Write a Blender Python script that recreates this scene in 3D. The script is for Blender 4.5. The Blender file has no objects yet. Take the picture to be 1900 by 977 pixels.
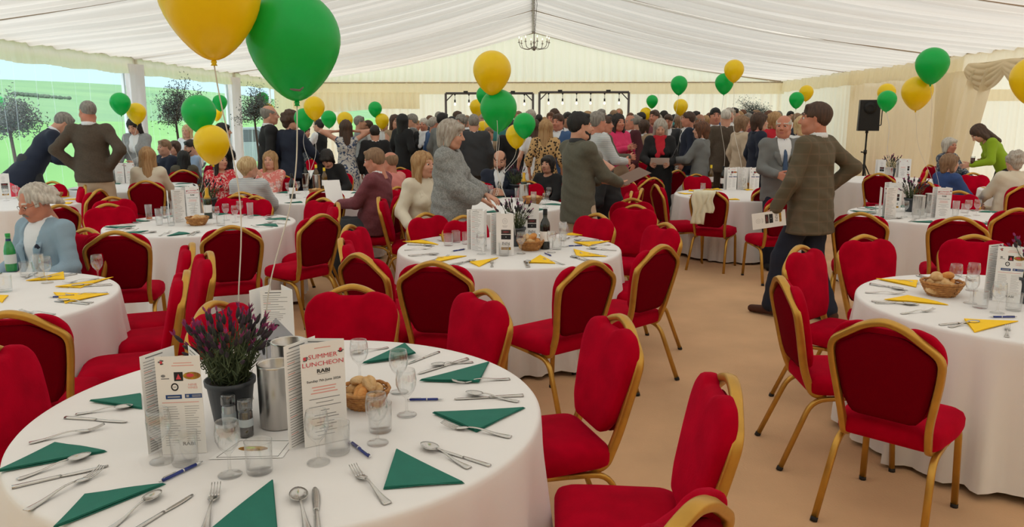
import bpy, bmesh, math, random
import numpy as np
from mathutils import Vector, Matrix, Euler

# ------------------------------------------------------------------ camera, world, sun, exposure
C = bpy.context.scene.collection
SC = bpy.context.scene
F_PX, HCAM, PITCH, YAW = 1440.0, 1.73, 0.187025, 0.025923
cd = bpy.data.cameras.new('camera'); cam = bpy.data.objects.new('camera', cd); C.objects.link(cam)
cam.location = (0, 0, HCAM); cam.rotation_euler = (math.pi/2-PITCH, 0, YAW)
cd.sensor_width = 36; cd.lens = 36*F_PX/1900; cd.clip_start = 0.05; cd.clip_end = 2000
SC.camera = cam
SC.view_settings.view_transform = 'Standard'; SC.view_settings.look = 'None'
SC.view_settings.exposure = 0.33; SC.view_settings.gamma = 1; SC.view_settings.use_curve_mapping = False
SC.cycles.transparent_max_bounces = 40
SC.cycles.max_bounces = 8; SC.cycles.diffuse_bounces = 4; SC.cycles.glossy_bounces = 4
SC.cycles.transmission_bounces = 6
SC.cycles.caustics_reflective = False; SC.cycles.caustics_refractive = False
SC.cycles.sample_clamp_indirect = 4

w = bpy.data.worlds.new('overcast'); SC.world = w; w.use_nodes = True
nt = w.node_tree; nt.nodes.clear()
o_ = nt.nodes.new('ShaderNodeOutputWorld'); bg = nt.nodes.new('ShaderNodeBackground')
tc = nt.nodes.new('ShaderNodeTexCoord'); sx = nt.nodes.new('ShaderNodeSeparateXYZ')
cr = nt.nodes.new('ShaderNodeValToRGB'); nz = nt.nodes.new('ShaderNodeTexNoise')
nt.links.new(tc.outputs['Generated'], sx.inputs[0]); nt.links.new(sx.outputs['Z'], cr.inputs[0])
e = cr.color_ramp.elements
e[0].position = 0.0; e[0].color = (0.62, 0.86, 0.98, 1)
e[1].position = 1.0; e[1].color = (1.5, 1.5, 1.48, 1)
m_ = cr.color_ramp.elements.new(0.10); m_.color = (0.60, 0.90, 1.06, 1)
m_ = cr.color_ramp.elements.new(0.45); m_.color = (1.1, 1.16, 1.22, 1)
nt.links.new(cr.outputs[0], bg.inputs[0]); bg.inputs[1].default_value = 1.0
nt.links.new(bg.outputs[0], o_.inputs[0])
sl = bpy.data.lights.new('sun', 'SUN'); sl.energy = 1.9; sl.angle = math.radians(12); sl.color = (1, .97, .92)
so = bpy.data.objects.new('sun', sl); C.objects.link(so); so.rotation_euler = (math.radians(50), math.radians(-12), 0)

# ------------------------------------------------------------------ pixel to place helpers (true camera model)
def _ray(px, py):
    dx, dy, dz = px-950, -(py-488.5), F_PX
    c, s = math.cos(PITCH), math.sin(PITCH)
    y, z = dz*c+dy*s, -dz*s+dy*c
    c, s = math.cos(YAW), math.sin(YAW)
    return Vector((dx*c-y*s, dx*s+y*c, z))
def PZ(px, py, z):
    d = _ray(px, py); t = (z-HCAM)/d.z; return Vector((d.x*t, d.y*t, z))
def PY(px, py, Y):
    d = _ray(px, py); t = Y/d.y; return Vector((d.x*t, Y, HCAM+d.z*t))

# ------------------------------------------------------------------ materials
def lin(c):
    return tuple(((v/255)/12.92 if v/255 <= .04045 else ((v/255+.055)/1.055)**2.4) for v in c)
MATS = {}
def mat(name, rgb, rough=.6, metal=0, vary=0, vscale=6, bump=0, bscale=40, sheen=0, coat=0, spec=.5, coord='Object', stretch=None, rgb2=None, transl=0, sss=0):
    if name in MATS: return MATS[name]
    m = bpy.data.materials.new(name); m.use_nodes = True; MATS[name] = m
    N = m.node_tree.nodes; L = m.node_tree.links; b = N['Principled BSDF']; out = N['Material Output']
    c = lin(rgb)
    b.inputs['Base Color'].default_value = (*c, 1); b.inputs['Roughness'].default_value = rough
    b.inputs['Metallic'].default_value = metal; b.inputs['Specular IOR Level'].default_value = spec
    if sheen: b.inputs['Sheen Weight'].default_value = sheen; b.inputs['Sheen Roughness'].default_value = .4; b.inputs['Sheen Tint'].default_value = (*[min(1, v*1.5+.15) for v in c], 1)
    if coat: b.inputs['Coat Weight'].default_value = coat
    if sss: b.inputs['Subsurface Weight'].default_value = sss; b.inputs['Subsurface Radius'].default_value = (.01, .004, .002)
    if vary or bump or rgb2:
        t = N.new('ShaderNodeTexCoord'); src = t.outputs[coord]
        if stretch:
            mp = N.new('ShaderNodeMapping'); mp.inputs['Scale'].default_value = stretch; L.new(src, mp.inputs[0]); src = mp.outputs[0]
    if vary or rgb2:
        n = N.new('ShaderNodeTexNoise'); n.inputs['Scale'].default_value = vscale; n.inputs['Detail'].default_value = 4
        L.new(src, n.inputs['Vector'])
        r = N.new('ShaderNodeValToRGB'); r.color_ramp.elements[0].position = .32; r.color_ramp.elements[1].position = .68
        c2 = lin(rgb2) if rgb2 else tuple(v*(1+vary) for v in c)
        c1 = c if rgb2 else tuple(v*(1-vary) for v in c)
        r.color_ramp.elements[0].color = (*c1, 1); r.color_ramp.elements[1].color = (*c2, 1)
        L.new(n.outputs[0], r.inputs[0]); L.new(r.outputs[0], b.inputs['Base Color'])
    if bump:
        n2 = N.new('ShaderNodeTexNoise'); n2.inputs['Scale'].default_value = bscale; n2.inputs['Detail'].default_value = 3
        L.new(src, n2.inputs['Vector']); bp = N.new('ShaderNodeBump'); bp.inputs['Strength'].default_value = bump
        bp.inputs['Distance'].default_value = .01; L.new(n2.outputs[0], bp.inputs['Height']); L.new(bp.outputs[0], b.inputs['Normal'])
    if transl:
        tr = N.new('ShaderNodeBsdfTranslucent'); tr.inputs[0].default_value = (*c, 1)
        mx = N.new('ShaderNodeMixShader'); mx.inputs[0].default_value = transl
        L.new(b.outputs[0], mx.inputs[1]); L.new(tr.outputs[0], mx.inputs[2]); L.new(mx.outputs[0], out.inputs[0])
    return m

def glass_mat(name, tint=(1, 1, 1), refl=.12, edge=.55):
    if name in MATS: return MATS[name]
    m = bpy.data.materials.new(name); m.use_nodes = True; MATS[name] = m
    N = m.node_tree.nodes; L = m.node_tree.links; N.clear()
    o = N.new('ShaderNodeOutputMaterial'); tr = N.new('ShaderNodeBsdfTransparent'); gl = N.new('ShaderNodeBsdfGlossy')
    tr.inputs[0].default_value = (*tint, 1); gl.inputs['Roughness'].default_value = .04
    lw = N.new('ShaderNodeLayerWeight'); lw.inputs[0].default_value = .5
    pw = N.new('ShaderNodeMath'); pw.operation = 'POWER'; pw.inputs[1].default_value = 3.2
    mr = N.new('ShaderNodeMath'); mr.operation = 'MULTIPLY_ADD'; mr.inputs[1].default_value = edge; mr.inputs[2].default_value = refl*.35
    L.new(lw.outputs['Facing'], pw.inputs[0]); L.new(pw.outputs[0], mr.inputs[0])
    mx = N.new('ShaderNodeMixShader'); L.new(mr.outputs[0], mx.inputs[0]); L.new(tr.outputs[0], mx.inputs[1]); L.new(gl.outputs[0], mx.inputs[2])
    L.new(mx.outputs[0], o.inputs[0]); return m

def film_mat(name):
    m = bpy.data.materials.new(name); m.use_nodes = True; MATS[name] = m
    N = m.node_tree.nodes; L = m.node_tree.links; N.clear()
    o = N.new('ShaderNodeOutputMaterial'); tr = N.new('ShaderNodeBsdfTransparent'); gl = N.new('ShaderNodeBsdfGlossy'); df = N.new('ShaderNodeBsdfTranslucent')
    tr.inputs[0].default_value = (.95, .98, .97, 1); gl.inputs['Roughness'].default_value = .12; df.inputs[0].default_value = (.9, .95, 1, 1)
    t = N.new('ShaderNodeTexCoord'); mp = N.new('ShaderNodeMapping'); mp.inputs['Scale'].default_value = (1, 1.3, .06)
    n = N.new('ShaderNodeTexNoise'); n.inputs['Scale'].default_value = 1.5; n.inputs['Detail'].default_value = 1; n.inputs['Distortion'].default_value = .25
    L.new(t.outputs['Object'], mp.inputs[0]); L.new(mp.outputs[0], n.inputs[0])
    r = N.new('ShaderNodeValToRGB'); r.color_ramp.elements[0].position = .488; r.color_ramp.elements[0].color = (.05, .05, .05, 1)  # pale streaks painted in as highlights along the film's wrinkles
    k = r.color_ramp.elements.new(.5); k.color = (.4, .4, .4, 1)
    r.color_ramp.elements[2].position = .512; r.color_ramp.elements[2].color = (.05, .05, .05, 1)
    L.new(n.outputs[0], r.inputs[0])
    m1 = N.new('ShaderNodeMixShader'); m1.inputs[0].default_value = .05; L.new(tr.outputs[0], m1.inputs[1]); L.new(gl.outputs[0], m1.inputs[2])
    m2 = N.new('ShaderNodeMixShader'); L.new(r.outputs[0], m2.inputs[0]); L.new(m1.outputs[0], m2.inputs[1]); L.new(df.outputs[0], m2.inputs[2])
    L.new(m2.outputs[0], o.inputs[0]); return m

M_lining = mat('lining fabric', (226, 222, 213), .9, vary=.03, vscale=2, transl=.47, spec=.1)
M_lining_w = mat('wall lining fabric', (240, 229, 202), .9, vary=.03, vscale=2, transl=.55, spec=.1)
M_lining_g = mat('gable lining fabric', (250, 232, 204), .9, vary=.03, vscale=2, transl=.72, spec=.1)
M_swag = mat('swag fabric', (218, 200, 168), .85, vary=.04, vscale=3, transl=.2, spec=.1)
M_valance = mat('valance fabric', (246, 236, 210), .85, vary=.04, vscale=3, transl=.6, spec=.1)
M_floor = mat('floor matting', (212, 169, 128), .85, vary=.10, vscale=1.7, bump=.25, bscale=90)
M_cloth = mat('tablecloth linen', (236, 233, 232), .8, vary=.015, vscale=4, bump=.08, bscale=9, sheen=.2)
M_velvet = mat('red velvet', (172, 0, 32), .85, vary=.16, vscale=9, bump=.12, bscale=120, sheen=.35, spec=.05)
M_velvet.node_tree.nodes['Principled BSDF'].inputs['Sheen Tint'].default_value = (1, .01, .10, 1)
M_vback = mat('dark red back cloth', (112, 0, 18), .9, vary=.06, vscale=200, spec=.03)
M_gold = mat('brushed gold paint', (196, 150, 68), .38, metal=.75, vary=.10, vscale=14)
M_steel = mat('cutlery steel', (205, 203, 200), .22, metal=1, vary=.05, vscale=30)
M_brush = mat('brushed steel', (200, 196, 192), .26, metal=1, vary=.12, vscale=4, stretch=(9, 9, .4))
M_black = mat('black plastic', (22, 22, 24), .45)
M_dark = mat('dark rubber', (28, 26, 24), .7)
M_white = mat('white card', (243, 241, 240), .7)
M_ngreen = mat('teal napkin paper', (30, 112, 96), .85, vary=.05, vscale=20, bump=.1, bscale=300)
M_nyellow = mat('yellow napkin paper', (255, 205, 20), .85, vary=.03, vscale=20, bump=.1, bscale=300)
M_glass = glass_mat('clear glass', (.99, .993, .993), .3, .65)
M_bg = mat('balloon green', (0, 205, 96), .33, coat=.12, transl=.4, vary=.02)
M_by = mat('balloon yellow', (255, 222, 0), .33, coat=.12, transl=.25, vary=.02)
M_ribbon = mat('curling ribbon', (225, 220, 212), .4)

# ------------------------------------------------------------------ mesh helper
class MB:
    def __init__(s): s.v = []; s.f = []; s.m = []; s.sm = []
    def add(s, vs, fs, mi=0, smooth=True):
        o = len(s.v); s.v += [tuple(v) for v in vs]
        for f in fs: s.f.append(tuple(i+o for i in f)); s.m.append(mi); s.sm.append(smooth)
    def box(s, c, d, rot=None, mi=0, smooth=False):
        vs = [Vector(((i & 1)-.5, ((i >> 1) & 1)-.5, ((i >> 2) & 1)-.5)) for i in range(8)]
        vs = [Vector((v.x*d[0], v.y*d[1], v.z*d[2])) for v in vs]
        if rot is not None: vs = [rot @ v for v in vs]
        vs = [v+Vector(c) for v in vs]
        s.add(vs, [(0, 2, 3, 1), (4, 5, 7, 6), (0, 1, 5, 4), (2, 6, 7, 3), (0, 4, 6, 2), (1, 3, 7, 5)], mi, smooth)
    def tube(s, path, r, n=8, mi=0, prof=None, up=None, caps=True, smooth=True):
        P = [Vector(p) for p in path]; k = len(P)
        rr = r if isinstance(r, (list, tuple)) else [r]*k
        if prof is None: prof = [(math.cos(2*math.pi*i/n), math.sin(2*math.pi*i/n)) for i in range(n)]
        n = len(prof); T = []
        for i in range(k):
            a = P[max(0, i-1)]; b = P[min(k-1, i+1)]; t = (b-a); T.append(t.normalized() if t.length > 1e-9 else Vector((0, 0, 1)))
        u = Vector(up) if up is not None else (Vector((1, 0, 0)) if abs(T[0].x) < .8 else Vector((0, 1, 0)))
        vs = []
        for i in range(k):
            if up is not None: u = Vector(up)
            u = (u-T[i]*u.dot(T[i]))
            u = u.normalized() if u.length > 1e-6 else T[i].orthogonal().normalized()
            w_ = T[i].cross(u)
            for (a, b) in prof: vs.append(P[i]+(u*a+w_*b)*rr[i])
        fs = [(i*n+j, i*n+(j+1) % n, (i+1)*n+(j+1) % n, (i+1)*n+j) for i in range(k-1) for j in range(n)]
        if caps: fs += [tuple(range(n-1, -1, -1)), tuple(range((k-1)*n, k*n))]
        s.add(vs, fs, mi, smooth)
    def lathe(s, prof, n=20, c=(0, 0, 0), mi=0, axis=None, smooth=True, close=False):
        vs = []; k = len(prof)
        for (r, z) in prof:
            for j in range(n):
                a = 2*math.pi*j/n; p = Vector((r*math.cos(a), r*math.sin(a), z))
                if axis is not None: p = axis @ p
                vs.append(p+Vector(c))
        fs = [(i*n+j, i*n+(j+1) % n, (i+1)*n+(j+1) % n, (i+1)*n+j) for i in range(k-1) for j in range(n)]
        if close: fs += [tuple(range(n-1, -1, -1)), tuple(range((k-1)*n, k*n))]
        s.add(vs, fs, mi, smooth)
    def grid(s, fn, nu, nv, mi=0, smooth=True, wrap=False):
        vs = [fn(i/nu, j/nv) for i in range(nu+1) for j in range(nv+1)]
        fs = [(i*(nv+1)+j, (i+1)*(nv+1)+j, (i+1)*(nv+1)+j+1, i*(nv+1)+j+1) for i in range(nu) for j in range(nv)]
        s.add(vs, fs, mi, smooth)
    def pad(s, outline, levels, mi=0, mapf=None):
        """outline 2d pts; levels [(inset, height)]; closed cushion"""
        n = len(outline); cx = sum(p[0] for p in outline)/n; cy = sum(p[1] for p in outline)/n
        vs = []
        for ins, h in levels:
            for (x, y) in outline:
                dx, dy = x-cx, y-cy; L_ = math.hypot(dx, dy); k = max(0, 1-ins/L_)
                p = (cx+dx*k, cy+dy*k, h); vs.append(mapf(*p) if mapf else p)
        m = len(levels)
        fs = [(i*n+j, i*n+(j+1) % n, (i+1)*n+(j+1) % n, (i+1)*n+j) for i in range(m-1) for j in range(n)]
        for base, h, rev in ((0, levels[0][1], True), ((m-1)*n, levels[-1][1], False)):
            ci = len(vs); p = (cx, cy, h); vs.append(mapf(*p) if mapf else p)
            for j in range(n):
                a, b = base+j, base+(j+1) % n
                fs.append((ci, b, a) if rev else (ci, a, b))
        s.add(vs, fs, mi, True)
    def mesh(s, name, mats):
        me = bpy.data.meshes.new(name); me.from_pydata(s.v, [], s.f)
        for m in (mats if isinstance(mats, (list, tuple)) else [mats]): me.materials.append(m)
        me.polygons.foreach_set('material_index', s.m); me.polygons.foreach_set('use_smooth', s.sm)
        me.update(); return me

def obj(name, me, parent=None, loc=None, rz=None):
    o = bpy.data.objects.new(name, me); C.objects.link(o)
    if parent is not None: o.parent = parent
    if loc is not None: o.location = loc
    if rz is not None: o.rotation_euler = (0, 0, rz)
    return o
def tag(o, label, cat, group=None, kind=None):
    o['label'] = label; o['category'] = cat
    if group: o['group'] = group
    if kind: o['kind'] = kind
    return o
def struct(name, mb, mats, parent=None):
    o = obj(name, mb.mesh(name, mats), parent)
    if parent is None: o['kind'] = 'structure'
    return o
def fillet(pts, r, n=5):
    P = [Vector(p) for p in pts]; out = [P[0]]
    for i in range(1, len(P)-1):
        a, b, c = P[i-1], P[i], P[i+1]; rr = r[i-1] if isinstance(r, (list, tuple)) else r
        d1 = (a-b); d2 = (c-b); q = min(rr, d1.length*.49, d2.length*.49)
        p1 = b+d1.normalized()*q; p2 = b+d2.normalized()*q
        for k in range(n+1):
            t = k/n; out.append(p1*(1-t)**2+b*2*t*(1-t)+p2*t*t)
    out.append(P[-1]); return out
def rotz(a): return Matrix.Rotation(a, 3, 'Z')
def R(d): return math.radians(d)

class Spec:
    """a thing made of part meshes; place() makes a copy with copies of its parts and sub-parts"""
    def __init__(s, name): s.name = name; s.parts = []      # (name, mesh, parent index, loc, rot, label)
    def part(s, name, me, par=-1, loc=(0, 0, 0), rot=(0, 0, 0), label=None, kind=None):
        s.parts.append((name, me, par, loc, rot, label, kind)); return len(s.parts)-1
    def place(s, loc, rz, label, cat, group=None, scale=None, swap=None, rot=None):
        swap = swap or {}
        r = bpy.data.objects.new(s.name, None); r.empty_display_size = .1; C.objects.link(r)
        r.location = loc; r.rotation_euler = rot if rot is not None else (0, 0, rz)
        if scale: r.scale = (scale,)*3 if isinstance(scale, (int, float)) else scale
        tag(r, label, cat, group); made = []
        for (n, me, par, l, ro, lb, kd) in s.parts:
            o = bpy.data.objects.new(n, me); C.objects.link(o); o.parent = r if par < 0 else made[par]
            o.location = l; o.rotation_euler = ro
            if lb: o['label'] = lb
            if kd: o['kind'] = kd
            if n in swap:
                o.material_slots[0].link = 'OBJECT'; o.material_slots[0].material = swap[n]
            made.append(o)
        return r
# ------------------------------------------------------------------ the marquee (setting)
XL, XR, YB, YE, ZE, ZR = -7.45, 7.6, -3.2, 24.6, 2.80, 4.27
rnd = random.Random(4)
mb = MB(); mb.box(((XL+14.5)/2, 8, -.06), (14.5-XL, 23, .12)); mb.box((0,22,-.06),(15.1,6,.12)); struct('floor', mb, M_floor)

BAYS = [-3.2+1.0*0, .0, 4.9, 9.8, 14.7, 19.6, 24.6]; BAYS = [-3.2, 0.1, 4.95, 9.8, 14.7, 19.6, 24.6]
def pleat(y, seed=0.0):
    """irregular gathered folds, about four to the metre"""
    a = math.sin(2*math.pi*(y*3.1+seed)+1.7*math.sin(y*2.3+seed*5))
    b = math.sin(2*math.pi*(y*5.3+.3*seed)+1.1*math.sin(y*3.7+seed*2))
    c = math.sin(2*math.pi*(y*1.37+seed*.7))
    return .5*a+.3*b+.35*c
for side, xe in (('left', XL), ('right', XR)):
    for bi in range(len(BAYS)-1):
        y0, y1 = BAYS[bi], BAYS[bi+1]; ny = int((y1-y0)*26)
        def fn(u, v, y0=y0, y1=y1, xe=xe, bi=bi):
            y = y0+(y1-y0)*u; t = v                          # t 0 ridge .. 1 eave
            x = .02*(1 if xe > 0 else -1)+(xe-0)*t
            z = ZR+(ZE-ZR)*t - .16*math.sin(math.pi*t)      # swagged lining
            z -= .10*math.sin(math.pi*u)*(math.sin(math.pi*min(1, t*1.02))*.8+.2)
            yy = y+.10*t*math.sin(t*2.2+y)
            amp = .080*(.5+.5*math.sin(math.pi*min(1, t+.12)))
            z += amp*pleat(yy, bi*.37+(0 if xe < 0 else .61))
            return (x, y, z)
        mb = MB(); mb.grid(fn, ny, 22, smooth=True); o = struct('ceiling', mb, M_lining)
# ridge and eave trims, portal seams
M_seam = mat('seam tape', (176, 160, 140), .8)  # one even tan for eave, gable and portal seam trims
n_t = 1
for side, xe in ((-1, XL), (1, XR)):
    mb = MB(); mb.tube([(xe, YB, ZE+.02), (xe, YE, ZE+.02)], .035, 8); struct('trim_%d' % n_t, mb, M_seam); n_t += 1
for y in BAYS[1:-1]:
    for xe in (XL, XR):
        mb = MB()
        mb.tube([(xe*t, y, ZR+(ZE-ZR)*t-.16*math.sin(math.pi*t)-.012) for t in [i/10 for i in range(11)]], .014, 6)
        struct('trim_%d' % n_t, mb, M_seam); n_t += 1
M_alu = mat('ridge pole grey metal', (150, 145, 140), .35, metal=.8)
mb = MB(); mb.tube([(0, YB, ZR+.02), (0, YE, ZR+.02)], .045, 8); struct('trim_%d' % n_t, mb, M_alu); n_t += 1
# roof gable gathered drape at the far end, with its hem band and wall below
def vfold(x, s=0.0):
    return .5*math.sin(2*math.pi*(x*4.4+s)+1.3*math.sin(x*3.1+s))+.3*math.sin(2*math.pi*(x*7.9+s*.4)+math.sin(x*5))+.3*math.sin(2*math.pi*x*1.9+s)
def gable_top(x):
    t = abs(x)/(7.5); return ZR+(ZE-ZR)*t-.16*math.sin(math.pi*min(1, t))
mb = MB()
def fn(u, v):
    x = XL+(XR-XL)*u; zt = gable_top(x)+.03; zb = 2.72+.0*x
    z = zt+(zb-zt)*v
    return (x, YE-.06+.05*vfold(x, .2)*(.35+.65*v)+(-.22*(v**3)), z)
mb.grid(fn, 420, 12); struct('wall_gable', mb, M_lining_g)
mb = MB()
mb.tube([(x, YE-.08, gable_top(x)-.01) for x in [XL+(XR-XL)*i/30 for i in range(31)]], .03, 6); struct('trim_%d' % n_t, mb, M_seam); n_t += 1
mb = MB()
mb.grid(lambda u, v: (XL+(XR-XL)*u, YE-.36+.02*vfold(XL+(XR-XL)*u, .5), 2.74-.34*v), 420, 3); struct('wall_gable_valance', mb, M_valance)
mb = MB(); mb.tube([(XL, YE-.36, 2.745), (XR, YE-.36, 2.745)], .02, 6); struct('trim_%d' % n_t, mb, M_seam); n_t += 1
def wall_y(name, x0, x1, y, z0, z1, m, amp=.05, seed=0., dens=28, fn2=None):
    mb = MB(); n = max(8, int((x1-x0)*dens))
    mb.grid(lambda u, v: (x0+(x1-x0)*u, y+amp*vfold(x0+(x1-x0)*u, seed)*(.5+.5*v), z1+(z0-z1)*v), n, 6); return struct(name, mb, m)
def wall_x(name, y0, y1, x, z0, z1, m, amp=.05, seed=0., dens=28):
    mb = MB(); n = max(8, int((y1-y0)*dens))
    mb.grid(lambda u, v: (x+amp*vfold((y0+(y1-y0)*u), seed)*(.5+.5*v), y0+(y1-y0)*u, z1+(z0-z1)*v), n, 6); return struct(name, mb, m)
XD0, XD1 = -5.95, -4.75     # clear panel in the far wall
wall_y('wall_far', XL, XD0, YE-.2, 0, 2.75, M_lining_g, .09, seed=.3)
wall_y('wall_far', XD1, XR, YE-.2, 0, 2.75, M_lining_g, .09, seed=.8)
wall_y('wall_far', XD0, XD1, YE-.2, 1.98, 2.75, M_lining_g, seed=.1)
# tied-up cream pelmet over the far left corner
mb = MB()
def fn(u, v):
    x = XL+.1+(3.9)*u; drop = .46+.10*math.sin(math.pi*u)+.05*math.sin(7*u)
    return (x, YE-.42+.05*vfold(x*1.2, .9)-.05*math.sin(math.pi*v), 2.45-drop*v)
mb.grid(fn, 150, 8); struct('wall_far_pelmet', mb, M_valance)
M_film = film_mat('clear window film')
M_frame = mat('white aluminium', (225, 228, 230), .4, metal=.3)
def window(idx, y0, y1):
    mb = MB(); mb.grid(lambda u, v: (XL-.12+.012*math.sin(9*u+3*v), y0+(y1-y0)*u, .25+(2.62-.25)*v), 20, 10)
    o = obj('window_%d' % idx, mb.mesh('film', M_film)); o['kind'] = 'structure'
    f = MB(); f.box((XL-.12, (y0+y1)/2, .2), (.03, y1-y0, .12)); f.box((XL-.12, (y0+y1)/2, 2.66), (.05, y1-y0, .09))
    obj('window_frame', f.mesh('window_frame', M_frame), o)
    for yy in (y0+.02, y1-.02):
        g = MB(); g.box((XL-.12, yy, 1.4), (.05, .05, 2.6)); obj('window_frame', g.mesh('window_frame', M_frame), o)
window(1, -1.0, 4.8); window(2, 5.1, 9.65); window(3, 9.95, 14.55); window(4, 14.85, 19.45); window(5, 19.75, 22.7)
wall_x('wall_left', 22.7, YE, XL, 0, 2.75, M_lining_w, seed=.4)
wall_x('wall_left', YB, -1.0, XL, 0, 2.75, M_lining_w, seed=.4)
# draped white legs (columns) between the windows
M_drape = mat('white leg drape', (240, 238, 240), .85, transl=.3, vary=.03, vscale=3)
for k, y in enumerate(BAYS[2:-1]):
    mb = MB(); mb.box((XL-.05, y, 1.4), (.12, .2, 2.8)); col_ = struct('column_%d' % (k+1), mb, M_frame)
    d = MB()
    def fn(u, v, y=y):
        a = -math.pi*.5+math.pi*u+.0; w_ = .26+.05*v+.07*abs(v-.55)
        return (XL-.02+.16*math.cos(a)+.02*math.sin(13*u+3*v), y+w_*math.sin(a)+.018*math.sin(24*u), 2.68-2.66*v)
    d.grid(fn, 40, 12); obj('drape', d.mesh('drape', M_drape), col_)
# eave valances, gathered
def eave_valance(name, x, sgn, y0, y1, drop=.30):
    mb = MB(); n = int((y1-y0)*34)
    def fn(u, v):
        y = y0+(y1-y0)*u
        return (x+sgn*(.04+.035*pleat(y*1.6, .2)*(.3+.7*v)+.03*v), y, ZE-.005-(drop+.012*math.sin(5.1*y))*v)
    mb.grid(fn, n, 4); struct(name, mb, M_valance)
eave_valance('wall_left_valance', XL, 1, YB, YE); eave_valance('wall_right_valance', XR, -1, YB, YE, .34)
# right wall: pleated lining to the annexe opening, tied-back curtain, swags, annexe beyond
wall_x('wall_right', 14.2, YE, XR, 0, 2.75, M_lining_w, seed=.7, dens=22)
mb = MB()
def fn(u, v):
    # curtain gathered at the top of the opening and falling away to the left wall post
    top = 14.9-1.9*u; bot = 14.9-1.35*u; y = top+(bot-top)*min(1, v*1.6)**.8+.55*(1-v)*(1-u)*0
    return (XR-.16+.05*math.sin(26*u+2*v)+.02*math.sin(61*u), y, 2.5-2.48*v)
mb.grid(fn, 70, 16); struct('wall_right_curtain', mb, M_lining_w)
mb = MB()
def fn(u, v):
    y = 13.9-7.6*u; k = u*7.0; f = k-math.floor(k); sag = math.sin(math.pi*f)
    z = 2.62-.10*0-v*(.24+.24*sag**.8)
    x = XR-.13-.06*math.sin(math.pi*v)-.018*math.sin(v*30-sag*3.2)*sag-.01
    return (x, y, z+.012*math.cos(v*30-sag*3.2)*sag)
mb.grid(fn, 260, 26); struct('wall_right_swag', mb, M_swag)
wall_y('annexe_wall_far', XR, 14.5, 19.2, 0, 3.3, M_lining_g, seed=.2)
mb = MB(); mb.grid(lambda u, v: (XR+7*u, 19.05+.02*vfold(7*u*1.5), 2.36-.27*v), 260, 3); struct('annexe_wall_far_valance', mb, M_valance)
wall_x('annexe_wall_side', 4, 19.2, 14.5, 0, 2.3, M_lining_w, seed=.6, dens=10)
mb = MB(); mb.grid(lambda u, v: (XR+.05+6.9*u, 4+15.2*v, 2.45+.75*(1-abs(2*u-1))+.03*math.sin(60*v)), 10, 300); struct('annexe_ceiling', mb, M_lining)
wall_x('wall_right', YB, 6.3, XR, 0, 2.75, M_lining_w, seed=.1, dens=14)

# the near gable behind the camera closes the marquee
mb = MB(); mb.grid(lambda u, v: (XL+(XR-XL)*u, YB-.03+.05*vfold(XL+(XR-XL)*u, .3), (gable_top(XL+(XR-XL)*u)+.03)*(1-v)), 200, 6); struct('wall_near', mb, M_swag)
# ------------------------------------------------------------------ outside
M_grass = mat('meadow grass', (106, 164, 82), .95, rgb2=(120, 178, 94), vscale=.05, bump=.3, bscale=5)
M_grass2 = mat('far pasture', (124, 168, 112), .95, rgb2=(104, 150, 104), vscale=.02)
mb = MB()
def terr(u, v):
    ang = math.radians(92+115*(1-u)); d = 7.0+(v**2.2)*560
    x = -6+d*math.cos(ang)*1.0; y = 10+d*math.sin(ang)*1.6-0
    r = max(0, -7.8-x)
    z = -.15+.028*max(0, r-25)+(14.5*(1-math.exp(-(max(0, r-60)/140)**2)))*(1+.25*math.sin(y*.012+1))
    return (min(x, -7.9), y, z)
mb.grid(terr, 60, 50)
for i, f in enumerate(mb.f):
    q = [mb.v[j] for j in f]; r = -7.8-sum(v[0] for v in q)/4; mb.m[i] = 1 if r > 62 else 0
struct('field', mb, [M_grass, M_grass2])
rr = random.Random(8)
M_wood = mat('distant wood', (70, 92, 78), .95, rgb2=(90, 110, 90), vscale=.2)
def hill_z(x, y):
    r = max(0, -7.8-x); return -.15+.028*max(0, r-25)+(14.5*(1-math.exp(-(max(0, r-60)/140)**2)))*(1+.25*math.sin(y*.012+1))
for (x, y, n, wd, lb) in ((-168, 262, 90, 5.2, 'dark wood far off on the hillside, seen above the bending man'), (-161, 265, 14, 1.2, 'small dark copse on the hillside right of the larger wood')):
    mb = MB()
    for i in range(n):
        px = x+rr.uniform(-wd, wd); py = y+rr.uniform(-5, 5); s = rr.uniform(.35, .8)
        mb.lathe([(s*.2, -s*.3), (s*.9, 0), (s, s*.5), (s*.7, s*1.0), (s*.1, s*1.3)], 7, (px, py, hill_z(px, py)+.3), close=True)
    o = obj('distant_treeline', mb.mesh('wood', M_wood)); tag(o, lb, 'trees', 'woods on the far hillside', 'stuff')
# ------------------------------------------------------------------ banquet chairs
RIB = []
for i in range(16):                                           # ribbed tube section
    a = 2*math.pi*i/16; q = 1.0
    if i in (3, 5, 11, 13): q = .93
    if i in (4, 12): q = 1.02
    RIB.append((math.copysign(abs(math.cos(a))**.65, math.cos(a))*q, math.copysign(abs(math.sin(a))**.65, math.sin(a))*q*.82))
def back_y(z):                                                # rake of the back
    return -.205-(z-.46)*.20-.05*max(0, z-.5)**2
def arc_outline(pts, r=.03, n=4):
    P = [Vector((x, y, 0)) for x, y in pts]; k = len(P); out = []
    for i in range(k):
        a, b, c = P[i-1], P[i], P[(i+1) % k]; d1, d2 = a-b, c-b; q = min(r, d1.length*.48, d2.length*.48)
        p1, p2 = b+d1.normalized()*q, b+d2.normalized()*q
        for j in range(n+1):
            t = j/n; v = p1*(1-t)**2+b*2*t*(1-t)+p2*t*t; out.append((v.x, v.y))
    return out
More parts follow.
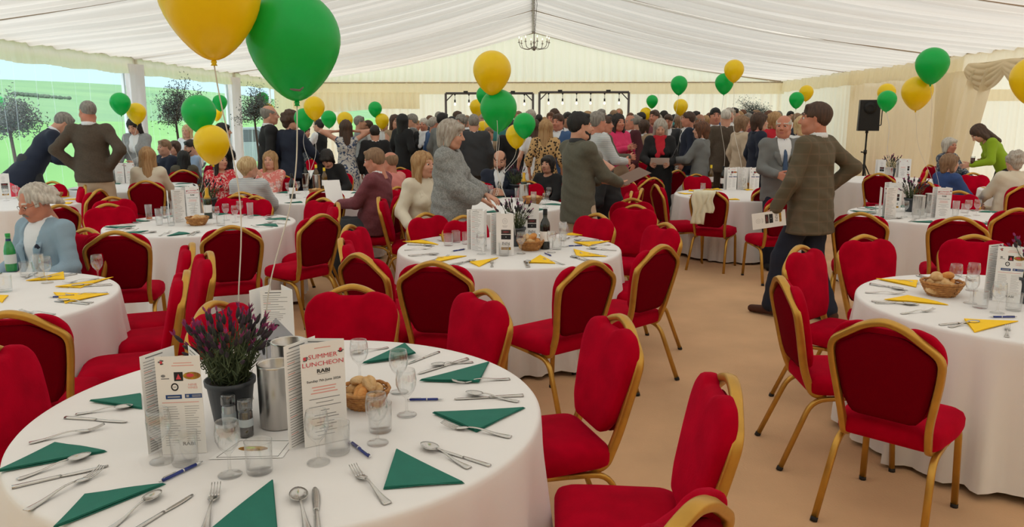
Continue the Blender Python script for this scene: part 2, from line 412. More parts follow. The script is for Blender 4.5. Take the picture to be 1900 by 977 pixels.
def make_chair(lod):
    s = Spec('banquet_chair'); n = 5 if lod == 0 else 3
    prof = RIB if lod == 0 else [(math.cos(math.pi*(i+.5)/3)*1.05, math.sin(math.pi*(i+.5)/3)*.85) for i in range(6)]
    # seat cushion
    ol = arc_outline([(-.20, -.19), (.20, -.19), (.225, .06), (.215, .235), (-.215, .235), (-.225, .06)], .06, n)
    mb = MB(); lv = [(.02, .385), (.004, .395), (0, .41), (0, .44), (.01, .462), (.035, .476), (.09, .486), (.15, .489)]
    mb.pad(ol, lv if lod == 0 else lv[::2]+[lv[-1]]); s.part('seat', mb.mesh('seat', M_velvet))
    # front upholstered pad of the back: bottom chamfers, two shoulders, dip for the grip
    half = [(.120, .500), (.172, .560), (.206, .70), (.222, .80), (.210, .855), (.172, .896), (.115, .913), (.084, .911), (.058, .896)]
    pts = [(x, z) for x, z in half]+[(-x, z) for x, z in half[::-1]]
    ol = arc_outline(pts, .02, 3 if lod == 0 else 2)
    mb = MB()
    def mp(x, z, h): return (x, back_y(z)+.014+h+.012*(1-(x/.22)**2), z)
    lv = [(.012, -.012), (.003, -.007), (0, .004), (0, .024), (.005, .034), (.016, .040), (.055, .043)]
    mb.pad(ol, (lv if lod == 0 else lv[::2])[::-1], mapf=mp); s.part('backrest', mb.mesh('backrest', M_velvet))
    # dark panel at the rear
    ol = arc_outline([(-.13, .50), (.13, .50), (.165, .58), (.192, .72), (.195, .80), (.075, .874), (-.075, .874), (-.195, .80), (-.192, .72), (-.165, .58)], .03, 2)
    mb = MB(); mb.pad(ol, [(.0, .010), (0, -.006), (.03, -.014)][::1], mapf=lambda x, z, h: (x, back_y(z)+h, z))
    s.part('back_panel', mb.mesh('back_panel', M_vback))
    # bent frame of the back
    fr = [(-.168, -.10, .375), (-.168, -.165, .385), (-.172, back_y(.50), .50), (-.208, back_y(.72), .72), (-.214, back_y(.815), .815), (-.075, back_y(.912), .912), (0, back_y(.928), .932)]
    fr = fr+[(-x, y, z) for x, y, z in fr[-2::-1]]
    path = fillet(fr, [.03, .09, .08, .045, .04, .03, .04, .045, .08, .09, .03], n)
    mb = MB(); rads = [.0192]*len(path)
    mb.tube(path, rads, prof=prof, up=(0, 1, .18)); s.part('back_frame', mb.mesh('back_frame', M_gold))
    # legs: each with half of the side rail
    for sx in (-1, 1):
        f = fillet([(sx*.20, .24, .0), (sx*.19, .215, .385), (sx*.185, 0.0, .372)], .05, n)
        mb = MB(); mb.tube(f, .0145, prof=prof, up=(1, 0, 0)); li = s.part('leg', mb.mesh('front_leg', M_gold))
        if lod == 0:
            c = MB(); c.tube([(sx*.20, .24, 0), (sx*.1998, .239, .018)], .0165, 8); s.part('foot_cap', c.mesh('foot_cap', M_dark), li)
        f = fillet([(sx*.185, 0, .372), (sx*.19, -.17, .36), (sx*.215, -.315, 0)], .07, n)
        mb = MB(); mb.tube(f, .0145, prof=prof, up=(1, 0, 0)); li = s.part('leg', mb.mesh('rear_leg', M_gold))
        if lod == 0:
            c = MB(); c.tube([(sx*.215, -.315, 0), (sx*.2138, -.308, .018)], .0165, 8); s.part('foot_cap', c.mesh('foot_cap', M_dark), li)
    mb = MB(); mb.box((0, .19, .378), (.37, .024, .016)); s.part('cross_rail', mb.mesh('cross_rail', M_gold))
    return s
CH0, CH1 = make_chair(0), make_chair(1)

# ------------------------------------------------------------------ tables
RT = .84
TABLES = {  # key: centre x, y, napkin, phrase
    'near': (-.81, 2.49, 'g', 'the nearest table'),
    'mid': (-.17, 5.82, 'y', 'the centre table'),
    'left': (-3.15, 3.98, 'y', "the light blue jacket's table"),
    'right': (2.63, 4.06, 'y', 'the table across the aisle'),
    'teal': (-3.08, 7.12, 'g', "the gold bottle's table"),
    'mauve': (-2.75, 9.6, 'g', "the mauve jacket's table"),
    'beard': (-.45, 8.75, 'g', "the bearded man's table"),
    'towel': (2.68, 10.0, 'y', 'the towel table'),
    'tweed': (4.12, 7.95, 'g', "the tweed jacket's table"),
    'speaker': (5.6, 12.4, 'g', 'the loudspeaker table'),
    'white': (6.95, 10.6, 'y', "the white jacket's table"),
    'crowd': (2.0, 12.75, 'g', "the pink jacket's table"),
    'corner': (4.2, 14.0, 'y', "the grey suit's table"),
    'back': (-.75, 15.2, 'g', 'the far centre table'),
    'floral': (-3.45, 13.9, 'g', "the floral dress's table"),
    'window': (-5.65, 10.9, 'g', 'the window table'),
    'edge': (-6.05, 8.75, 'y', "the bending man's table"),
}
def make_cloth(seed, n=168, rows=16):
    rg = random.Random(seed); ph = [rg.uniform(0, 6.28) for _ in range(6)]
    vs = []; fs = []
    mb = MB()
    rs = [0, .25, .5, .7, .8, RT-.012]
    def fold(a):
        x = a+.05*math.sin(3*a+ph[0])+.04*math.sin(5*a+ph[4])
        s = .50*math.sin(21*x+ph[1])+.30*math.sin(13*x+ph[2])+.34*math.sin(34*x+ph[3])
        return math.copysign(abs(s)**.8, s)
    prof = [(r, 0) for r in rs]+[(RT-.003, -.002), (RT+.002, -.008), (RT+.005, -.02)]
    ring = []
    for i, (r, dz) in enumerate(prof[1:]):
        ring.append([(r*math.cos(2*math.pi*j/n), r*math.sin(2*math.pi*j/n), .75+dz) for j in range(n)])
    for k in range(1, rows+1):
        t = k/rows; row = []
        for j in range(n):
            a = 2*math.pi*j/n; f = fold(a); amp = .062*min(1, t*1.15)**1.0
            r = RT+.006+.035*t+amp*f*(1 if f > 0 else .75); aa = a+.02*t*math.sin(7*a+ph[5])
            row.append((r*math.cos(aa), r*math.sin(aa), .73-t*(.70+.012*math.sin(4*a+ph[2]))))
        ring.append(row)
    vs = [(0, 0, .75)]
    for rw in ring: vs += rw
    fs = [(0, 1+j, 1+(j+1) % n) for j in range(n)]
    for i in range(len(ring)-1):
        a0 = 1+i*n; b0 = a0+n
        fs += [(a0+j, b0+j, b0+(j+1) % n, a0+(j+1) % n) for j in range(n)]
    mb.add(vs, fs); return mb.mesh('tablecloth', M_cloth)
M_ply = mat('plywood', (170, 130, 86), .6)
mbt = MB(); mbt.lathe([(.0, .718), (RT-.02, .718), (RT-.015, .73), (RT-.02, .742), (0, .742)], 40); ME_top = mbt.mesh('tabletop', M_ply)
mbt = MB(); mbt.tube(fillet([(-.3, -.25, 0), (-.3, -.25, .70), (-.3, .25, .70), (-.3, .25, 0)], .05), .014, 8); ME_tleg = mbt.mesh('table_leg', M_dark)
TOPL = {
    'near': 'round table with teal napkins and lavender pot, closest to the camera',
    'mid': 'round white-clothed table with yellow napkins below the stacked big balloons',
    'left': 'round white-clothed table with yellow napkins in front of the light blue jacket',
    'right': 'round white-clothed table with yellow napkins and bread basket across the aisle',
    'teal': 'round white-clothed table with teal napkins and a gold-necked bottle, bread basket in front',
    'mauve': 'round white-clothed table with two wine coolers before the mauve jacketed reader',
    'beard': 'round white-clothed table where the bearded man in a dark suit sits',
    'towel': 'round white-clothed table behind the chair hung with a cream towel',
    'tweed': 'round white-clothed table with teal napkins behind the tweed jacketed walker',
    'speaker': 'round white-clothed table nearest the black loudspeaker stand',
    'white': 'round white-clothed table in front of the white jacketed grey haired guest',
    'crowd': 'round white-clothed table with menus in front of the pink jacketed woman',
    'corner': 'small looking far table between the grey suited man and the navy jacketed woman',
    'back': 'far round table with two menu cards behind the bearded man',
    'floral': 'far round table with a menu card in front of the floral dress',
    'window': 'round table in bluish daylight beside the clear windows',
    'edge': 'round white-clothed table beneath the bending man in the navy jacket'}
for i, (k, (x, y, nap, ph)) in enumerate(TABLES.items()):
    near = y < 11
    s = Spec('banquet_table'); s.part('tablecloth', make_cloth(i, 168 if near else 84, 14 if near else 7))
    s.part('tabletop', ME_top); s.part('leg', ME_tleg); s.part('leg', ME_tleg, rot=(0, 0, math.pi))
    s.place((x, y, 0), i*.7, TOPL[k], 'table', 'round banquet tables')

# chairs: crest pixel, table, extra turn, label
CHAIRS = [
 (1160, 588, 'near', -6, 'empty red chair right of the nearest table, its front pad fully showing above the seat'),
 (1365, 703, 'near', 6, 'red chair seen nearly edge-on in the lower right, behind the closest gold crest'),
 (1300, 945, 'near', 0, 'red chair cut by the bottom edge, only gold crest showing'),
 (910, 540, 'near', -22, 'red chair facing us at the back right of the nearest table'),
 (655, 530, 'near', 0, 'red chair facing us behind the wine glasses of the nearest table'),
 (387, 563, 'near', 40, 'red chair half hidden behind the lavender'),
 (-44, 648, 'near', 8, 'red chair at the far left edge of the nearest table'),
 (10, 583, 'left', -30, 'red chair with gold arch at the left edge before the yellow napkins'),
 (361, 453, 'left', -14, 'red chair edge-on, rearmost of the three in a row left of centre'),
 (352, 505, 'left', 24, 'red chair edge-on, foremost of the three in a row left of centre'),
 (394, 469, 'left', 8, 'red chair edge-on with gold edge, rightmost of the row behind the lavender'),
 (803, 488, 'mid', 6, 'red chair seen from behind, left of the pair in front of the centre table'),
 (1100, 487, 'mid', 22, 'red chair with dark back and seat turned left before the centre table'),
 (1232, 457, 'mid', 0, 'red chair angled in by the aisle at the right of the centre table'),
 (1240, 415, 'mid', 24, 'red chair with a narrow front view behind the aisle chair of the centre table'),
 (1112, 397, 'mid', 0, 'red chair facing us at the back right of the centre table'),
 (786, 396, 'mid', 0, 'red chair facing us at the back left of the centre table'),
 (856, 401, 'mid', 0, 'red chair mostly hidden behind the grey jumper lady'),
 (662, 473, 'mid', -6, 'red chair seen from behind, foremost of the three left of the centre table'),
 (644, 419, 'mid', -18, 'red chair with gold left edge, second of the row left of the centre table'),
 (628, 445, 'mid', -25, 'red chair tucked inside the row left of the centre table'),
 (598, 399, 'teal', -4, 'red chair seen from behind at the right of the teal napkin table'),
 (629, 377, 'teal', 18, 'red chair with pale gold grip behind the back-view chair of the teal napkin table'),
 (603, 368, 'teal', 30, 'red chair with pale gold grip, left one of the leaning pair'),
 (605, 352, 'mauve', 0, 'red chair seen from behind in front of the wine coolers'),
 (429, 421, 'teal', -6, 'red chair seen from behind in front of the teal napkin table'),
 (212, 431, 'teal', 12, 'red chair seen from behind beside the light blue jacket shoulder'),
 (198, 379, 'teal', -50, 'dark red chair with gold left rim behind the light blue jacket'),
 (205, 366, 'teal', -10, 'gold arched chair peeping over the dark red one left of the teal napkin table'),
 (160, 344, 'edge', 14, 'bright red chair below the brown jacket, left one of the pair'),
 (186, 352, 'edge', 8, 'bright red chair below the brown jacket, right one of the pair'),
 (99, 337, 'edge', 0, 'red chair with a gold rim just behind the white hair'),
 (28, 317, 'edge', 0, 'small red chair by the windows behind the table edge'),
 (110, 381, 'edge', 20, 'dark red chair hidden between the white hair and the cream cloth'),
 (478, 364, 'teal', 0, 'red chair facing us behind the striped jumper back'),
 (441, 362, 'teal', 0, 'red chair facing us behind the flower pot of the teal napkin table'),
 (700, 367, 'mid', 60, 'red chair edge-on at the back of the mauve jacket'),
 (735, 347, 'mid', 30, 'red chair with gold left rim behind the mauve jacket'),
 (749, 297, 'floral', 50, 'gold arched chair behind the pink shirted bald man'),
 (743, 311, 'mauve', 4, 'red chair with pale grip behind the pink shirted bald man'),
 (885, 336, 'beard', 0, 'gold arched chair front left of the bearded man'),
 (983, 336, 'beard', 0, 'gold arched chair front right of the bearded man'),
 (866, 294, 'back', 0, 'far red chair left of the bearded man'),
 (964, 293, 'back', 0, 'far red chair right of the bearded man'),
 (762, 289, 'back', 10, 'far red chair under the black evening dress'),
 (585, 293, 'floral', 0, 'far red chair behind the dark haired diner'),
 (567, 283, 'floral', 0, 'far red chair beside the navy jacketed woman'),
 (1152, 313, 'crowd', -8, 'red chair behind the held brown menu'),
 (1181, 320, 'crowd', 0, 'red chair seen from behind, left of the leaning aisle row'),
 (1214, 343, 'towel', -20, 'large red chair seen from behind at the left of the towel table'),
 (1172, 336, 'beard', -6, 'thin edge-on gold chair, farthest in the row by the aisle'),
 (1174, 356, 'beard', 4, 'gold arched chair, third from the front in the row by the aisle'),
 (1172, 369, 'mid', 30, 'gold arched chair, second from the front in the row by the aisle'),
 (1181, 381, 'mid', 14, 'gold arched chair, foremost of the row by the aisle'),
 (1213, 330, 'crowd', 40, 'small round-topped red chair between two back-view chairs'),
 (1258, 316, 'crowd', 20, 'red chair seen from behind in front of the paired menus'),
 (1290, 323, 'towel', 0, 'red chair facing us behind the yellow napkin pile'),
 (1183, 299, 'crowd', -30, 'far red chair left of the bread bowl'),
 (1302, 295, 'crowd', 0, 'far red chair turned edge-on behind the paired menus'),
 (1329, 300, 'crowd', 30, 'far red chair with rounded front behind the dark wine bottles'),
 (1330, 288, 'corner', 0, 'far red chair under the two pale strings'),
 (1314, 352, 'towel', 0, 'red chair seen from behind, a cream towel hanging on it'),
 (1433, 345, 'towel', -6, 'red chair seen from behind, right of the towel-hung chair by the aisle'),
 (1402, 284, 'corner', 0, 'far red chair in front of the navy jacketed woman'),
 (1393, 301, 'towel', 10, 'gold topped chair behind the two printed cards'),
 (1459, 327, 'towel', 20, 'red chair in front of the grey suited man'),
 (1463, 364, 'towel', 10, 'gold arched chair beside the tweed elbow'),
 (1632, 322, 'speaker', 0, 'red chair seen from behind below the loudspeaker'),
 (1598, 396, 'tweed', 20, 'red chair seen from behind, half covered by the tweed jacket'),
 (1781, 404, 'tweed', 0, 'red chair seen from behind in front of the twin menus on the right'),
 (1893, 388, 'tweed', -8, 'large red chair at the right edge beside the twin menus'),
 (1723, 316, 'speaker', 20, 'gold arched chair left of the blue jumper'),
 (1804, 321, 'tweed', 30, 'bright red chair below the lime green sleeve'),
 (1781, 355, 'tweed', 0, 'gold topped chair behind the tall wine glasses on the right'),
 (1660, 283, 'speaker', 0, 'far red chair below the lavender by the loudspeaker'),
 (1640, 599, 'right', 8, 'large red chair seen from behind in front of the right-hand table'),
 (1443, 516, 'right', -10, 'red chair standing edge-on in the aisle behind the largest right-hand chair'),
 (1480, 457, 'right', -8, 'red chair below the carried menu, its heart shaped pad showing'),
 (1600, 437, 'right', 0, 'red chair facing us between the tweed jacket and the yellow napkins'),
 (1808, 437, 'right', 0, 'red chair facing us behind the big menu card on the right'),
]
for i, (px, py, tk, dth, lb) in enumerate(CHAIRS):
    c = PZ(px, py, .93); t = TABLES[tk]
    th = math.atan2(-(t[0]-c.x), (t[1]-c.y))+R(dth)
    off = Vector((0, -.32, 0)); off.rotate(Euler((0, 0, th)))
    p = Vector((c.x, c.y, 0))-off
    if (px, py) in ((1160, 588), (1365, 703)): p.x += 0.0
    (CH0 if c.y < 8 else CH1).place((p.x, p.y, 0), th, lb, 'chair', 'red and gold banquet chairs')

# ------------------------------------------------------------------ tableware
def ribbon(mb, y0, y1, wf, zf, th, x0=0., n=12, mi=0):
    vs = []
    for i in range(n+1):
        y = y0+(y1-y0)*i/n; w_ = wf(i/n)/2; z = zf(y)
        xx = x0(i/n) if callable(x0) else x0
        vs += [(xx-w_, y, z), (xx-w_*.6, y, z+th), (xx+w_*.6, y, z+th), (xx+w_, y, z)]
    fs = []
    for i in range(n):
        a = i*4; fs += [(a, a+1, a+5, a+4), (a+1, a+2, a+6, a+5), (a+2, a+3, a+7, a+6), (a+3, a, a+4, a+7)]
    fs += [(3, 2, 1, 0), (n*4, n*4+1, n*4+2, n*4+3)]
    mb.add(vs, fs, mi)
def hw(t): return .020*max(.3, (1-t)**2.2*1.0+.32)*(.75+.25*min(1, t*12))
def fork_mesh():
    mb = MB(); ribbon(mb, -.105, .025, hw, lambda y: .001+.010*math.exp(-((y-.0)/.05)**2), .0022, n=14)
    ribbon(mb, .02, .058, lambda t: .007+.017*min(1, t*2.2), lambda y: .009-(y-.02)*.16, .0018, n=6)
    for k in range(4):
        ribbon(mb, .055, .102, lambda t: .0036*(1-.5*t), lambda y: .0035+max(0, y-.055)**2*5.0, .0018, x0=-.0095+.0063*k, n=5)
    return mb.mesh('fork', M_steel)
def spoon_mesh():
    mb = MB(); ribbon(mb, -.105, .035, hw, lambda y: .001+.012*math.exp(-((y-.02)/.05)**2), .0022, n=14)
    n, m = 18, 5; vs = []
    for sgn, dz in ((1, 0), (1, -.0014)):
        for i in range(m+1):
            r = i/m
            for j in range(n):
                a = 2*math.pi*j/n; x = .021*r*math.cos(a)*(1-.12*math.sin(a)); y = .066+.034*r*math.sin(a)
                vs.append((x, y, .0025+.010*r*r+dz))
    fs = []
    for q in (0, 1):
        b = q*(m+1)*n
        for i in range(m):
            for j in range(n):
                f = (b+i*n+j, b+i*n+(j+1) % n, b+(i+1)*n+(j+1) % n, b+(i+1)*n+j); fs.append(f if q == 0 else f[::-1])
    b = m*n; c2 = (m+1)*n+m*n
    fs += [(b+j, b+(j+1) % n, c2+(j+1) % n, c2+j) for j in range(n)]
    mb.add(vs, fs); return mb.mesh('spoon', M_steel)
def knife_mesh():
    mb = MB(); ribbon(mb, -.115, .0, lambda t: .017-.006*t, lambda y: .0, .006, n=8)
    ribbon(mb, -.002, .115, lambda t: (.011+.007*math.sin(math.pi*min(1, t*.75+.1)))*(1 if t < .93 else .55), lambda y: .002, .0016, x0=lambda t: .002*math.sin(t*3), n=10)
    return mb.mesh('knife', M_steel)
ME_fork, ME_spoon, ME_knife = fork_mesh(), spoon_mesh(), knife_mesh()
def goblet_prof():
    out = [(.0005, .0), (.033, .0), (.0335, .0015), (.028, .004), (.010, .008), (.0048, .016), (.0042, .045), (.0055, .060), (.014, .070), (.026, .085), (.0335, .105), (.0345, .125), (.032, .145), (.0295, .158)]
    inn = [(.0285, .158), (.031, .145), (.0333, .125), (.0323, .105), (.0245, .087), (.012, .074), (.0005, .070)]
    return out+inn
def glass_spec(name, prof, n, content=None, lod=0):
    s = Spec(name); mb = MB(); mb.lathe(prof, n); s.part('bowl', mb.mesh(name, M_glass))
    if content:
        c = MB(); c.lathe(content[0], n, close=False); s.part('drink', c.mesh('drink', content[1]))
    return s
tumb = [(.0005, .0), (.034, .0), (.036, .004), (.0375, .085), (.0385, .092), (.0370, .092), (.036, .085), (.0335, .014), (.0005, .012)]
high = [(.0005, .0), (.027, .0), (.0285, .003), (.0325, .150), (.0315, .150), (.0275, .012), (.0005, .010)]
M_beer = glass_mat('amber drink', (.85, .42, .08), .3); M_beer2 = mat('red ale', (96, 30, 14), .2, coat=.3)
M_water = glass_mat('water', (.9, .96, .97), .35)
GOB = glass_spec('wine_glass', goblet_prof(), 28); GOBF = glass_spec('wine_glass', goblet_prof()[::1], 12)
TUM = glass_spec('tumbler', tumb, 28); TUMF = glass_spec('tumbler', tumb, 12); HIG = glass_spec('highball_glass', high, 16)
M_ale = mat('dark red ale', (70, 18, 12), .2, coat=.3)
ALE = glass_spec('beer_glass', high, 16, ([(.0005, .011), (.0286, .012), (.0322, .125), (.0005, .125)], M_ale))
PINT = glass_spec('beer_glass', high, 16, ([(.0005, .011), (.0270, .012), (.0285, .05), (.0005, .05)], M_beer))
M_navy = mat('navy pen plastic', (16, 42, 128), .3, coat=.3)
M_chrome = mat('chrome', (210, 212, 215), .12, metal=1)
def make_pen():
    s = Spec('ballpoint_pen'); mb = MB(); mb.tube([(0, -.06, .005), (0, .045, .005)], .0048, 10); b = s.part('barrel', mb.mesh('barrel', M_navy))
    mb = MB(); mb.tube([(0, .045, .005), (0, .058, .005), (0, .068, .005)], [.0045, .003, .0008], 8); mb.tube([(0, -.070, .005), (0, -.060, .005)], .0026, 8); mb.tube([(0, .002, .005), (0, .006, .005)], .0052, 10)
    s.part('tip', mb.mesh('tip', M_chrome)); mb = MB(); mb.box((0, -.038, .0112), (.0035, .04, .0016)); mb.box((0, -.056, .009), (.0035, .004, .005)); s.part('clip', mb.mesh('clip', M_chrome)); return s
PEN = make_pen()
def make_pot(lod, seed=1, tall=1.):
    rg = random.Random(seed); s = Spec('lavender_pot')
    M_pot = mat('grey plastic pot', (66, 70, 76), .5); M_soil = mat('soil', (40, 28, 20), .95)
    mb = MB(); mb.lathe([(.0, .0), (.055, .0), (.058, .004), (.074, .125), (.080, .126), (.081, .142), (.076, .142), (.074, .128), (.0, .124)], 28 if lod == 0 else 14); p = s.part('pot', mb.mesh('pot', M_pot))
    mb = MB(); mb.lathe([(.0, .131), (.05, .13), (.073, .126)], 16); s.part('soil', mb.mesh('soil', M_soil), p)
    M_leaf = mat('lavender foliage', (62, 76, 52), .8, rgb2=(88, 98, 62), vscale=30)
    M_head = mat('lavender heads', (64, 44, 62), .85, rgb2=(40, 46, 38), vscale=40); M_pink = mat('lavender bracts', (160, 48, 112), .7, rgb2=(122, 40, 92), vscale=30)
    lf, hd, pk = MB(), MB(), MB(); ns = 130 if lod == 0 else 34
    for i in range(ns):
        a = rg.uniform(0, 6.28); sp = rg.uniform(.02, 1)**.7; H_ = rg.uniform(.10, .21)*tall
        b = Vector((.05*sp*math.cos(a), .05*sp*math.sin(a), .125)); t = Vector((.135*sp*math.cos(a), .135*sp*math.sin(a), .13+H_*(1.1-.25*sp)))
        mid = (b+t)/2+Vector((.0, .0, .03)); lf.tube([b, mid, t], [.0016, .0014, .001] if lod == 0 else .002, 4)
        nl = 9 if lod == 0 else 5
        for k in range(nl):
            q = k/nl; c = b.lerp(t, q*.85); d = Vector((rg.uniform(-1, 1), rg.uniform(-1, 1), rg.uniform(.4, 1.4))).normalized()
            L_ = rg.uniform(.025, .05); wd = .0022 if lod == 0 else .004; sd = d.cross(Vector((rg.random(), rg.random(), .1))).normalized()*wd
            lf.add([c-sd, c+sd, c+d*L_*.6+sd*.7, c+d*L_, c+d*L_*.6-sd*.7], [(0, 1, 2, 3, 4)])
        if rg.random() < .8:
            r = .0065 if lod == 0 else .009; u = (t-mid).normalized()
            hd.tube([t, t+u*.008, t+u*.022, t+u*.034], [r*.5, r, r*.9, r*.4], 6)
            if rg.random() < .75:
                for k in range(3):
                    d = (u+Vector((rg.uniform(-.6, .6), rg.uniform(-.6, .6), .3))).normalized(); sd = d.orthogonal().normalized()*.005; c = t+u*.032
                    pk.add([c-sd*.4, c+d*.012-sd, c+d*.024, c+d*.012+sd, c+sd*.4], [(0, 1, 2, 3, 4)])
    s.part('foliage', lf.mesh('foliage', M_leaf), kind='stuff'); s.part('flower_heads', hd.mesh('flower_heads', M_head), kind='stuff'); s.part('bracts', pk.mesh('bracts', M_pink), kind='stuff')
    return s
POT0, POT1 = make_pot(0), make_pot(1, 3)
def make_cooler():
    s = Spec('wine_cooler'); mb = MB()
    mb.lathe([(.0, .0), (.055, .0), (.0575, .003), (.0575, .190), (.059, .196), (.0545, .198), (.052, .194), (.051, .01), (0, .008)], 36); s.part('body', mb.mesh('body', M_brush)); return s
COOL = make_cooler()
M_wick = mat('wicker', (196, 140, 78), .7, rgb2=(160, 104, 52), vscale=60); M_crust = mat('bread crust', (204, 158, 98), .75, rgb2=(226, 192, 146), vscale=30, bump=.6, bscale=70)
M_crust2 = mat('golden roll crust', (206, 132, 60), .65, rgb2=(226, 168, 96), vscale=26, bump=.6, bscale=60)
def basket_mesh(r=.085, h=.055, lod=0):
    mb = MB(); n = 40 if lod == 0 else 16; rows = 7 if lod == 0 else 4
    for k in range(rows):                                    # woven withies
        t = k/(rows-1); rr = r*(.62+.38*t**.8)
        P = [(math.cos(2*math.pi*j/n)*(rr+.0022*(-1)**(j+k)), math.sin(2*math.pi*j/n)*(rr+.0022*(-1)**(j+k)), .004+h*t) for j in range(n+1)]
        mb.tube(P, h/rows*.62, 5, caps=False)
    mb.lathe([(0, .002), (r*.6, .002), (r*.62, .006)], n); m = mb.mesh('weave', M_wick)
    b = MB(); b.tube([(math.cos(2*math.pi*j/n)*(r*1.01), math.sin(2*math.pi*j/n)*(r*1.01), .006+h+.002*math.sin(j*2.1)) for j in range(n+1)], .0055, 6, caps=False)
    return m, b.mesh('rim', M_wick)
def roll_mesh(seed, m, cut=True, lod=0):
    rg = random.Random(seed); mb = MB(); nu, nv = (20, 12) if lod == 0 else (12, 8); a = rg.uniform(0, 6)
    def fn(u, v):
        th = 2*math.pi*u; ph = math.pi*v; x = math.sin(ph)*math.cos(th); y = math.sin(ph)*math.sin(th); z = math.cos(ph)
        k = 1+.05*math.sin(3*x+a)+.05*math.sin(4*y+a*2)
        dip = .006*math.exp(-(x/.18)**2)*(z > 0)*(1 if cut else 0)
        return (.026*x*k, .034*y*k, .021*(z if z > -.6 else -.6)*k+.013-dip)
    mb.grid(fn, nu, nv); return mb.mesh('roll', m)
ROLLS = [roll_mesh(i, M_crust if i % 3 else M_crust2, i % 2 == 0) for i in range(6)]
BW, BR = basket_mesh(); 
def bread(p, table, seed, s=1., n=7):
    b = Spec('bread_basket'); b.part('weave', BW); b.part('rim', BR)
    b.place(p, seed, 'round wicker bread basket on %s' % table, 'basket', scale=s)
    rg = random.Random(seed)
    slots = [(0, 0, .062), (.035, .02, .055), (-.035, .02, .05), (0, -.035, .055), (.03, -.03, .035), (-.045, -.02, .03), (.005, .045, .05), (.02, .0, .085), (-.02, .01, .082)]
    words = ['topmost in the middle', 'on the inner side', 'beside the rim', 'nearest the rim edge', 'low against the wicker', 'at the far rim', 'leaning outwards', 'on the very top', 'second on top']
    for k in range(n):
        x, y, z = slots[k]; o = obj('bread_roll', ROLLS[(k+seed) % 6])
        o.location = (p[0]+x*s, p[1]+y*s, p[2]+(z-.012)*s); o.rotation_euler = (rg.uniform(-.6, .6), rg.uniform(-.5, .5), rg.uniform(0, 6)); o.scale = (s*.98,)*3
        tag(o, 'crusty bread roll in the basket of %s, %s' % (table, words[k]), 'bread roll', 'bread rolls in the wicker baskets')
def bottle_spec(kind):
    s = Spec('wine_bottle'); pr = [(0, 0), (.036, 0), (.038, .004), (.038, .17), (.034, .20), (.016, .235), (.0145, .29), (.016, .293), (.016, .30), (.0, .30)]
    g = {'dark': mat('dark green bottle glass', (16, 20, 16), .08, coat=.5), 'amber': mat('amber bottle glass', (92, 66, 20), .08, coat=.5), 'gold': mat('green sparkling bottle', (26, 44, 26), .08, coat=.5)}[kind]
    mb = MB(); mb.lathe(pr, 20); s.part('bottle_body', mb.mesh('bottle_body', g))
    mb = MB(); mb.lathe([(.0385, .06), (.0385, .135)], 20); s.part('paper_label', mb.mesh('paper_label', M_white))
    fo = {'dark': mat('black foil', (14, 12, 14), .3, metal=.4), 'amber': mat('yellow foil', (230, 196, 40), .35, metal=.3), 'gold': mat('gold foil', (196, 152, 52), .3, metal=.8)}[kind]
    mb = MB(); mb.lathe([(.0175, .23 if kind == 'gold' else .255), (.0165, .301), (0, .302)] if kind != 'gold' else [(.036, .195), (.018, .235), (.0165, .301), (0, .302)], 18); s.part('foil', mb.mesh('foil', fo)); return s
BOT = {k: bottle_spec(k) for k in ('dark', 'amber', 'gold')}
GB = Spec('water_bottle'); _g = glass_mat('green glass', (.12, .62, .30), .35)
mbx = MB(); mbx.lathe([(0, 0), (.032, 0), (.034, .005), (.034, .13), (.028, .16), (.014, .20), (.0135, .235), (0, .235)], 20); GB.part('bottle_body', mbx.mesh('bottle_body', mat('green water bottle', (30, 140, 70), .1, coat=.5)))
mbx = MB(); mbx.lathe([(.0348, .05), (.0348, .11)], 20); GB.part('paper_label', mbx.mesh('paper_label', mat('pale label', (208, 214, 214), .6)))
mbx = MB(); mbx.lathe([(.0165, .185), (.0145, .21)], 20); GB.part('neck_label', mbx.mesh('neck_label', mat('navy label', (26, 44, 96), .5)))
mbx = MB(); mbx.lathe([(.015, .225), (.015, .243), (0, .244)], 14); GB.part('cap', mbx.mesh('cap', mat('green cap', (20, 150, 60), .5)))
# ------------------------------------------------------------------ napkins
def tri_napkin(A, B, D, m, layers=3, curl=.0):
    """folded paper napkin on the cloth from three corner points (world), returned about A"""
    A, B, D = Vector(A), Vector(B), Vector(D); mb = MB()
    if (B-A).cross(D-A).z < 0: B, D = D, B
    for k in range(layers):
        sh = 1-.02*k; z0 = .0005+.0022*k; n = 8; cen = (A+B+D)/3
        P = [cen+(q-cen)*sh-A for q in (A, B, D)]
        idx = {}; vs = []
        for i in range(n+1):
            for j in range(n+1-i):
                a, b = i/n, j/n; p = P[0]*(1-a-b)+P[1]*a+P[2]*b
                h = .004*math.sin(math.pi*min(a, 1-a))*math.sin(2.2*b+k)+curl*(a*a)+.004*(1-a-b)**3
                idx[(i, j)] = len(vs); vs.append((p.x, p.y, z0+max(0, h)+.0018))
        nb = len(vs); vs += [(x, y, z-.0018) for x, y, z in vs]; fs = []
        for i in range(n):
            for j in range(n-i):
                f = (idx[(i, j)], idx[(i+1, j)], idx[(i, j+1)]); fs.append(f); fs.append((f[2]+nb, f[1]+nb, f[0]+nb))
                if i+j < n-1:
                    f = (idx[(i+1, j)], idx[(i+1, j+1)], idx[(i, j+1)]); fs.append(f); fs.append((f[2]+nb, f[1]+nb, f[0]+nb))
        edge = [(i, 0) for i in range(n)]+[(n-j, j) for j in range(n)]+[(0, n-j) for j in range(n)]
        for q in range(len(edge)):
            a, b = idx[edge[q]], idx[edge[(q+1) % len(edge)]]; fs.append((b, a, a+nb, b+nb))
        mb.add(vs, fs, 0, False)
    return mb.mesh('napkin', m)
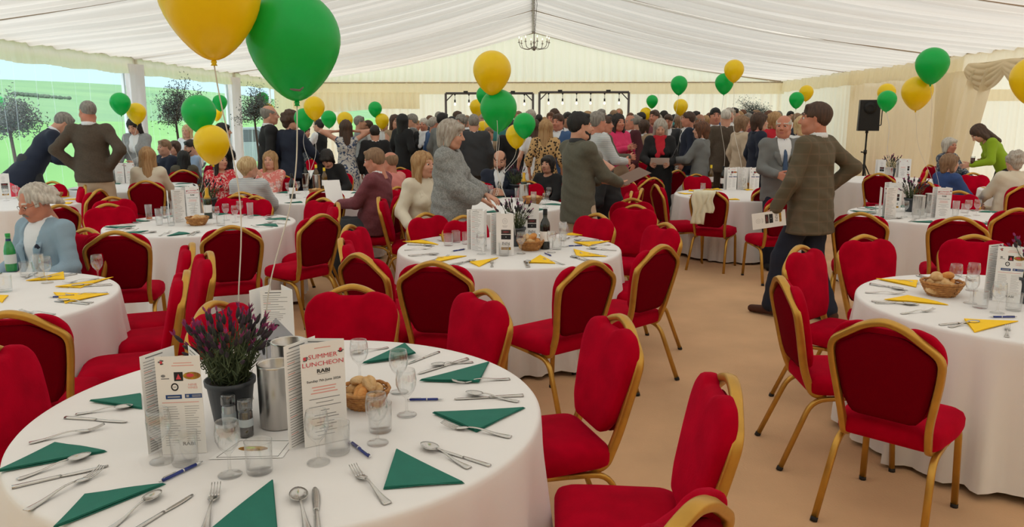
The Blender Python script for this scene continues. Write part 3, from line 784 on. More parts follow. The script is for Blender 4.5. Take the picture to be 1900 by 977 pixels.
def put(name, me, p, rz, label, cat, group=None, z=None, tilt=(0, 0)):
    o = obj(name, me); o.location = p; o.rotation_euler = (tilt[0], tilt[1], rz); tag(o, label, cat, group); return o
ZT = .7515
def pz(px, py): return PZ(px, py, ZT)

# ------------------------------------------------------------------ print helpers (flat print on cards)
_fc = {}
def text_mesh(txt, size, m, name='print', bold=0.0):
    c = bpy.data.curves.new('t', 'FONT'); c.body = txt; c.size = size; c.align_x = 'CENTER'; c.align_y = 'CENTER'; c.offset = bold; c.resolution_u = 2
    o = bpy.data.objects.new('t', c); C.objects.link(o); dg = bpy.context.evaluated_depsgraph_get(); me = bpy.data.meshes.new_from_object(o.evaluated_get(dg))
    bpy.data.objects.remove(o); me.name = name; me.materials.clear(); me.materials.append(m); return me
M_ink = mat('black ink', (30, 30, 32), .7); M_grey = mat('grey print', (128, 128, 130), .8); M_red = mat('red print', (214, 70, 84), .8)
M_blue = mat('blue print', (30, 68, 130), .8); M_pinkp = mat('pink print', (232, 168, 160), .8); M_lpr = mat('pale grey print', (178, 176, 178), .8)
M_burger = mat('food photo print', (206, 160, 40), .7, rgb2=(110, 56, 30), vscale=60); M_brown = mat('dark photo print', (44, 30, 28), .7, rgb2=(80, 60, 54), vscale=40)
PRM = [M_ink, M_grey, M_red, M_blue, M_pinkp, M_lpr, M_burger, M_brown]
def quad(mb, x, z, w, h, mi, y=-.0006):
    mb.add([(x-w/2, y, z-h/2), (x+w/2, y, z-h/2), (x+w/2, y, z+h/2), (x-w/2, y, z+h/2)], [(0, 1, 2, 3)], mi, False)
def ring_q(mb, x, z, r0, r1, mi, n=18, sx=1.):
    vs = []
    for j in range(n):
        a = 2*math.pi*j/n; vs += [(x+sx*r0*math.cos(a), -.0006, z+r0*math.sin(a)), (x+sx*r1*math.cos(a), -.0006, z+r1*math.sin(a))]
    mb.add(vs, [(2*j, 2*j+1, (2*j+3) % (2*n), (2*j+2) % (2*n)) for j in range(n)], mi, False)
def ell(mb, x, z, rx, rz_, mi, n=16, y=-.0007):
    mb.add([(x+rx*math.cos(2*math.pi*j/n), y, z+rz_*math.sin(2*math.pi*j/n)) for j in range(n)], [tuple(range(n))], mi, False)
def lines(mb, x0, x1, z0, z1, n, mi, seed=0, h=.0016, cen=False):
    rg = random.Random(seed)
    for i in range(n):
        z = z0+(z1-z0)*i/max(1, n-1); L_ = (x1-x0)*rg.uniform(.55, 1); quad(mb, (x0+x1)/2 if cen else x0+L_/2, z, L_, h, mi)
def flowers(mb, x, z, s, seed):
    rg = random.Random(seed)
    for k in range(6):
        a = rg.uniform(0, 6.28); ell(mb, x+s*.5*math.cos(a), z+s*.5*math.sin(a), s*.42, s*.16, 1 if k % 2 else 0, 7, -.0007-k*.00004)
    ell(mb, x, z, s*.4, s*.4, 2, 9, -.0011)
def print_sponsors(lod=0):                     # sponsor page, card 0.10 x 0.21, origin bottom centre
    mb = MB(); flowers(mb, -.036, .198, .008, 1); lines(mb, -.02, .042, .1955, .190, 2, 4, 3, cen=True)
    ell(mb, -.034, .169, .005, .003, 1); quad(mb, -.030, .163, .018, .002, 1)
    quad(mb, 0, .167, .020, .019, 0); 
    mb.add([(-.006, -.0009, .161), (.006, -.0009, .161), (.0, -.0009, .173)], [(0, 1, 2)], 2, False)
    ell(mb, .030, .168, .020, .008, 6); ell(mb, .026, .169, .009, .004, 2, 9, -.0009)
    ring_q(mb, -.010, .145, .0055, .0085, 0); quad(mb, -.010, .145, .007, .0015, 1)
    quad(mb, -.014, .124, .036, .009, 3); quad(mb, -.014, .124, .028, .003, 5, -.0009)
    quad(mb, .030, .125, .038, .009, 3); quad(mb, .037, .1265, .020, .0014, 5, -.0009); quad(mb, .037, .1235, .020, .0014, 5, -.0009); quad(mb, .017, .125, .006, .005, 5, -.0009)
    lines(mb, -.042, .042, .112, .112, 1, 4, 2, cen=True)
    lines(mb, -.040, -.004, .103, .020, 17, 5, 5, .0012); lines(mb, .008, .044, .103, .028, 16, 5, 6, .0012)
    return mb.mesh('print', PRM)
def print_lines(seed=1):
    mb = MB(); quad(mb, -.01, .203, .05, .0026, 1)
    z = .195; rg = random.Random(seed)
    while z > .02:
        k = rg.randint(3, 6); lines(mb, -.042, .040, z, z-.0045*k, k, 1, int(z*1e4), .0012); z -= .0045*k+.008
        quad(mb, -.03, z+.004, .022, .0016, 4)
    return mb.mesh('print', PRM)
def print_title():
    mb = MB(); flowers(mb, -.041, .181, .009, 2); flowers(mb, .041, .190, .009, 5); lines(mb, -.03, .03, .199, .199, 1, 4, 1, cen=True)
    quad(mb, 0, .146, .028, .0009, 1); lines(mb, -.042, .042, .120, .108, 3, 4, 4, .0022, True)
    for z, wd in ((.096, .07), (.088, .04), (.080, .074), (.071, .02), (.062, .05), (.056, .062), (.047, .04), (.041, .05), (.034, .03), (.028, .05), (.020, .04)): quad(mb, 0, z, wd, .0014, 1)
    return mb.mesh('print', PRM)
def print_crest():
    mb = MB(); ring_q(mb, .0, .172, .013, .0145, 5); ring_q(mb, 0, .172, .005, .0065, 5); quad(mb, 0, .148, .03, .002, 5); quad(mb, 0, .142, .022, .0016, 5)
    quad(mb, .006, .118, .056, .022, 7); quad(mb, .006, .092, .056, .024, 0); quad(mb, .006, .092, .004, .006, 5, -.0009); quad(mb, .006, .118, .03, .002, 2, -.0009)
    for k in range(7): quad(mb, -.014+.0065*k, .060+.002*math.sin(k*2), .0028, .014-.003*(k % 3), 0)
    quad(mb, .006, .052, .045, .0016, 0); quad(mb, .006, .034, .056, .014, 6); return mb.mesh('print', PRM)
PR = {'sponsor': print_sponsors(), 'lines': print_lines(), 'title': print_title(), 'crest': print_crest()}
TX = {'SUMMER': text_mesh('SUMMER', .0165, M_red), 'LUNCHEON': text_mesh('LUNCHEON', .0165, M_red), 'RABI': text_mesh('RABI', .014, M_ink, bold=.0004),
      'DATE': text_mesh('Sunday 7th June 2026', .0085, M_ink, bold=.0001), 'NINE': text_mesh('NINE\nVINES', .0085, M_pinkp)}
def panel_mesh(w, h):
    mb = MB(); mb.box((0, 0, h/2), (w, .0007, h)); return mb.mesh('panel', M_white)
PANEL = panel_mesh(.100, .210)
def card(p, rz, label, faces=('sponsor', 'lines', 'lines'), tri=True, scale=1., lean=0., open_=60, text=True):
    """standing tri-fold printed menu: three panels, origin at bottom centre of the front panel (front faces local -Y)"""
    r = bpy.data.objects.new('menu_card', None); C.objects.link(r); r.location = p; r.rotation_euler = (lean, 0, rz); r.scale = (1.25*scale, 1.25*scale, 1.05*scale)
    tag(r, label, 'menu', 'printed menu cards standing on the tables')
    a = R(open_); specs = [((0, 0, 0), 0.)]
    if tri:
        specs.append(((.05-.05*math.cos(a), .05*math.sin(a)+.0012, 0), math.pi-a))      # back right panel
        specs.append(((-.05-.034+.05*math.cos(a)+.0, .05*math.sin(a)+.0+.004, 0), a))   # back left panel, edge passing the front one
    for k, (l, th) in enumerate(specs):
        q = bpy.data.objects.new('panel', PANEL); C.objects.link(q); q.parent = r; q.location = l; q.rotation_euler = (0, 0, th); q.scale = (1, 1, 1.36)
        f = faces[k] if k < len(faces) else None
        if f:
            t = bpy.data.objects.new('print', PR[f]); C.objects.link(t); t.parent = q
            if k == 1: t.rotation_euler = (0, 0, math.pi)
            if f == 'title' and text:
                for nm, z, x in (('SUMMER', .182, .0), ('LUNCHEON', .167, -.0), ('RABI', .152, 0), ('DATE', .133, 0)):
                    g = bpy.data.objects.new('lettering', TX[nm]); C.objects.link(g); g.parent = q; g.location = (x, -.0013, z); g.rotation_euler = (math.pi/2, 0, 0); g.scale = (1.05, .77, 1)
            if f == 'sponsor' and text:
                g = bpy.data.objects.new('lettering', TX['NINE']); C.objects.link(g); g.parent = q; g.location = (.030, -.0013, .146); g.rotation_euler = (math.pi/2, 0, 0); g.scale = (1, .75, 1)
                g = bpy.data.objects.new('lettering', TX['RABI']); C.objects.link(g); g.parent = q; g.location = (.012, -.0013, .022); g.rotation_euler = (math.pi/2, 0, 0); g.scale = (1, .75, 1)
    return r
def face_cam(p, extra=0): return math.atan2(p[0], p[1])*-1+R(extra)

# ------------------------------------------------------------------ the nearest table, piece by piece
NT = 'the nearest table'
for cs, cu, lb in ((((735, 836), (711, 908), (862, 897)), 0, 'teal paper napkin folded to a triangle, nearest the bottom edge right of the tumblers'),
           (((802, 768), (975, 757), (884, 802)), 0, 'teal paper napkin at the right rim, between a fork and crossed spoon and knife'),
           (((778, 708), (908, 672), (889, 711)), .004, 'teal paper napkin at the back right rim, under the big red chair'),
           (((672, 676), (752, 637), (772, 664)), .02, 'teal paper napkin behind the wine glasses, standing up at one corner'),
           (((-12, 880), (102, 822), (199, 838)), 0, 'teal paper napkin at the left rim, beside the dark red chair'),
           (((96, 985), (156, 919), (308, 898)), 0, 'teal paper napkin at the front left, ending under the pen'),
           (((166, 746), (262, 731), (264, 759)), 0, 'teal paper napkin pushed behind the big menu card'),
           (((507, 893), (516, 992), (380, 992)), 0, 'teal paper napkin cut by the bottom edge beside a fork')):
    w3 = [pz(*c) for c in cs]; me = tri_napkin(*w3, M_ngreen, 3, cu)
    put('napkin', me, w3[0], 0, lb, 'napkin', 'teal napkins on the nearest table')
def lay(kind, tip, end, lb):
    a, b = pz(*tip), pz(*end); d = a-b; c = (a+b)/2; L0 = {'fork': .207, 'spoon': .205, 'knife': .23, 'pen': .13}[kind]
    rz = math.atan2(-d.x, d.y); s = min(1.15, max(.85, d.length/L0)); g = {'fork': 'steel forks on the nearest table', 'spoon': 'steel spoons on the nearest table', 'knife': 'steel knives on the nearest table', 'pen': 'navy pens on the nearest table'}[kind]
    if kind == 'pen': PEN.place(c, rz, lb, 'pen', g, scale=s); return
    o = put(kind, {'fork': ME_fork, 'spoon': ME_spoon, 'knife': ME_knife}[kind], c, rz, lb, kind, g); o.scale = (s,)*3
    if kind == 'spoon': o.location.z += .0005
for a in (
 ('fork', (650, 866), (725, 940), 'steel fork left of the frontmost teal triangle, pointing up and left'),
 ('fork', (818, 790), (949, 811), 'steel fork just below the right rim napkin'),
 ('fork', (838, 712), (945, 703), 'steel fork just below the back right napkin'),
 ('fork', (198, 870), (41, 951), 'steel fork above the front left napkin'),
 ('fork', (196, 793), (55, 822), 'steel fork above the left rim napkin'),
 ('fork', (403, 902), (378, 992), 'steel fork pointing up, cut by the bottom edge beside a napkin'),
 ('spoon', (782, 826), (870, 868), 'steel spoon crossing a knife beside the frontmost teal triangle'),
 ('knife', (818, 836), (902, 862), 'steel knife crossed by a spoon beside the frontmost teal triangle'),
 ('spoon', (863, 731), (961, 745), 'steel spoon crossing a knife by the right rim'),
 ('knife', (843, 741), (971, 734), 'steel knife crossed by a spoon by the right rim'),
 ('spoon', (799, 680), (876, 672), 'steel spoon on a knife at the back right rim'),
 ('knife', (776, 694), (868, 666), 'steel knife under a spoon at the back right rim'),
 ('knife', (760, 674), (812, 654), 'steel knife behind the raised napkin corner'),
 ('spoon', (171, 845), (34, 889), 'steel spoon just below the left rim napkin'),
 ('knife', (201, 864), (22, 905), 'steel knife below the left rim napkin and spoon'),
 ('spoon', (237, 757), (154, 767), 'steel spoon between the hidden napkin and a knife, left of the big menu'),
 ('knife', (236, 783), (121, 775), 'steel knife lying flat left of the big menu'),
 ('spoon', (299, 914), (203, 982), 'steel spoon below the front left napkin'),
 ('knife', (357, 918), (248, 985), 'steel knife right of the front left spoon'),
 ('spoon', (549, 904), (575, 1000), 'steel spoon standing on end at the bottom edge centre'),
 ('knife', (584, 905), (590, 995), 'steel knife beside the bottom edge spoon'),
 ('spoon', (662, 656), (708, 647), 'steel spoon seen through the rearmost wine glass'),
 ('pen', (375, 859), (299, 895), 'navy ballpoint pen touching the front left napkin'),
 ('pen', (822, 742), (758, 743), 'navy ballpoint pen behind the foremost right wine glass'),
 ('pen', (648, 820), (686, 849), 'navy ballpoint pen beside the title card and tumbler')): lay(*a)
for px, py, lb in ((300, 855, 'empty wine glass in front of the big menu card'), (427, 880, 'empty wine glass left of the tumbler, on the printed sheet'), (591, 857, 'empty wine glass in front of the title card'),
                   (701, 821, 'empty wine glass in front of the bread basket'), (755, 769, 'empty wine glass with the navy pen behind its stem'), (741, 727, 'empty wine glass right of the bread rolls, behind another glass'), (668, 705, 'empty wine glass behind the bread rolls')):
    GOB.place(pz(px, py), 0, lb, 'glass', 'wine glasses on the nearest table', scale=1.0 if py > 740 else 1.0)
for px, py, lb in ((344, 858, 'clear tumbler at the foot of the big menu card'), (482, 874, 'clear tumbler on the corner of the printed sheet'), (627, 838, 'clear tumbler right of the title card'), (706, 798, 'clear tumbler behind the wine glass by the bread')):
    TUM.place(pz(px, py), 0, lb, 'glass', 'tumblers on the nearest table')
P_ = pz(300, 843); Q_ = pz(386, 839)
card((P_+Q_)/2, math.atan2((Q_-P_).y, (Q_-P_).x), 'large tri-fold menu card with sponsor emblems, left of the lavender', ('sponsor', 'lines', 'lines'))
P_ = pz(559, 832); Q_ = pz(652, 812)
card((P_+Q_)/2, math.atan2((Q_-P_).y, (Q_-P_).x), 'tri-fold menu card titled SUMMER LUNCHEON right of the steel cooler', ('title', 'lines', 'lines'), open_=32, scale=1.07)
pp = pz(520, 672); card(pp, R(8), 'tri-fold menu card standing behind the steel coolers', ('lines', None, None))
POT0.place(pz(432, 778), .6, 'lavender with magenta flowers in a grey pot, left of the steel cooler', 'plant')
COOL.place(pz(519, 786), 0, 'brushed steel wine cooler right of the lavender pot', 'wine cooler', scale=1.05)
COOL.place(pz(541, 735), 0, 'brushed steel wine cooler half hidden behind the front one', 'wine cooler', scale=1.05)
# diamond tent card with dark ink bull drawing
s = Spec('diamond_card'); mb = MB(); mb.box((0, 0, .07), (.10, .0012, .10), Matrix.Rotation(R(45), 3, 'Y')); M_gc = mat('silver grey card', (168, 168, 176), .45); pn = s.part('panel', mb.mesh('panel', M_gc))
mb = MB(); 
for (x, z, rx, rz_) in ((-.03, .075, .012, .007), (-.036, .060, .004, .014), (.006, .088, .012, .006), (.014, .076, .004, .013), (.002, .123, .007, .003), (-.002, .118, .003, .005), (-.015, .083, .010, .003)): ell(mb, x, z, rx, rz_, 0, 10, -.0012)
ring_q(mb, .026, .055, .009, .013, 0); 
for v in range(len(mb.v)): mb.v[v] = (mb.v[v][0], min(mb.v[v][1], -.0012), mb.v[v][2])
s.part('print', mb.mesh('print', PRM), pn)
s.place(pz(518, 694), R(-8), 'silver grey diamond shaped card with dark ink drawing behind the coolers', 'card', scale=1.6)
M_clear = glass_mat('clear plastic', (.86, .88, .9), .5, .7)
for px, py, lb, cm in ((427, 797, 'small clear salt grinder in front of the grey pot', mat('salt', (214, 214, 216), .8)), (458, 808, 'small clear pepper grinder beside the steel cooler', mat('peppercorns', (38, 34, 32), .9, rgb2=(70, 62, 56), vscale=150))):
    s = Spec('spice_grinder'); mb = MB(); mb.lathe([(0, 0), (.019, 0), (.0205, .002), (.0205, .078), (.0, .079)], 20); s.part('contents', mb.mesh('contents', cm))
    mb = MB(); mb.lathe([(.0215, .0), (.0215, .080), (.019, .084)], 20); s.part('jar', mb.mesh('jar', M_clear))
    mb = MB(); mb.lathe([(0, .084), (.0195, .084), (.0225, .088), (.0225, .116), (.021, .120), (0, .120)], 20); s.part('cap', mb.mesh('cap', M_clear))
    mb = MB(); mb.lathe([(.0222, .035), (.0222, .06)], 16); s.part('sticker', mb.mesh('sticker', mat('pale sticker', (180, 190, 196), .6)))
    s.place(pz(px, py), 0, lb, 'grinder')
bread(pz(677, 752), NT, 3, 1.0, 9)
q4 = [pz(387, 852), pz(524, 849), pz(550, 815), pz(440, 815)]; c4 = sum(q4, Vector())/4
mb = MB(); vs = [(p-c4) for p in q4]; mb.add([(v.x, v.y, .0008) for v in vs], [(0, 1, 2, 3)], 0, False); o = obj('printed_sheet', mb.mesh('sheet', M_white)); o.location = c4
tag(o, 'printed paper sheet with a food picture and black border under the tumbler', 'paper')
mb = MB(); vv = [v*.84 for v in vs]
for i in range(4):
    a, b = vv[i], vv[(i+1) % 4]; mb.tube([(a.x, a.y, .0012), (b.x, b.y, .0012)], .0007, 4, mi=0)
ctr = (vv[0]+vv[1]+vv[2]+vv[3])/4; n = 16
mb.add([(ctr.x+.045*math.cos(2*math.pi*j/n)-.01, ctr.y+.018*math.sin(2*math.pi*j/n), .0014) for j in range(n)], [tuple(range(n))], 6, False)
mb.add([(ctr.x+.016*math.cos(2*math.pi*j/n)-.02, ctr.y+.008*math.sin(2*math.pi*j/n)+.004, .0018) for j in range(n)], [tuple(range(n))], 8, False)
k = bpy.data.objects.new('print', mb.mesh('print', PRM+[mat('lettuce print', (170, 200, 40), .8)])); C.objects.link(k); k.parent = o

# ------------------------------------------------------------------ the other tables
RIMW = ['nearest', 'near right', 'right-hand', 'mid right', 'far right', 'farthest', 'far left', 'mid left', 'left-hand', 'near left']
def settings(tk, n=10, phase=0., cut=True, nap=True, skip=()):
    x, y, col, ph = TABLES[tk]; m = M_nyellow if col == 'y' else M_ngreen; cn = 'yellow' if col == 'y' else 'teal'; rg = random.Random(hash(tk) % 1000 if False else len(tk)*7+int(x*10))
    for i in range(n):
        if i in skip: continue
        a = -math.pi/2+phase+2*math.pi*i/n; wd = RIMW[int(round(i*10/n)) % 10]
        rad = Vector((math.cos(a), math.sin(a), 0)); tan = Vector((-rad.y, rad.x, 0)); c = Vector((x, y, ZT))+rad*(RT-.16)
        if nap:
            j = rg.uniform(-.3, .3); r2 = rad*math.cos(j)+tan*math.sin(j); t2 = tan*math.cos(j)-rad*math.sin(j)
            w3 = [c+r2*.13-t2*.07, c-r2*.12+t2*.01, c+r2*.03+t2*.11]; key = (col, i % 3)
            me = tri_napkin(w3[0], w3[1], w3[2], m, 2)
            put('napkin', me, w3[0], 0, '%s triangular napkin at the %s place of %s' % (cn, wd, ph), 'napkin', '%s napkins on the other tables' % cn)
        if cut:
            for kd, me, off in (('fork', ME_fork, -.105), ('knife', ME_knife, .125), ('spoon', ME_spoon, .150)):
                o = put(kd, me, c+tan*(off+rg.uniform(-.008, .008)), math.atan2(rad.x, -rad.y)+rg.uniform(-.12, .12), 'steel %s at the %s place of %s' % (kd, wd, ph), kd, 'steel %s on the other tables' % {'fork': 'forks', 'knife': 'knives', 'spoon': 'spoons'}[kd])
def off(tk, dx, dy): return Vector((TABLES[tk][0]+dx, TABLES[tk][1]+dy, ZT))
settings('mid', nap=False); settings('left', phase=.12, nap=False); settings('right', phase=.1, nap=False)
for tk, cs, wd in (('right', ((1625, 518), (1703, 520), (1700, 533)), 'at the far left rim'), ('right', ((1640, 557), (1684, 548), (1760, 566)), 'below the bread basket'), ('right', ((1788, 593), (1890, 596), (1808, 617)), 'below the navy pen'), ('left', ((102, 533), (211, 514), (150, 534)), 'between two forks'), ('left', ((99, 544), (203, 545), (121, 563)), 'nearest us'), ('left', ((48, 522), (118, 504), (120, 518)), 'by the blue sleeve'), ('left', ((-20, 548), (16, 548), (4, 562)), 'at the left edge'),
    ('mid', ((747, 449), (814, 454), (782, 445)), 'farthest left'), ('mid', ((806, 488), (866, 475), (811, 477)), 'at the near left rim'), ('mid', ((871, 487), (925, 478), (889, 495)), 'left of the crest menu foot'), ('mid', ((979, 488), (1002, 473), (1031, 489)), 'right of the crest menu foot'), ('mid', ((1064, 463), (1126, 476), (1070, 476)), 'at the near right rim'), ('mid', ((1064, 450), (1132, 447), (1092, 457)), 'at the far right rim'), ('mid', ((812, 435), (838, 436), (826, 441)), 'at the back left'), ('mid', ((1086, 437), (1046, 436), (1062, 432)), 'at the back right')):
    w3 = [pz(*c) for c in cs]; put('napkin', tri_napkin(*w3, M_nyellow, 2), w3[0], 0, 'yellow folded napkin %s of %s' % (wd, TABLES[tk][3]), 'napkin', 'yellow napkins on the other tables')
settings('teal', phase=.1); settings('tweed'); settings('edge', cut=False, phase=.3); settings('towel', phase=.2, n=10, cut=False)
settings('mauve', cut=False, n=8); settings('beard', cut=False, n=8); settings('window', cut=False, n=8)
settings('white', cut=False, n=6); settings('crowd', cut=False, n=6)
def gl(tk, pts, spec=None):
    ph = TABLES[tk][3]
    for k, (dx, dy, lb, kind) in enumerate(pts):
        q_ = math.hypot(dx, dy); dx, dy = (dx, dy) if q_ < .77 else (dx*.77/q_, dy*.77/q_)
        near = TABLES[tk][1] < 7
        sp = {'g': GOB if near else GOBF, 't': TUM if near else TUMF, 'h': HIG, 'b': PINT}[kind]
        sp.place(off(tk, dx, dy), 0, '%s %s %s' % ({'g': 'empty wine glass', 't': 'clear tumbler', 'h': 'tall straight glass', 'b': 'half full beer glass'}[kind], lb, ph), 'glass', 'glasses on the farther tables')
def pt(tk, px, py):                      # a table-top spot by where it is seen
    q = pz(px, py); return (q.x-TABLES[tk][0], q.y-TABLES[tk][1])
def gpx(tk, lst): gl(tk, [(*pt(tk, px, py), lb, kd) for px, py, lb, kd in lst])
gpx('mid', [(893, 471, 'before the left menu of', 'g'), (967, 470, 'tilting light in front of the bread of', 'g'), (1023, 468, 'right of the bread of', 'g'), (1033, 462, 'behind the pen of', 't'), (1046, 457, 'farthest right on', 'g'), (1044, 446, 'with napkin scraps on', 'h'), (832, 455, 'leftmost on', 't'), (846, 449, 'second from the left on', 't'), (857, 443, 'between the left tumblers of', 'g'), (866, 452, 'beside the left menu of', 't'), (935, 474, 'at the foot of the crest menu of', 't')])
gpx('left', [(88, 524, 'nearest the pen of', 'g'), (74, 516, 'with water behind the front one on', 'h'), (183, 520, 'set apart, before the yellow napkin on', 'g'), (10, 540, 'at the left edge of', 't'), (50, 512, 'below the green bottle of', 't')])
gpx('right', [(1800, 562, 'right of the bread basket of', 'g'), (1770, 540, 'behind the bread basket of', 'g'), (1803, 538, 'tallest behind the bread of', 'g'), (1850, 580, 'in front of the menu of', 'g'), (1818, 570, 'squat between the glasses of', 't'), (1880, 575, 'beside the clear grinder of', 't')])
gpx('teal', [(277, 408, 'amber at the back left of', 'b'), (307, 414, 'left of the menus of', 'g'), (318, 418, 'in the cluster left of the menus of', 'h'), (296, 417, 'nearest in the left cluster of', 'h'), (330, 409, 'touching the menus of', 'g'), (402, 414, 'right of the bread of', 'g'), (420, 408, 'in the middle of the right cluster of', 'g'), (437, 412, 'rightmost before the string of', 'g'), (446, 402, 'behind the right cluster of', 'g'), (465, 404, 'last on the right of', 'h'), (410, 418, 'squat at the right of the bread of', 't')])
gpx('tweed', [(1678, 402, 'left of the coolers of', 'g'), (1724, 402, 'between the coolers and menu of', 'g'), (1772, 400, 'right of the menu of', 'h'), (1795, 400, 'second right of the menu of', 'g'), (1812, 399, 'rightmost tall one on', 'g'), (1790, 394, 'clustered right of the menu of', 't'), (1630, 396, 'next to the tweed sleeve on', 't'), (1652, 402, 'left of the folded menu of', 'h'), (1700, 405, 'bluish at the middle of', 't'), (1712, 404, 'bluish second at the middle of', 't')])
gpx('mauve', [(535, 362, 'left of the dark bottle on', 'g'), (517, 358, 'far left on', 'g'), (553, 359, 'behind the dark bottle on', 'g'), (568, 366, 'pale wine coloured, before the coolers on', 'g'), (505, 362, 'behind the striped jumper on', 'g')])
gpx('beard', [(878, 360, 'left of the string on', 'g'), (893, 358, 'second from the left on', 'g'), (910, 362, 'below the bearded face on', 'h'), (1012, 385, 'right of the bread bowl on', 'g'), (1020, 372, 'behind the right one on', 'g'), (960, 372, 'left of the cooler on', 'h'), (990, 380, 'before the bread bowl on', 'h')])
gpx('towel', [(1304, 352, 'behind the towel on', 't'), (1378, 352, 'before the bread bowl on', 'g'), (1367, 348, 'left of the bread bowl on', 'g'), (1419, 343, 'right of the menus on', 't')])
gpx('crowd', [(1195, 318, 'leftmost on', 'g'), (1205, 314, 'left of the bread on', 'g'), (1272, 322, 'in front of the right menu on', 'g'), (1290, 320, 'rightmost on', 'g'), (1256, 316, 'between the menus on', 't')])
gpx('window', [(203, 336, 'left of the menus on', 'g'), (212, 340, 'amber between the menus on', 'b'), (225, 333, 'behind the menus on', 'g')])
gpx('edge', [(12, 372, 'left at the edge of', 'g'), (30, 368, 'behind the white hair on', 'g')])
gpx('back', [(880, 309, 'leftmost on', 'g'), (890, 312, 'second on', 't'), (922, 312, 'between the menus of', 'g'), (975, 312, 'rightmost on', 'g'), (986, 309, 'behind the rightmost on', 't')])
def cd_(px, py, tk, lb, faces, turn=0, tri=True, open_=60):
    q_ = pz(px, py); d_ = Vector((q_.x-TABLES[tk][0], q_.y-TABLES[tk][1], 0)); d_ = d_ if d_.length < .70 else d_*(.70/d_.length); q_ = Vector((TABLES[tk][0]+d_.x, TABLES[tk][1]+d_.y, ZT)); card(q_, face_cam(pz(px, py), turn), lb, faces, tri, open_=open_, text=pz(px, py).y < 9)
cd_(937, 473, 'mid', 'tri-fold menu with a round crest, nearest on the centre table', ('crest', 'lines', 'lines'), -6)
cd_(886, 465, 'mid', 'tri-fold menu leftmost on the centre table, turned aside', ('lines', 'sponsor', 'lines'), -40)
cd_(985, 449, 'mid', 'tri-fold menu with a round crest behind the bread of the centre table', ('crest', 'lines', 'lines'), 0)
cd_(1866, 560, 'right', 'tri-fold menu with sponsor emblems on the right-hand table', ('sponsor', 'lines', 'lines'), 0)
cd_(335, 412, 'teal', 'tri-fold menu showing its fold edge, left one on the teal napkin table', ('lines', 'lines', 'lines'), 35)
cd_(360, 402, 'teal', 'printed menu facing us, right one on the teal napkin table', ('title', 'lines', 'lines'), -5)
cd_(1650, 405, 'tweed', 'folded plain menu edge-on beside the tweed jacket', ('lines', 'sponsor', 'lines'), 40)
cd_(1748, 405, 'tweed', 'tri-fold menu with red title on the table behind the back-view chair', ('title', 'lines', 'lines'), -3)
cd_(1658, 392, 'tweed', 'dark lettered menu behind the edge-on one', ('crest', 'lines', 'lines'), 0)
cd_(1357, 352, 'towel', 'sponsor menu left of the bread bowl beyond the towel', ('sponsor', None, None), 0)
cd_(1399, 352, 'towel', 'sponsor menu right of the bread bowl beyond the towel', ('sponsor', None, None), 0)
cd_(1378, 336, 'towel', 'menu half hidden behind the dark plant of the towel table', ('lines', None, None), 0)
cd_(1206, 305, 'crowd', 'narrow pale menu left of the others before the pink jacket', ('title', None, None), 10)
cd_(1217, 317, 'crowd', 'faint menu behind the bread bowl before the pink jacket', ('lines', None, None), 0)
cd_(1246, 319, 'crowd', 'menu with red heading, middle of the table before the crowd', ('title', None, None), 0)
cd_(1270, 316, 'crowd', 'menu right of the red headed one before the crowd', ('crest', None, None), 0)
cd_(905, 306, 'back', 'small white menu left of the far balloon strings', ('crest', None, None), 0)
cd_(945, 306, 'back', 'small white menu right of the far balloon strings', ('crest', None, None), 0)
cd_(641, 316, 'floral', 'far menu with dark squares below the floral dress', ('crest', None, None), 0)
cd_(1634, 331, 'speaker', 'small menu left of the lavender by the loudspeaker', ('crest', None, None), -25)
cd_(1674, 329, 'speaker', 'menu with grey emblem right of the lavender by the loudspeaker', ('title', None, None), 0)
cd_(1696, 327, 'speaker', 'menu at the right of the loudspeaker table', ('crest', None, None), 0)
cd_(214, 338, 'window', 'pale blue lit menu, left one by the windows', ('title', None, None), 10)
cd_(241, 338, 'window', 'pale blue lit menu, right one by the windows', ('title', None, None), 0)
cd_(10, 368, 'edge', 'menu at the left edge above the yellow napkin', ('crest', 'lines', 'lines'), 0)
for tk, px, py, lb in (('mid', 957, 455, 'lavender pot on the centre table behind the crest menu'), ('tweed', 1690, 392, 'lavender pot beside the twin wine coolers on the right'), ('teal', 390, 392, 'dark green pot plant beside the gold-necked bottle'),
                       ('speaker', 1652, 328, 'lavender pot on the table below the loudspeaker'), ('beard', 957, 362, 'dark lavender in front of the bearded man'), ('towel', 1375, 330, 'dark plant behind the bread bowl of the towel table'), ('right', 1905, 560, 'lavender pot cut by the right edge')):
    POT1.place(pz(px, py), px*.1, lb, 'plant', 'lavender pots on the farther tables')
for px, py, lb in ((1703, 398, 'steel wine cooler left one of the pair on the right'), (1725, 394, 'dark sided steel wine cooler right one of the pair on the right'), (568, 347, 'steel wine cooler left one before the dark haired diner'), (588, 350, 'steel wine cooler with yellow capped bottle before the dark haired diner'), (972, 372, 'steel wine cooler with a gold necked bottle on the bearded man\'s table'), (1648, 334, 'steel wine cooler below the lavender by the loudspeaker')):
    COOL.place(pz(px, py), 0, lb, 'wine cooler', 'steel wine coolers on the farther tables')
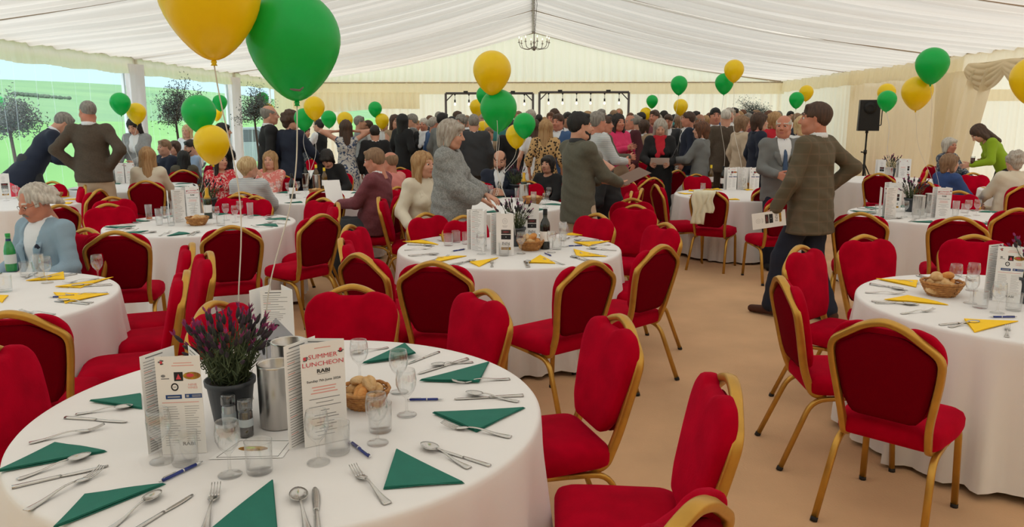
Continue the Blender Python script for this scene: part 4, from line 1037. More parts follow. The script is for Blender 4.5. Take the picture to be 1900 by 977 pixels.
for k, px, py, z, lb in (('dark', 1011, 461, 0, 'dark wine bottle right of the bread on the centre table'), ('dark', 1341, 348, 0, 'dark wine bottle with white label beyond the towel'), ('amber', 1318, 345, 0, 'amber wine bottle beside the dark one beyond the towel'),
                       ('dark', 543, 368, 0, 'dark wine bottle left on the mauve jacketed reader\'s table'), ('amber', 603, 352, 0, 'clear gold bottle before the dark haired diner'), ('amber', 588, 350, .03, 'yellow capped bottle standing in a steel cooler'), ('gold', 972, 372, .03, 'gold necked bottle standing in the cooler before the bearded man'),
                       ('gold', 387, 405, 0, 'gold foiled sparkling bottle on the teal napkin table'), ('dark', 568, 347, .03, 'dark bottle standing in the left steel cooler')):
    BOT[k].place(pz(px, py)+Vector((0, 0, z)), 0, lb, 'bottle', 'wine bottles')
GB.place(pz(22, 502), 0, 'green water bottle with navy neck label before the light blue jacket', 'bottle')
bread(pz(984, 463), 'the centre table', 2, 1.15, 9); bread(pz(1746, 547), 'the table across the aisle', 5, 1.25, 9); bread(pz(367, 417), 'the teal napkin table', 1, 1.15, 7)
bread(pz(988, 378), "the bearded man's table", 4, 1.3, 7); bread(pz(1387, 350), 'the towel table', 6, 1.4, 6); bread(pz(1219, 321), 'the pink jacket table', 7, 1.5, 6); bread(pz(586, 360), "the mauve reader's table", 8, 1., 6); bread(pz(101, 368), 'the left edge table', 9, 1.1, 6)
for px, py, px2, py2, lb in ((1010, 470, 1022, 475, 'navy pen right of the crest menu on the centre table'), (837, 467, 863, 463, 'navy pen left of the left menu on the centre table'), (1050, 457, 1082, 456, 'navy pen at the right on the centre table'), (123-42, 553, 150, 549, 'navy pen on the table of the light blue jacket'), (1836, 589, 1884, 589, 'navy pen under the menu on the right-hand table')):
    a, b = pz(px, py), pz(px2, py2); PEN.place((a+b)/2, math.atan2(-(a-b).x, (a-b).y), lb, 'pen', 'navy pens on the farther tables')
# ------------------------------------------------------------------ people: smooth implicit bodies
def V3(*a): return np.array(a, dtype=float)
class Field:
    """distance field on a grid; prims blended smoothly, each only in its own window"""
    def __init__(s, lo, hi, h):
        s.lo = np.array(lo, float); s.h = h; s.n = np.ceil((np.array(hi)-s.lo)/h).astype(int)+1
        s.F = np.full(s.n, .2, np.float32)
    def win(s, a, b, pad):
        i0 = np.maximum(0, np.floor((np.minimum(a, b)-pad-s.lo)/s.h).astype(int)); i1 = np.minimum(s.n, np.ceil((np.maximum(a, b)+pad-s.lo)/s.h).astype(int)+1)
        if np.any(i1 <= i0): return None
        g = [s.lo[k]+s.h*np.arange(i0[k], i1[k]) for k in range(3)]
        return (slice(i0[0], i1[0]), slice(i0[1], i1[1]), slice(i0[2], i1[2])), g
    def cone(s, a, b, ra, rb, k=.03, flat=None, f=1., op='add'):
        """tapered capsule a-b; flat = axis along which it is thinner by factor f"""
        a = np.asarray(a, float); b = np.asarray(b, float); pad = max(ra, rb)+k+2*s.h; w = s.win(a, b, pad)
        if w is None: return
        sl, g = w; X = g[0][:, None, None]-a[0]; Y = g[1][None, :, None]-a[1]; Z = g[2][None, None, :]-a[2]
        d = b-a; L2 = max(1e-9, d@d); t = np.clip((X*d[0]+Y*d[1]+Z*d[2])/L2, 0, 1)
        x = X-t*d[0]; y = Y-t*d[1]; z = Z-t*d[2]
        if flat is not None:
            q = np.asarray(flat, float); q = q/np.linalg.norm(q); c = (x*q[0]+y*q[1]+z*q[2])*(1/f-1)
            x = x+c*q[0]; y = y+c*q[1]; z = z+c*q[2]
        D = (np.sqrt(x*x+y*y+z*z)-(ra+(rb-ra)*t)).astype(np.float32)
        s.comb(sl, D, k, op)
    def ell(s, c, r, k=.02, M=None, op='add'):
        c = np.asarray(c, float); r = np.asarray(r, float); pad = r.max()+k+2*s.h; w = s.win(c, c, pad)
        if w is None: return
        sl, g = w; X = g[0][:, None, None]-c[0]; Y = g[1][None, :, None]-c[1]; Z = g[2][None, None, :]-c[2]
        if M is not None:
            X, Y, Z = (X*M[0][0]+Y*M[1][0]+Z*M[2][0], X*M[0][1]+Y*M[1][1]+Z*M[2][1], X*M[0][2]+Y*M[1][2]+Z*M[2][2])
        q = np.sqrt((X/r[0])**2+(Y/r[1])**2+(Z/r[2])**2); D = ((q-1)*r.min()*1.15).astype(np.float32); s.comb(sl, D, k, op)
    def comb(s, sl, D, k, op):
        A = s.F[sl]
        if op == 'add':
            h = np.maximum(k-np.abs(A-D), 0)/k if k > 0 else 0; s.F[sl] = np.minimum(A, D)-h*h*k*.25
        else:
            D = -D; h = np.maximum(k-np.abs(A-D), 0)/k if k > 0 else 0; s.F[sl] = np.maximum(A, D)+h*h*k*.25
    def cut(s, p, nrm):                         # remove the side the normal points to
        nrm = np.asarray(nrm, float); nrm = nrm/np.linalg.norm(nrm)
        g = [s.lo[k]+s.h*np.arange(s.n[k])-p[k] for k in range(3)]
        D = g[0][:, None, None]*nrm[0]+g[1][None, :, None]*nrm[1]+g[2][None, None, :]*nrm[2]
        s.F = np.maximum(s.F, D.astype(np.float32))
    def mesh(s):
        F = s.F; F[0] = F[-1] = .2; F[:, 0] = F[:, -1] = .2; F[:, :, 0] = F[:, :, -1] = .2
        ins = F < 0; n = F.shape
        c = np.zeros((n[0]-1, n[1]-1, n[2]-1), np.int8)
        for dx in (0, 1):
            for dy in (0, 1):
                for dz in (0, 1): c += ins[dx:n[0]-1+dx, dy:n[1]-1+dy, dz:n[2]-1+dz]
        act = (c > 0) & (c < 8); idx = -np.ones(c.shape, np.int64); ijk = np.argwhere(act); idx[act] = np.arange(len(ijk))
        acc = np.zeros((len(ijk), 3)); cnt = np.zeros(len(ijk)); i, j, k = ijk.T
        for ax in range(3):
            o1, o2 = [q for q in range(3) if q != ax]
            for a in (0, 1):
                for b in (0, 1):
                    d = np.zeros(3, int); d[o1] = a; d[o2] = b; e_ = d.copy(); e_[ax] = 1
                    fa = F[i+d[0], j+d[1], k+d[2]]; fb = F[i+e_[0], j+e_[1], k+e_[2]]; m = (fa < 0) != (fb < 0)
                    t = np.where(m, fa/np.where(m, fa-fb, 1), 0); p = np.tile(d.astype(float), (len(ijk), 1)); p[:, ax] = t
                    acc[m] += p[m]; cnt[m] += 1
        V = (acc/cnt[:, None]+ijk)*s.h+s.lo; Q = []
        for ax in range(3):
            o1, o2 = [(1, 2), (2, 0), (0, 1)][ax]; A = [slice(1, -1)]*3; A[ax] = slice(0, -1); B = [slice(1, -1)]*3; B[ax] = slice(1, None)
            a = ins[tuple(A)]; b = ins[tuple(B)]
            for flip, m in ((False, a & ~b), (True, ~a & b)):
                q = np.argwhere(m); 
                if not len(q): continue
                off_ = np.ones(3, int); off_[ax] = 0; q = q+off_; u1 = np.zeros(3, int); u1[o1] = 1; u2 = np.zeros(3, int); u2[o2] = 1
                f = np.stack([idx[tuple((q-u1-u2).T)], idx[tuple((q-u2).T)], idx[tuple(q.T)], idx[tuple((q-u1).T)]], 1); Q.append(f[:, ::-1] if flip else f)
        Q = np.concatenate(Q) if Q else np.zeros((0, 4), int)
        return V, Q[(Q >= 0).all(1)]
def relax(V, Q, n=1):
    for _ in range(n):
        S = np.zeros_like(V); W_ = np.zeros(len(V))
        for a in range(4):
            for b in (1, 3): np.add.at(S, Q[:, a], V[Q[:, (a+b) % 4]]); np.add.at(W_, Q[:, a], 1)
        V = V*.5+S/np.maximum(W_, 1)[:, None]*.5
    return V
def np_mesh(name, groups, mats):
    """groups: list of (V, Q, material index array or int)"""
    Vs, Qs, Ms, o = [], [], [], 0
    for V, Q, m in groups:
        Vs.append(V); Qs.append(Q+o); Ms.append(np.full(len(Q), m) if np.isscalar(m) else m); o += len(V)
    V = np.concatenate(Vs); Q = np.concatenate(Qs); M = np.concatenate(Ms)
    me = bpy.data.meshes.new(name); me.vertices.add(len(V)); me.vertices.foreach_set('co', V.astype(np.float32).ravel())
    me.loops.add(len(Q)*4); me.polygons.add(len(Q)); me.loops.foreach_set('vertex_index', Q.astype(np.int32).ravel())
    me.polygons.foreach_set('loop_start', np.arange(0, len(Q)*4, 4, dtype=np.int32)); me.polygons.foreach_set('loop_total', np.full(len(Q), 4, dtype=np.int32))
    for m in mats: me.materials.append(m)
    me.polygons.foreach_set('material_index', M.astype(np.int32)); me.polygons.foreach_set('use_smooth', np.ones(len(Q), bool)); me.update(); me.validate(); return me
# ---- head templates: origin at the centre of the head, face towards +Y, size for a 1.75 m figure
def head_template(female=False, old=False, h=.0055):
    f = Field((-.10, -.125, -.20), (.10, .15, .14), h); w_ = .94 if female else 1.
    f.ell((0, -.018, .035), (.074*w_, .094, .084), .02); f.ell((0, .022, -.035), (.058*w_, .068, .078), .04)
    f.cone((-.030*w_, .03, -.082), (.030*w_, .03, -.082), .026, .026, .03); f.ell((0, .066, -.090), (.021 if not female else .016, .018, .017), .025)
    for sx in (-1, 1):
        f.ell((sx*.034*w_, .062, -.026), (.026, .024, .028), .02); f.cone((sx*.014, .079, .030), (sx*.046*w_, .066, .030), .010 if not female else .008, .008, .014)
        f.ell((sx*.031, .094, .010), (.016, .014, .011), .012, op='sub')
        f.cone((sx*.074*w_, -.008, .018), (sx*.072*w_, -.004, -.022), .014, .008, .008, flat=(1, .35, 0), f=.55)
        f.cone((sx*.052*w_, -.01, -.068), (sx*.056*w_, -.02, -.05), .018, .02, .03)
    f.cone((0, .084, .016), (0, .108, -.020), .008, .0125, .012); f.ell((-.011, .096, -.026), (.008, .009, .007), .008); f.ell((.011, .096, -.026), (.008, .009, .007), .008)
    f.cone((-.018, .083, -.052), (.018, .083, -.052), .0075, .0075, .010); f.cone((-.016, .080, -.064), (.016, .080, -.064), .0080, .0080, .010)
    f.cone((-.021, .094, -.0575), (.021, .094, -.0575), .0026, .0026, .003, op='sub')
    nk = .048 if female else .060
    f.cone((0, -.022, -.06), (0, -.040, -.19), nk, nk*1.05, .03)
    V, Q = f.mesh(); V = relax(V, Q, 1); c = V[Q].mean(1); M = np.zeros(len(Q), int)
    lip = (c[:, 1] > .072) & (np.abs(c[:, 2]+.0585) < .012) & (np.abs(c[:, 0]) < .023-.6*np.abs(c[:, 2]+.0585)); M[lip] = 1
    br = (c[:, 1] > .055) & (np.abs(c[:, 2]-(.036-.10*(np.abs(c[:, 0])-.03))) < .0055) & (np.abs(c[:, 0]) > .014) & (np.abs(c[:, 0]) < .050); M[br] = 2
    g = [(V, Q, M)]
    for sx in (-1, 1):                                       # eyeballs with iris
        n, m = 10, 7; P = []; 
        for i in range(m+1):
            for j in range(n):
                ph = math.pi*i/m; a = 2*math.pi*j/n; P.append((sx*.031+.0118*math.sin(ph)*math.cos(a), .0745+.0118*math.cos(ph), .011+.0118*math.sin(ph)*math.sin(a)))
        Qe = [(i*n+j, i*n+(j+1) % n, (i+1)*n+(j+1) % n, (i+1)*n+j) for i in range(m) for j in range(n)]
        g.append((np.array(P), np.array(Qe), np.array([4 if (q//n) < 2 else 3 for q in range(m*n)])))
        # upper lid
        P = np.array(P)*1.0; cc = np.array([sx*.031, .0745, .011]); P = cc+(P-cc)*1.10; q2 = np.array([q for k, q in enumerate(Qe) if P[list(q)].mean(0)[2] > .0155]); g.append((P, q2, 0))
    return g
HEAD = {}
def get_head(fem, lod):
    k = (fem, lod)
    if k not in HEAD: HEAD[k] = head_template(fem, h=.0062 if lod == 0 else (.0092 if lod == 1 else .013))
    return HEAD[k]
# ---- hand templates (right hand): fingers along +X, palm facing -Z, thumb towards +Y
HAND = {}
def get_hand(curl, lod):
    k = (curl, lod)
    if k in HAND: return HAND[k]
    h = {0: .0054, 1: .0078, 2: .011}[lod]; f = Field((-.05, -.07, -.12), (.21, .10, .05), h)
    f.cone((-.035, 0, 0), (.01, 0, 0), .026, .028, .02, flat=(0, 0, 1), f=.72)
    for y, ye in ((.026, .031), (.009, .011), (-.010, -.010), (-.026, -.030)): f.cone((.0, y*.7, 0), (.085, ye, 0), .017, .0125, .012, flat=(0, 0, 1), f=.8)
    for i, (y, L_, sp) in enumerate(((.031, .076, .10), (.011, .084, .02), (-.010, .078, -.04), (-.029, .062, -.12))):
        p = V3(.082, y, 0); a = curl*.55+.03*i*(curl > .2); 
        for q, (fr, r0, r1) in enumerate(((.46, .0098, .0090), (.30, .0090, .0082), (.24, .0082, .0066))):
            d = V3(math.cos(a)*math.cos(sp), math.cos(a)*math.sin(sp), -math.sin(a)); e2 = p+d*L_*fr; f.cone(p, e2, r0, r1, .004); p = e2; a += curl*.85
    p = V3(.012, .026, -.004); a = .62
    for L_, r0, r1, da, dz in ((.045, .0155, .0125, 0, -.25*curl-.1), (.034, .0118, .0102, -.35*curl-.1, -.5*curl), (.026, .0102, .0078, -.3*curl, -.7*curl)):
        a += da; d = V3(math.cos(a), math.sin(a), dz); d /= np.linalg.norm(d); e2 = p+d*L_; f.cone(p, e2, r0, r1, .008); p = e2
    V, Q = f.mesh(); HAND[k] = (V, Q); return HAND[k]
# ---- hair templates
def strands(V, amp, fr, ax=2, seed=0):
    c = V-np.array([0, -.01, .02]); n = c/np.maximum(np.linalg.norm(c, axis=1), 1e-6)[:, None]; a = np.arctan2(V[:, 0], V[:, 1]+.02)
    s = np.sin(a*fr+2*np.sin(V[:, 2]*22+seed)+seed)+.6*np.sin(a*fr*2.3+V[:, 2]*40+seed)
    return V+n*(amp*s)[:, None]
HAIR = {}
def get_hair(kind, lod, seed=0):
    k = (kind, lod)
    if k in HAIR: return HAIR[k]
    h = .007 if lod == 0 else (.0125 if lod == 1 else .017); f = Field((-.15, -.20, -.48), (.15, .15, .19), h); a, b = .0035, 14
    if kind in ('short', 'buzz', 'bald', 'receding'):
        t = {'short': .008, 'buzz': .0015, 'bald': .004, 'receding': .007}[kind]
        f.ell((0, -.020, .038), (.075+t, .095+t, .085+t*1.3), .01)
        if kind != 'buzz': f.cone((-.026, -.052, -.005), (.026, -.052, -.005), .036+t, .036+t, .02)
        if kind == 'short': f.cone((-.040, .052, .095), (.042, .054, .095), .018, .016, .02)
        f.ell((0, .125, -.025), (.095, .085, .095 if kind != 'receding' else .115), .008, op='sub')
        f.cone((-.10, .034, -.045), (.10, .034, -.045), .062, .062, .006, op='sub'); f.cut((0, -.05, -.044 if kind != 'buzz' else -.030), (0, .30, -1))
        for sx in (-1, 1): f.ell((sx*.086, .002, -.016), (.026, .024, .040), .004, op='sub')
        if kind == 'bald': f.ell((0, .03, .12), (.085, .125, .090), .01, op='sub')
        if kind == 'receding': f.ell((0, .10, .10), (.06, .07, .05), .01, op='sub')
        a = .0008 if kind != 'short' else .0018; b = 26
    elif kind == 'wild':                                      # swept back white hair
        f.ell((0, -.03, .045), (.088, .105, .090), .01)
        for q in range(16):
            th = 3.4+q*.39; rx = V3(.088*math.cos(th), -.05+.085*math.sin(th), .02+.045*math.sin(q*2.3)); f.cone(rx, rx+V3(.035*math.cos(th), -.028, -.030), .030, .014, .018)
        f.ell((0, .125, -.005), (.088, .085, .098), .010, op='sub'); f.ell((0, .095, .085), (.040, .055, .038), .012, op='sub')
        f.cone((-.12, .035, -.06), (.12, .035, -.06), .052, .052, .006, op='sub'); f.cut((0, -.05, -.085), (0, .1, -1)); a, b = .005, 11
    elif kind == 'bob':
        f.ell((0, -.022, .035), (.092, .108, .098), .02)
        for sx in (-1, 1): f.cone((sx*.065, -.005, .03), (sx*.068, -.01, -.085), .036, .026, .03)
        f.cone((0, -.07, .0), (0, -.07, -.085), .060, .045, .03); f.cone((-.05, .062, .075), (.05, .066, .07), .024, .022, .02)
        f.ell((0, .125, -.035), (.062, .085, .098), .012, op='sub'); a, b = .0035, 16
    elif kind in ('long', 'verylong', 'wavy'):
        z1 = {'long': -.22, 'verylong': -.34, 'wavy': -.19}[kind]; f.ell((0, -.022, .035), (.088, .106, .096), .02)
        for sx in (-1, 1): f.cone((sx*.060, -.005, .03), (sx*.082, -.02 if kind != 'wavy' else .0, z1), .038, .030, .03)
        f.cone((0, -.07, .0), (0, -.095, z1-.03), .070, .055, .04, flat=(0, 1, 0), f=.65)
        f.ell((0, .125, -.03), (.056, .088, .105), .012, op='sub'); f.cone((0, .05, -.13), (0, .08, -.40), .06, .07, .02, op='sub'); a, b = (.004, 14) if kind != 'wavy' else (.007, 9)
    elif kind == 'curly':
        f.ell((0, -.022, .035), (.088, .104, .094), .02); rg = random.Random(5)
        for q in range(46):
            u = rg.uniform(-.35, 1); th = rg.uniform(0, 6.28); r = math.sqrt(1-u*u); f.ell((.088*r*math.cos(th), -.022+.104*r*math.sin(th), .035+.094*u), (.022,)*3, .012)
        f.cone((0, -.06, .0), (0, -.07, -.05), .068, .05, .03); f.ell((0, .130, -.03), (.068, .085, .098), .012, op='sub'); a, b = .002, 20
    elif kind == 'updo':
        f.ell((0, -.022, .037), (.084, .104, .092), .02); f.ell((0, -.11, .03), (.045, .04, .06), .02); f.cone((0, -.07, 0), (0, -.06, -.05), .058, .04, .03)
        f.ell((0, .125, -.035), (.072, .085, .098), .012, op='sub'); a, b = .004, 13
    V, Q = f.mesh(); V = strands(V, a, b, seed=seed); HAIR[k] = (V, Q); return HAIR[k]
def ik(S, T, l1, l2, pole):
    S, T, pole = map(lambda q: np.asarray(q, float), (S, T, pole)); d = T-S; L_ = np.linalg.norm(d)
    if L_ > (l1+l2)*.995: T = S+d/L_*(l1+l2)*.995; d = T-S; L_ = np.linalg.norm(d)
    x = (l1*l1-l2*l2+L_*L_)/(2*L_); hh = math.sqrt(max(0, l1*l1-x*x)); u = d/L_; p = pole-u*(pole@u); p /= max(1e-6, np.linalg.norm(p)); return S+u*x+p*hh, T
def rx_(a): c, s = math.cos(a), math.sin(a); return np.array([[1, 0, 0], [0, c, -s], [0, s, c]])
def ry_(a): c, s = math.cos(a), math.sin(a); return np.array([[c, 0, s], [0, 1, 0], [-s, 0, c]])
def rz_(a): c, s = math.cos(a), math.sin(a); return np.array([[c, -s, 0], [s, c, 0], [0, 0, 1]])

def build_person(P):
    """returns list of (part name, mesh, [mats]) in a local frame: feet at z=0, facing +Y, metres for a 1.75 m adult"""
    g = P.get; fem = g('fem', 0); lod = g('lod', 1); sit = g('sit', 0); lean = R(g('lean', 0)); roll = R(g('roll', 0)); fat = g('fat', 0.)
    hB = {0: .014, 1: .020, 2: .028}[lod]; pel = V3(0, 0, .94) if not sit else V3(0, -.02, .575)
    A = rz_(R(g('twist', 0)))@ry_(roll)@rx_(-lean); up = lambda x, y, z: pel+A@V3(x, y, z)
    wS = .148 if fem else .178
    neck = up(0, -.015, .53); chest = up(0, .0, .36); waist = up(0, 0, .13)
    hr = A@rz_(R(g('yaw', 0)))@rx_(-R(g('pitch', 0)-0))@ry_(R(g('hroll', 0))); 
    hc = neck+A@V3(0, .0, .0)+ (A*.5+hr*.5)@V3(0, .03, .142)
    sh = [up(-wS, -.01, .475), up(wS, -.01, .475)]; hip = [pel+V3(-.088, 0, -.02), pel+V3(.088, 0, -.02)]
    # legs
    legs = g('legs'); K, Fo = [], []
    for i, sx in enumerate((-1, 1)):
        if sit: k = pel+V3(sx*(.11 if not fem else .08), .43, -.03); ft = V3(sx*.11, g('footy', .40), .085)
        else:
            ft = V3(sx*.10, 0, .085) if not legs else V3(*legs[i]); k, ft = ik(hip[i], ft, .44, .43, V3(sx*.1, 1, 0))
        K.append(k); Fo.append(ft)
    # arms
    dflt = [(-.25, .06, -.02), (.25, .06, -.02)] if not sit else [(-.20, .36, .12), (.20, .36, .12)]
    hands = g('hands', dflt); E_, H_ = [], []
    for i, sx in enumerate((-1, 1)):
        T = pel+V3(*(hands[i] if hands[i] else dflt[i])); po = g('poles', [None, None])[i] or (sx*.6, -.8, -.35); e2, t2 = ik(sh[i], T, .285, .255, V3(*po)); E_.append(e2); H_.append(t2)
    allp = np.array([pel, neck, hc]+sh+hip+K+Fo+E_+H_); lo = allp.min(0)-.36; hi = allp.max(0)+.30; lo[2] = -.03; nA = A@V3(0, 1, 0)
    def torso(f, o, k=.05):
        r = fat
        f.cone(pel+V3(0, .0, .0), waist, (.165 if fem else .150)+o+r*.6, (.122 if fem else .142)+o+r, k, flat=nA, f=.72+.25*min(1, r*8))
        if r: f.ell(up(0, .06+r*.5, .10), (.12+o+r*.6, .09+o+r, .13+o), .06)
        f.cone(waist, chest, (.122 if fem else .142)+o+r, (.150 if fem else .168)+o+r*.4, k, flat=nA, f=.70)
        f.cone(up(-wS*.66, -.01, .452), up(wS*.66, -.01, .452), .062+o*.8, .062+o*.8, k); f.cone(chest, neck, .12+o, .05+o*.5, k)
        if fem: f.ell(up(-.075, .10, .315), (.062+o*.6,)*3, .04); f.ell(up(.075, .10, .315), (.062+o*.6,)*3, .04)
        for i in (0, 1): f.cone(sh[i], sh[i], .052+o*.8, .052+o*.8, .04)
    def arms(f, o, to=1., k=.03, r=(.046, .038, .035, .025)):
        for i in (0, 1):
            f.cone(sh[i], E_[i], r[0]+o, r[1]+o, k); end = E_[i]+(H_[i]-E_[i])*to; f.cone(E_[i], end, r[2]+o*1.1, (r[3]+(r[2]-r[3])*(1-to))+o*1.15, k*.8)
    def legsf(f, o, k=.03, to=1., wide=0.):
        for i, sx in enumerate((-1, 1)):
            f.cone(hip[i], K[i], .088+o, .056+o+wide, k); end = K[i]+(Fo[i]-K[i])*to; f.cone(K[i], end, .054+o+wide, .040+o*1.3+wide, k)
    out = []; skin, lipm, brow = M_skin[g('skin', 0)], M_lip, M_HAIRS[g('hair', ('short', 'brown'))[1]]
    # body mesh (with head and hands)
    f = Field(lo, hi, max(.024, hB+.008)); torso(f, -.004); arms(f, 0); legsf(f, 0); f.cone(neck+A@V3(0, 0, -.04), hc+hr@V3(0, -.03, -.10), .055, .05, .02)
    V, Q = f.mesh(); grp = [(V, Q, 0)]; hs = g('headscale', 1.06)
    for Vh, Qh, Mh in get_head(fem, lod): grp.append((hc+(Vh*hs)@hr.T, Qh, Mh))
    curls = g('curl', (.35, .35)); palms = g('palm', [None, None])
    for i, sx in enumerate((-1, 1)):
        Vh, Qh = get_hand(curls[i], lod); d = H_[i]-E_[i]; d /= np.linalg.norm(d)
        hd = g('hdir', [None, None])[i]
        if hd: d = V3(*hd)/np.linalg.norm(hd)
        pn = V3(*(palms[i] or (-sx*1., 0, -.15))); pn -= d*(pn@d); pn /= np.linalg.norm(pn); zax = -pn; yax = np.cross(zax, d)
        # right hand: thumb side +Y; mirror for the left
        th = V3(0, 1, .3) if not palms[i] else None
        s_ = 1.
        if i == 0: s_ = -1.
        W_ = Vh.copy(); W_[:, 1] *= s_; B = np.stack([d, yax, zax]); sc_ = .92 if fem else 1.
        Vw = H_[i]+d*.02+(W_*sc_)@B; grp.append((Vw, Qh if s_ > 0 else Qh[:, ::-1], 0))
    out.append(('body', np_mesh('body', grp, [skin, lipm, brow, M_eyew, M_iris]), None))
    # hair
    hk = g('hair', ('short', 'brown'))
    if hk[0]:
        Vh, Qh = get_hair(hk[0], lod); out.append(('hair', np_mesh('hair', [(hc+(Vh*hs)@hr.T, Qh, 0)], [M_HAIRS[hk[1]]]), None))
    def wrinkle(V, amp, seed=0.):
        n1 = np.sin(V[:, 2]*38+3*np.sin(V[:, 0]*14+seed)+2*V[:, 1]*11)+.7*np.sin(V[:, 2]*71+V[:, 0]*33+seed); c = V-V.mean(0)
        d = c*np.array([1, 1, 0]); d /= np.maximum(np.linalg.norm(d, axis=1), 1e-5)[:, None]; return V+d*(amp*n1)[:, None]
    # trousers or skirt
    bot = g('bottom', ('trousers', 'navy')); f = Field(lo, hi, hB*1.3); bt = bot[0]
    if bt == 'trousers':
        f.cone(pel+V3(0, 0, .06), pel+V3(0, 0, -.04), (.165 if not fem else .165)+fat*.6, .165+fat*.3, .05, flat=(0, 1, 0) if not sit else nA, f=.78); legsf(f, .018, .04, .97, .012); f.cut(waist+A@V3(0, 0, -.01), A@V3(0, 0, 1))
    else:
        ln = {'skirt': .62, 'dress': .70, 'gown': .96}[bt]
        f.cone(pel+V3(0, 0, .05), pel+V3(0, 0, -.08), .15, .185, .05, flat=(0, 1, 0), f=.8)
        if sit: legsf(f, .045, .08, .45)
        else: f.cone(pel+V3(0, 0, -.08), pel+V3(0, .02, -ln+.1), .19, .24, .05, flat=(0, 1, 0), f=.92); f.cut(pel+V3(0, 0, -ln), (0, 0, -1))
        f.cut(waist+A@V3(0, 0, .02), A@V3(0, 0, 1))
    V, Q = f.mesh(); V = wrinkle(V, .0022); out.append(('trousers' if bt == 'trousers' else 'skirt', np_mesh('trousers', [(V, Q, 0)], [M_CL[bot[1]]]), None))
    # top layers
    top = g('top', ('jacket', 'navy')); tk = top[0]; hem = g('hem', -.16)
    def clip_hem(f, z): 
        f.cut(pel+A@V3(0, 0, z), A@V3(0, 0, -1))
    if tk in ('jacket', 'blouse', 'cardigan'):
        under = g('shirt', 'white'); f = Field(lo, hi, hB); torso(f, .012); arms(f, .010, .93); f.cone(neck+A@V3(0, -.004, -.03), neck+A@V3(0, .0, .035), .066, .062, .012)
        f.cut(neck+A@V3(0, 0, .040), A@V3(0, -.35, 1)); clip_hem(f, -.02); V, Q = f.mesh(); out.append(('shirt', np_mesh('shirt', [(wrinkle(V, .001), Q, 0)], [M_CL[under]]), None))
        tie = g('tie')
        if tie:
            f = Field(lo, hi, .008); f.cone(neck+A@V3(0, .066, -.005), neck+A@V3(0, .088, -.03), .018, .013, .006); f.cone(neck+A@V3(0, .098, -.045), up(0, .141+fat*.6, .36), .015, .022, .006, flat=nA, f=.45); f.cone(up(0, .141+fat*.6, .36), up(0, .148+fat, .12), .022, .032, .006, flat=nA, f=.45); V, Q = f.mesh(); out.append(('tie', np_mesh('tie', [(V, Q, 0)], [M_CL[tie]]), None))
        f = Field(lo, hi, hB); o = .024; torso(f, o); arms(f, .018, .95, .035, (.050, .043, .040, .032))
        for i in (0, 1): f.cone(sh[i], sh[i]+A@V3([-1, 1][i]*.012, 0, .004), .062, .062, .03)
        bz = hem+.02; f.cone(waist, pel+A@V3(0, -.005, bz), .150+o+fat+(.0 if not fem else -.02), .180+o+fat*.6+g('flare', 0), .06, flat=nA, f=.74)
        clip_hem(f, hem)
        f.cone(neck+A@V3(0, .10, .02), up(0, .165+fat, g('vz', .20)), .085, .022, .012, op='sub')                      # front opening
        f.cone(up(0, .19+fat, .02), pel+A@V3(0, .24+fat, hem-.05), .02, .11, .02, op='sub') if not sit else None
        f.cone(neck+A@V3(0, .0, .0), neck+A@V3(0, .0, .12), .062, .066, .008, op='sub')
        if g('vent', tk == 'jacket' and not fem) and not sit:
            for vx in ((-.10, .10) if g('vent2', 0) else (0,)): f.cone(pel+A@V3(vx, -.20, hem-.02), pel+A@V3(vx, -.19, .05), .05, .004, .004, flat=A@V3(1, 0, 0), f=.16, op='sub')
        V, Q = f.mesh(); V = wrinkle(V, .0028); grp = [(V, Q, 0)]
        if tk in ('jacket', 'cardigan') and lod < 2:              # collar and lapels
            f = Field(lo, hi, .009)
            for k in range(11):
                t = k/10; a = -math.pi/2+math.pi*(t-.5)*1.25; a2 = a+math.pi*1.25/10; r = .074
                if k < 10: f.cone(neck+A@V3(r*math.cos(a), r*math.sin(a)+.005, -.008), neck+A@V3(r*math.cos(a2), r*math.sin(a2)+.005, -.008), .026, .026, .006, flat=A@V3(math.cos(a), math.sin(a), .5), f=.40)
            if tk == 'jacket':
                for sx in (-1, 1):
                    f.cone(neck+A@V3(sx*.074, .040, -.02), up(sx*.088, .130+fat*.6, .36), .016, .036, .01, flat=A@V3(0, 1, .3), f=.32); f.cone(up(sx*.088, .130+fat*.6, .36), up(sx*.026, .134+fat, g('vz', .20)+.02), .036, .010, .01, flat=A@V3(0, 1, .05), f=.32)
            V, Q = f.mesh()
            if len(Q): grp.append((V, Q, 0))
        out.append(('jacket' if tk == 'jacket' else tk, np_mesh('jacket', grp, [M_CL[top[1]]]), None))
        if lod < 2 and not fem:                             # shirt collar points
            f = Field(lo, hi, .007)
            for k in range(10):
                a = -math.pi/2+math.pi*(k/10-.5)*1.3; a2 = a+math.pi*.13; r = .063; f.cone(neck+A@V3(r*math.cos(a), r*math.sin(a), .022), neck+A@V3(r*math.cos(a2), r*math.sin(a2), .022), .024, .024, .005, flat=A@V3(math.cos(a), math.sin(a), .3), f=.5)
            for sx in (-1, 1): f.cone(neck+A@V3(sx*.062, .0, .030), neck+A@V3(sx*.03, .066, .004), .020, .018, .004, flat=A@V3(sx*.7, .7, .2), f=.5); f.cone(neck+A@V3(sx*.03, .062, .006), neck+A@V3(sx*.056, .088, -.035), .020, .008, .004, flat=A@V3(0, 1, .2), f=.45)
            V, Q = f.mesh(); out.append(('collar', np_mesh('collar', [(V, Q, 0)], [M_CL[under]]), None))
    else:                                                     # shirt, jumper, dress top, waistcoat
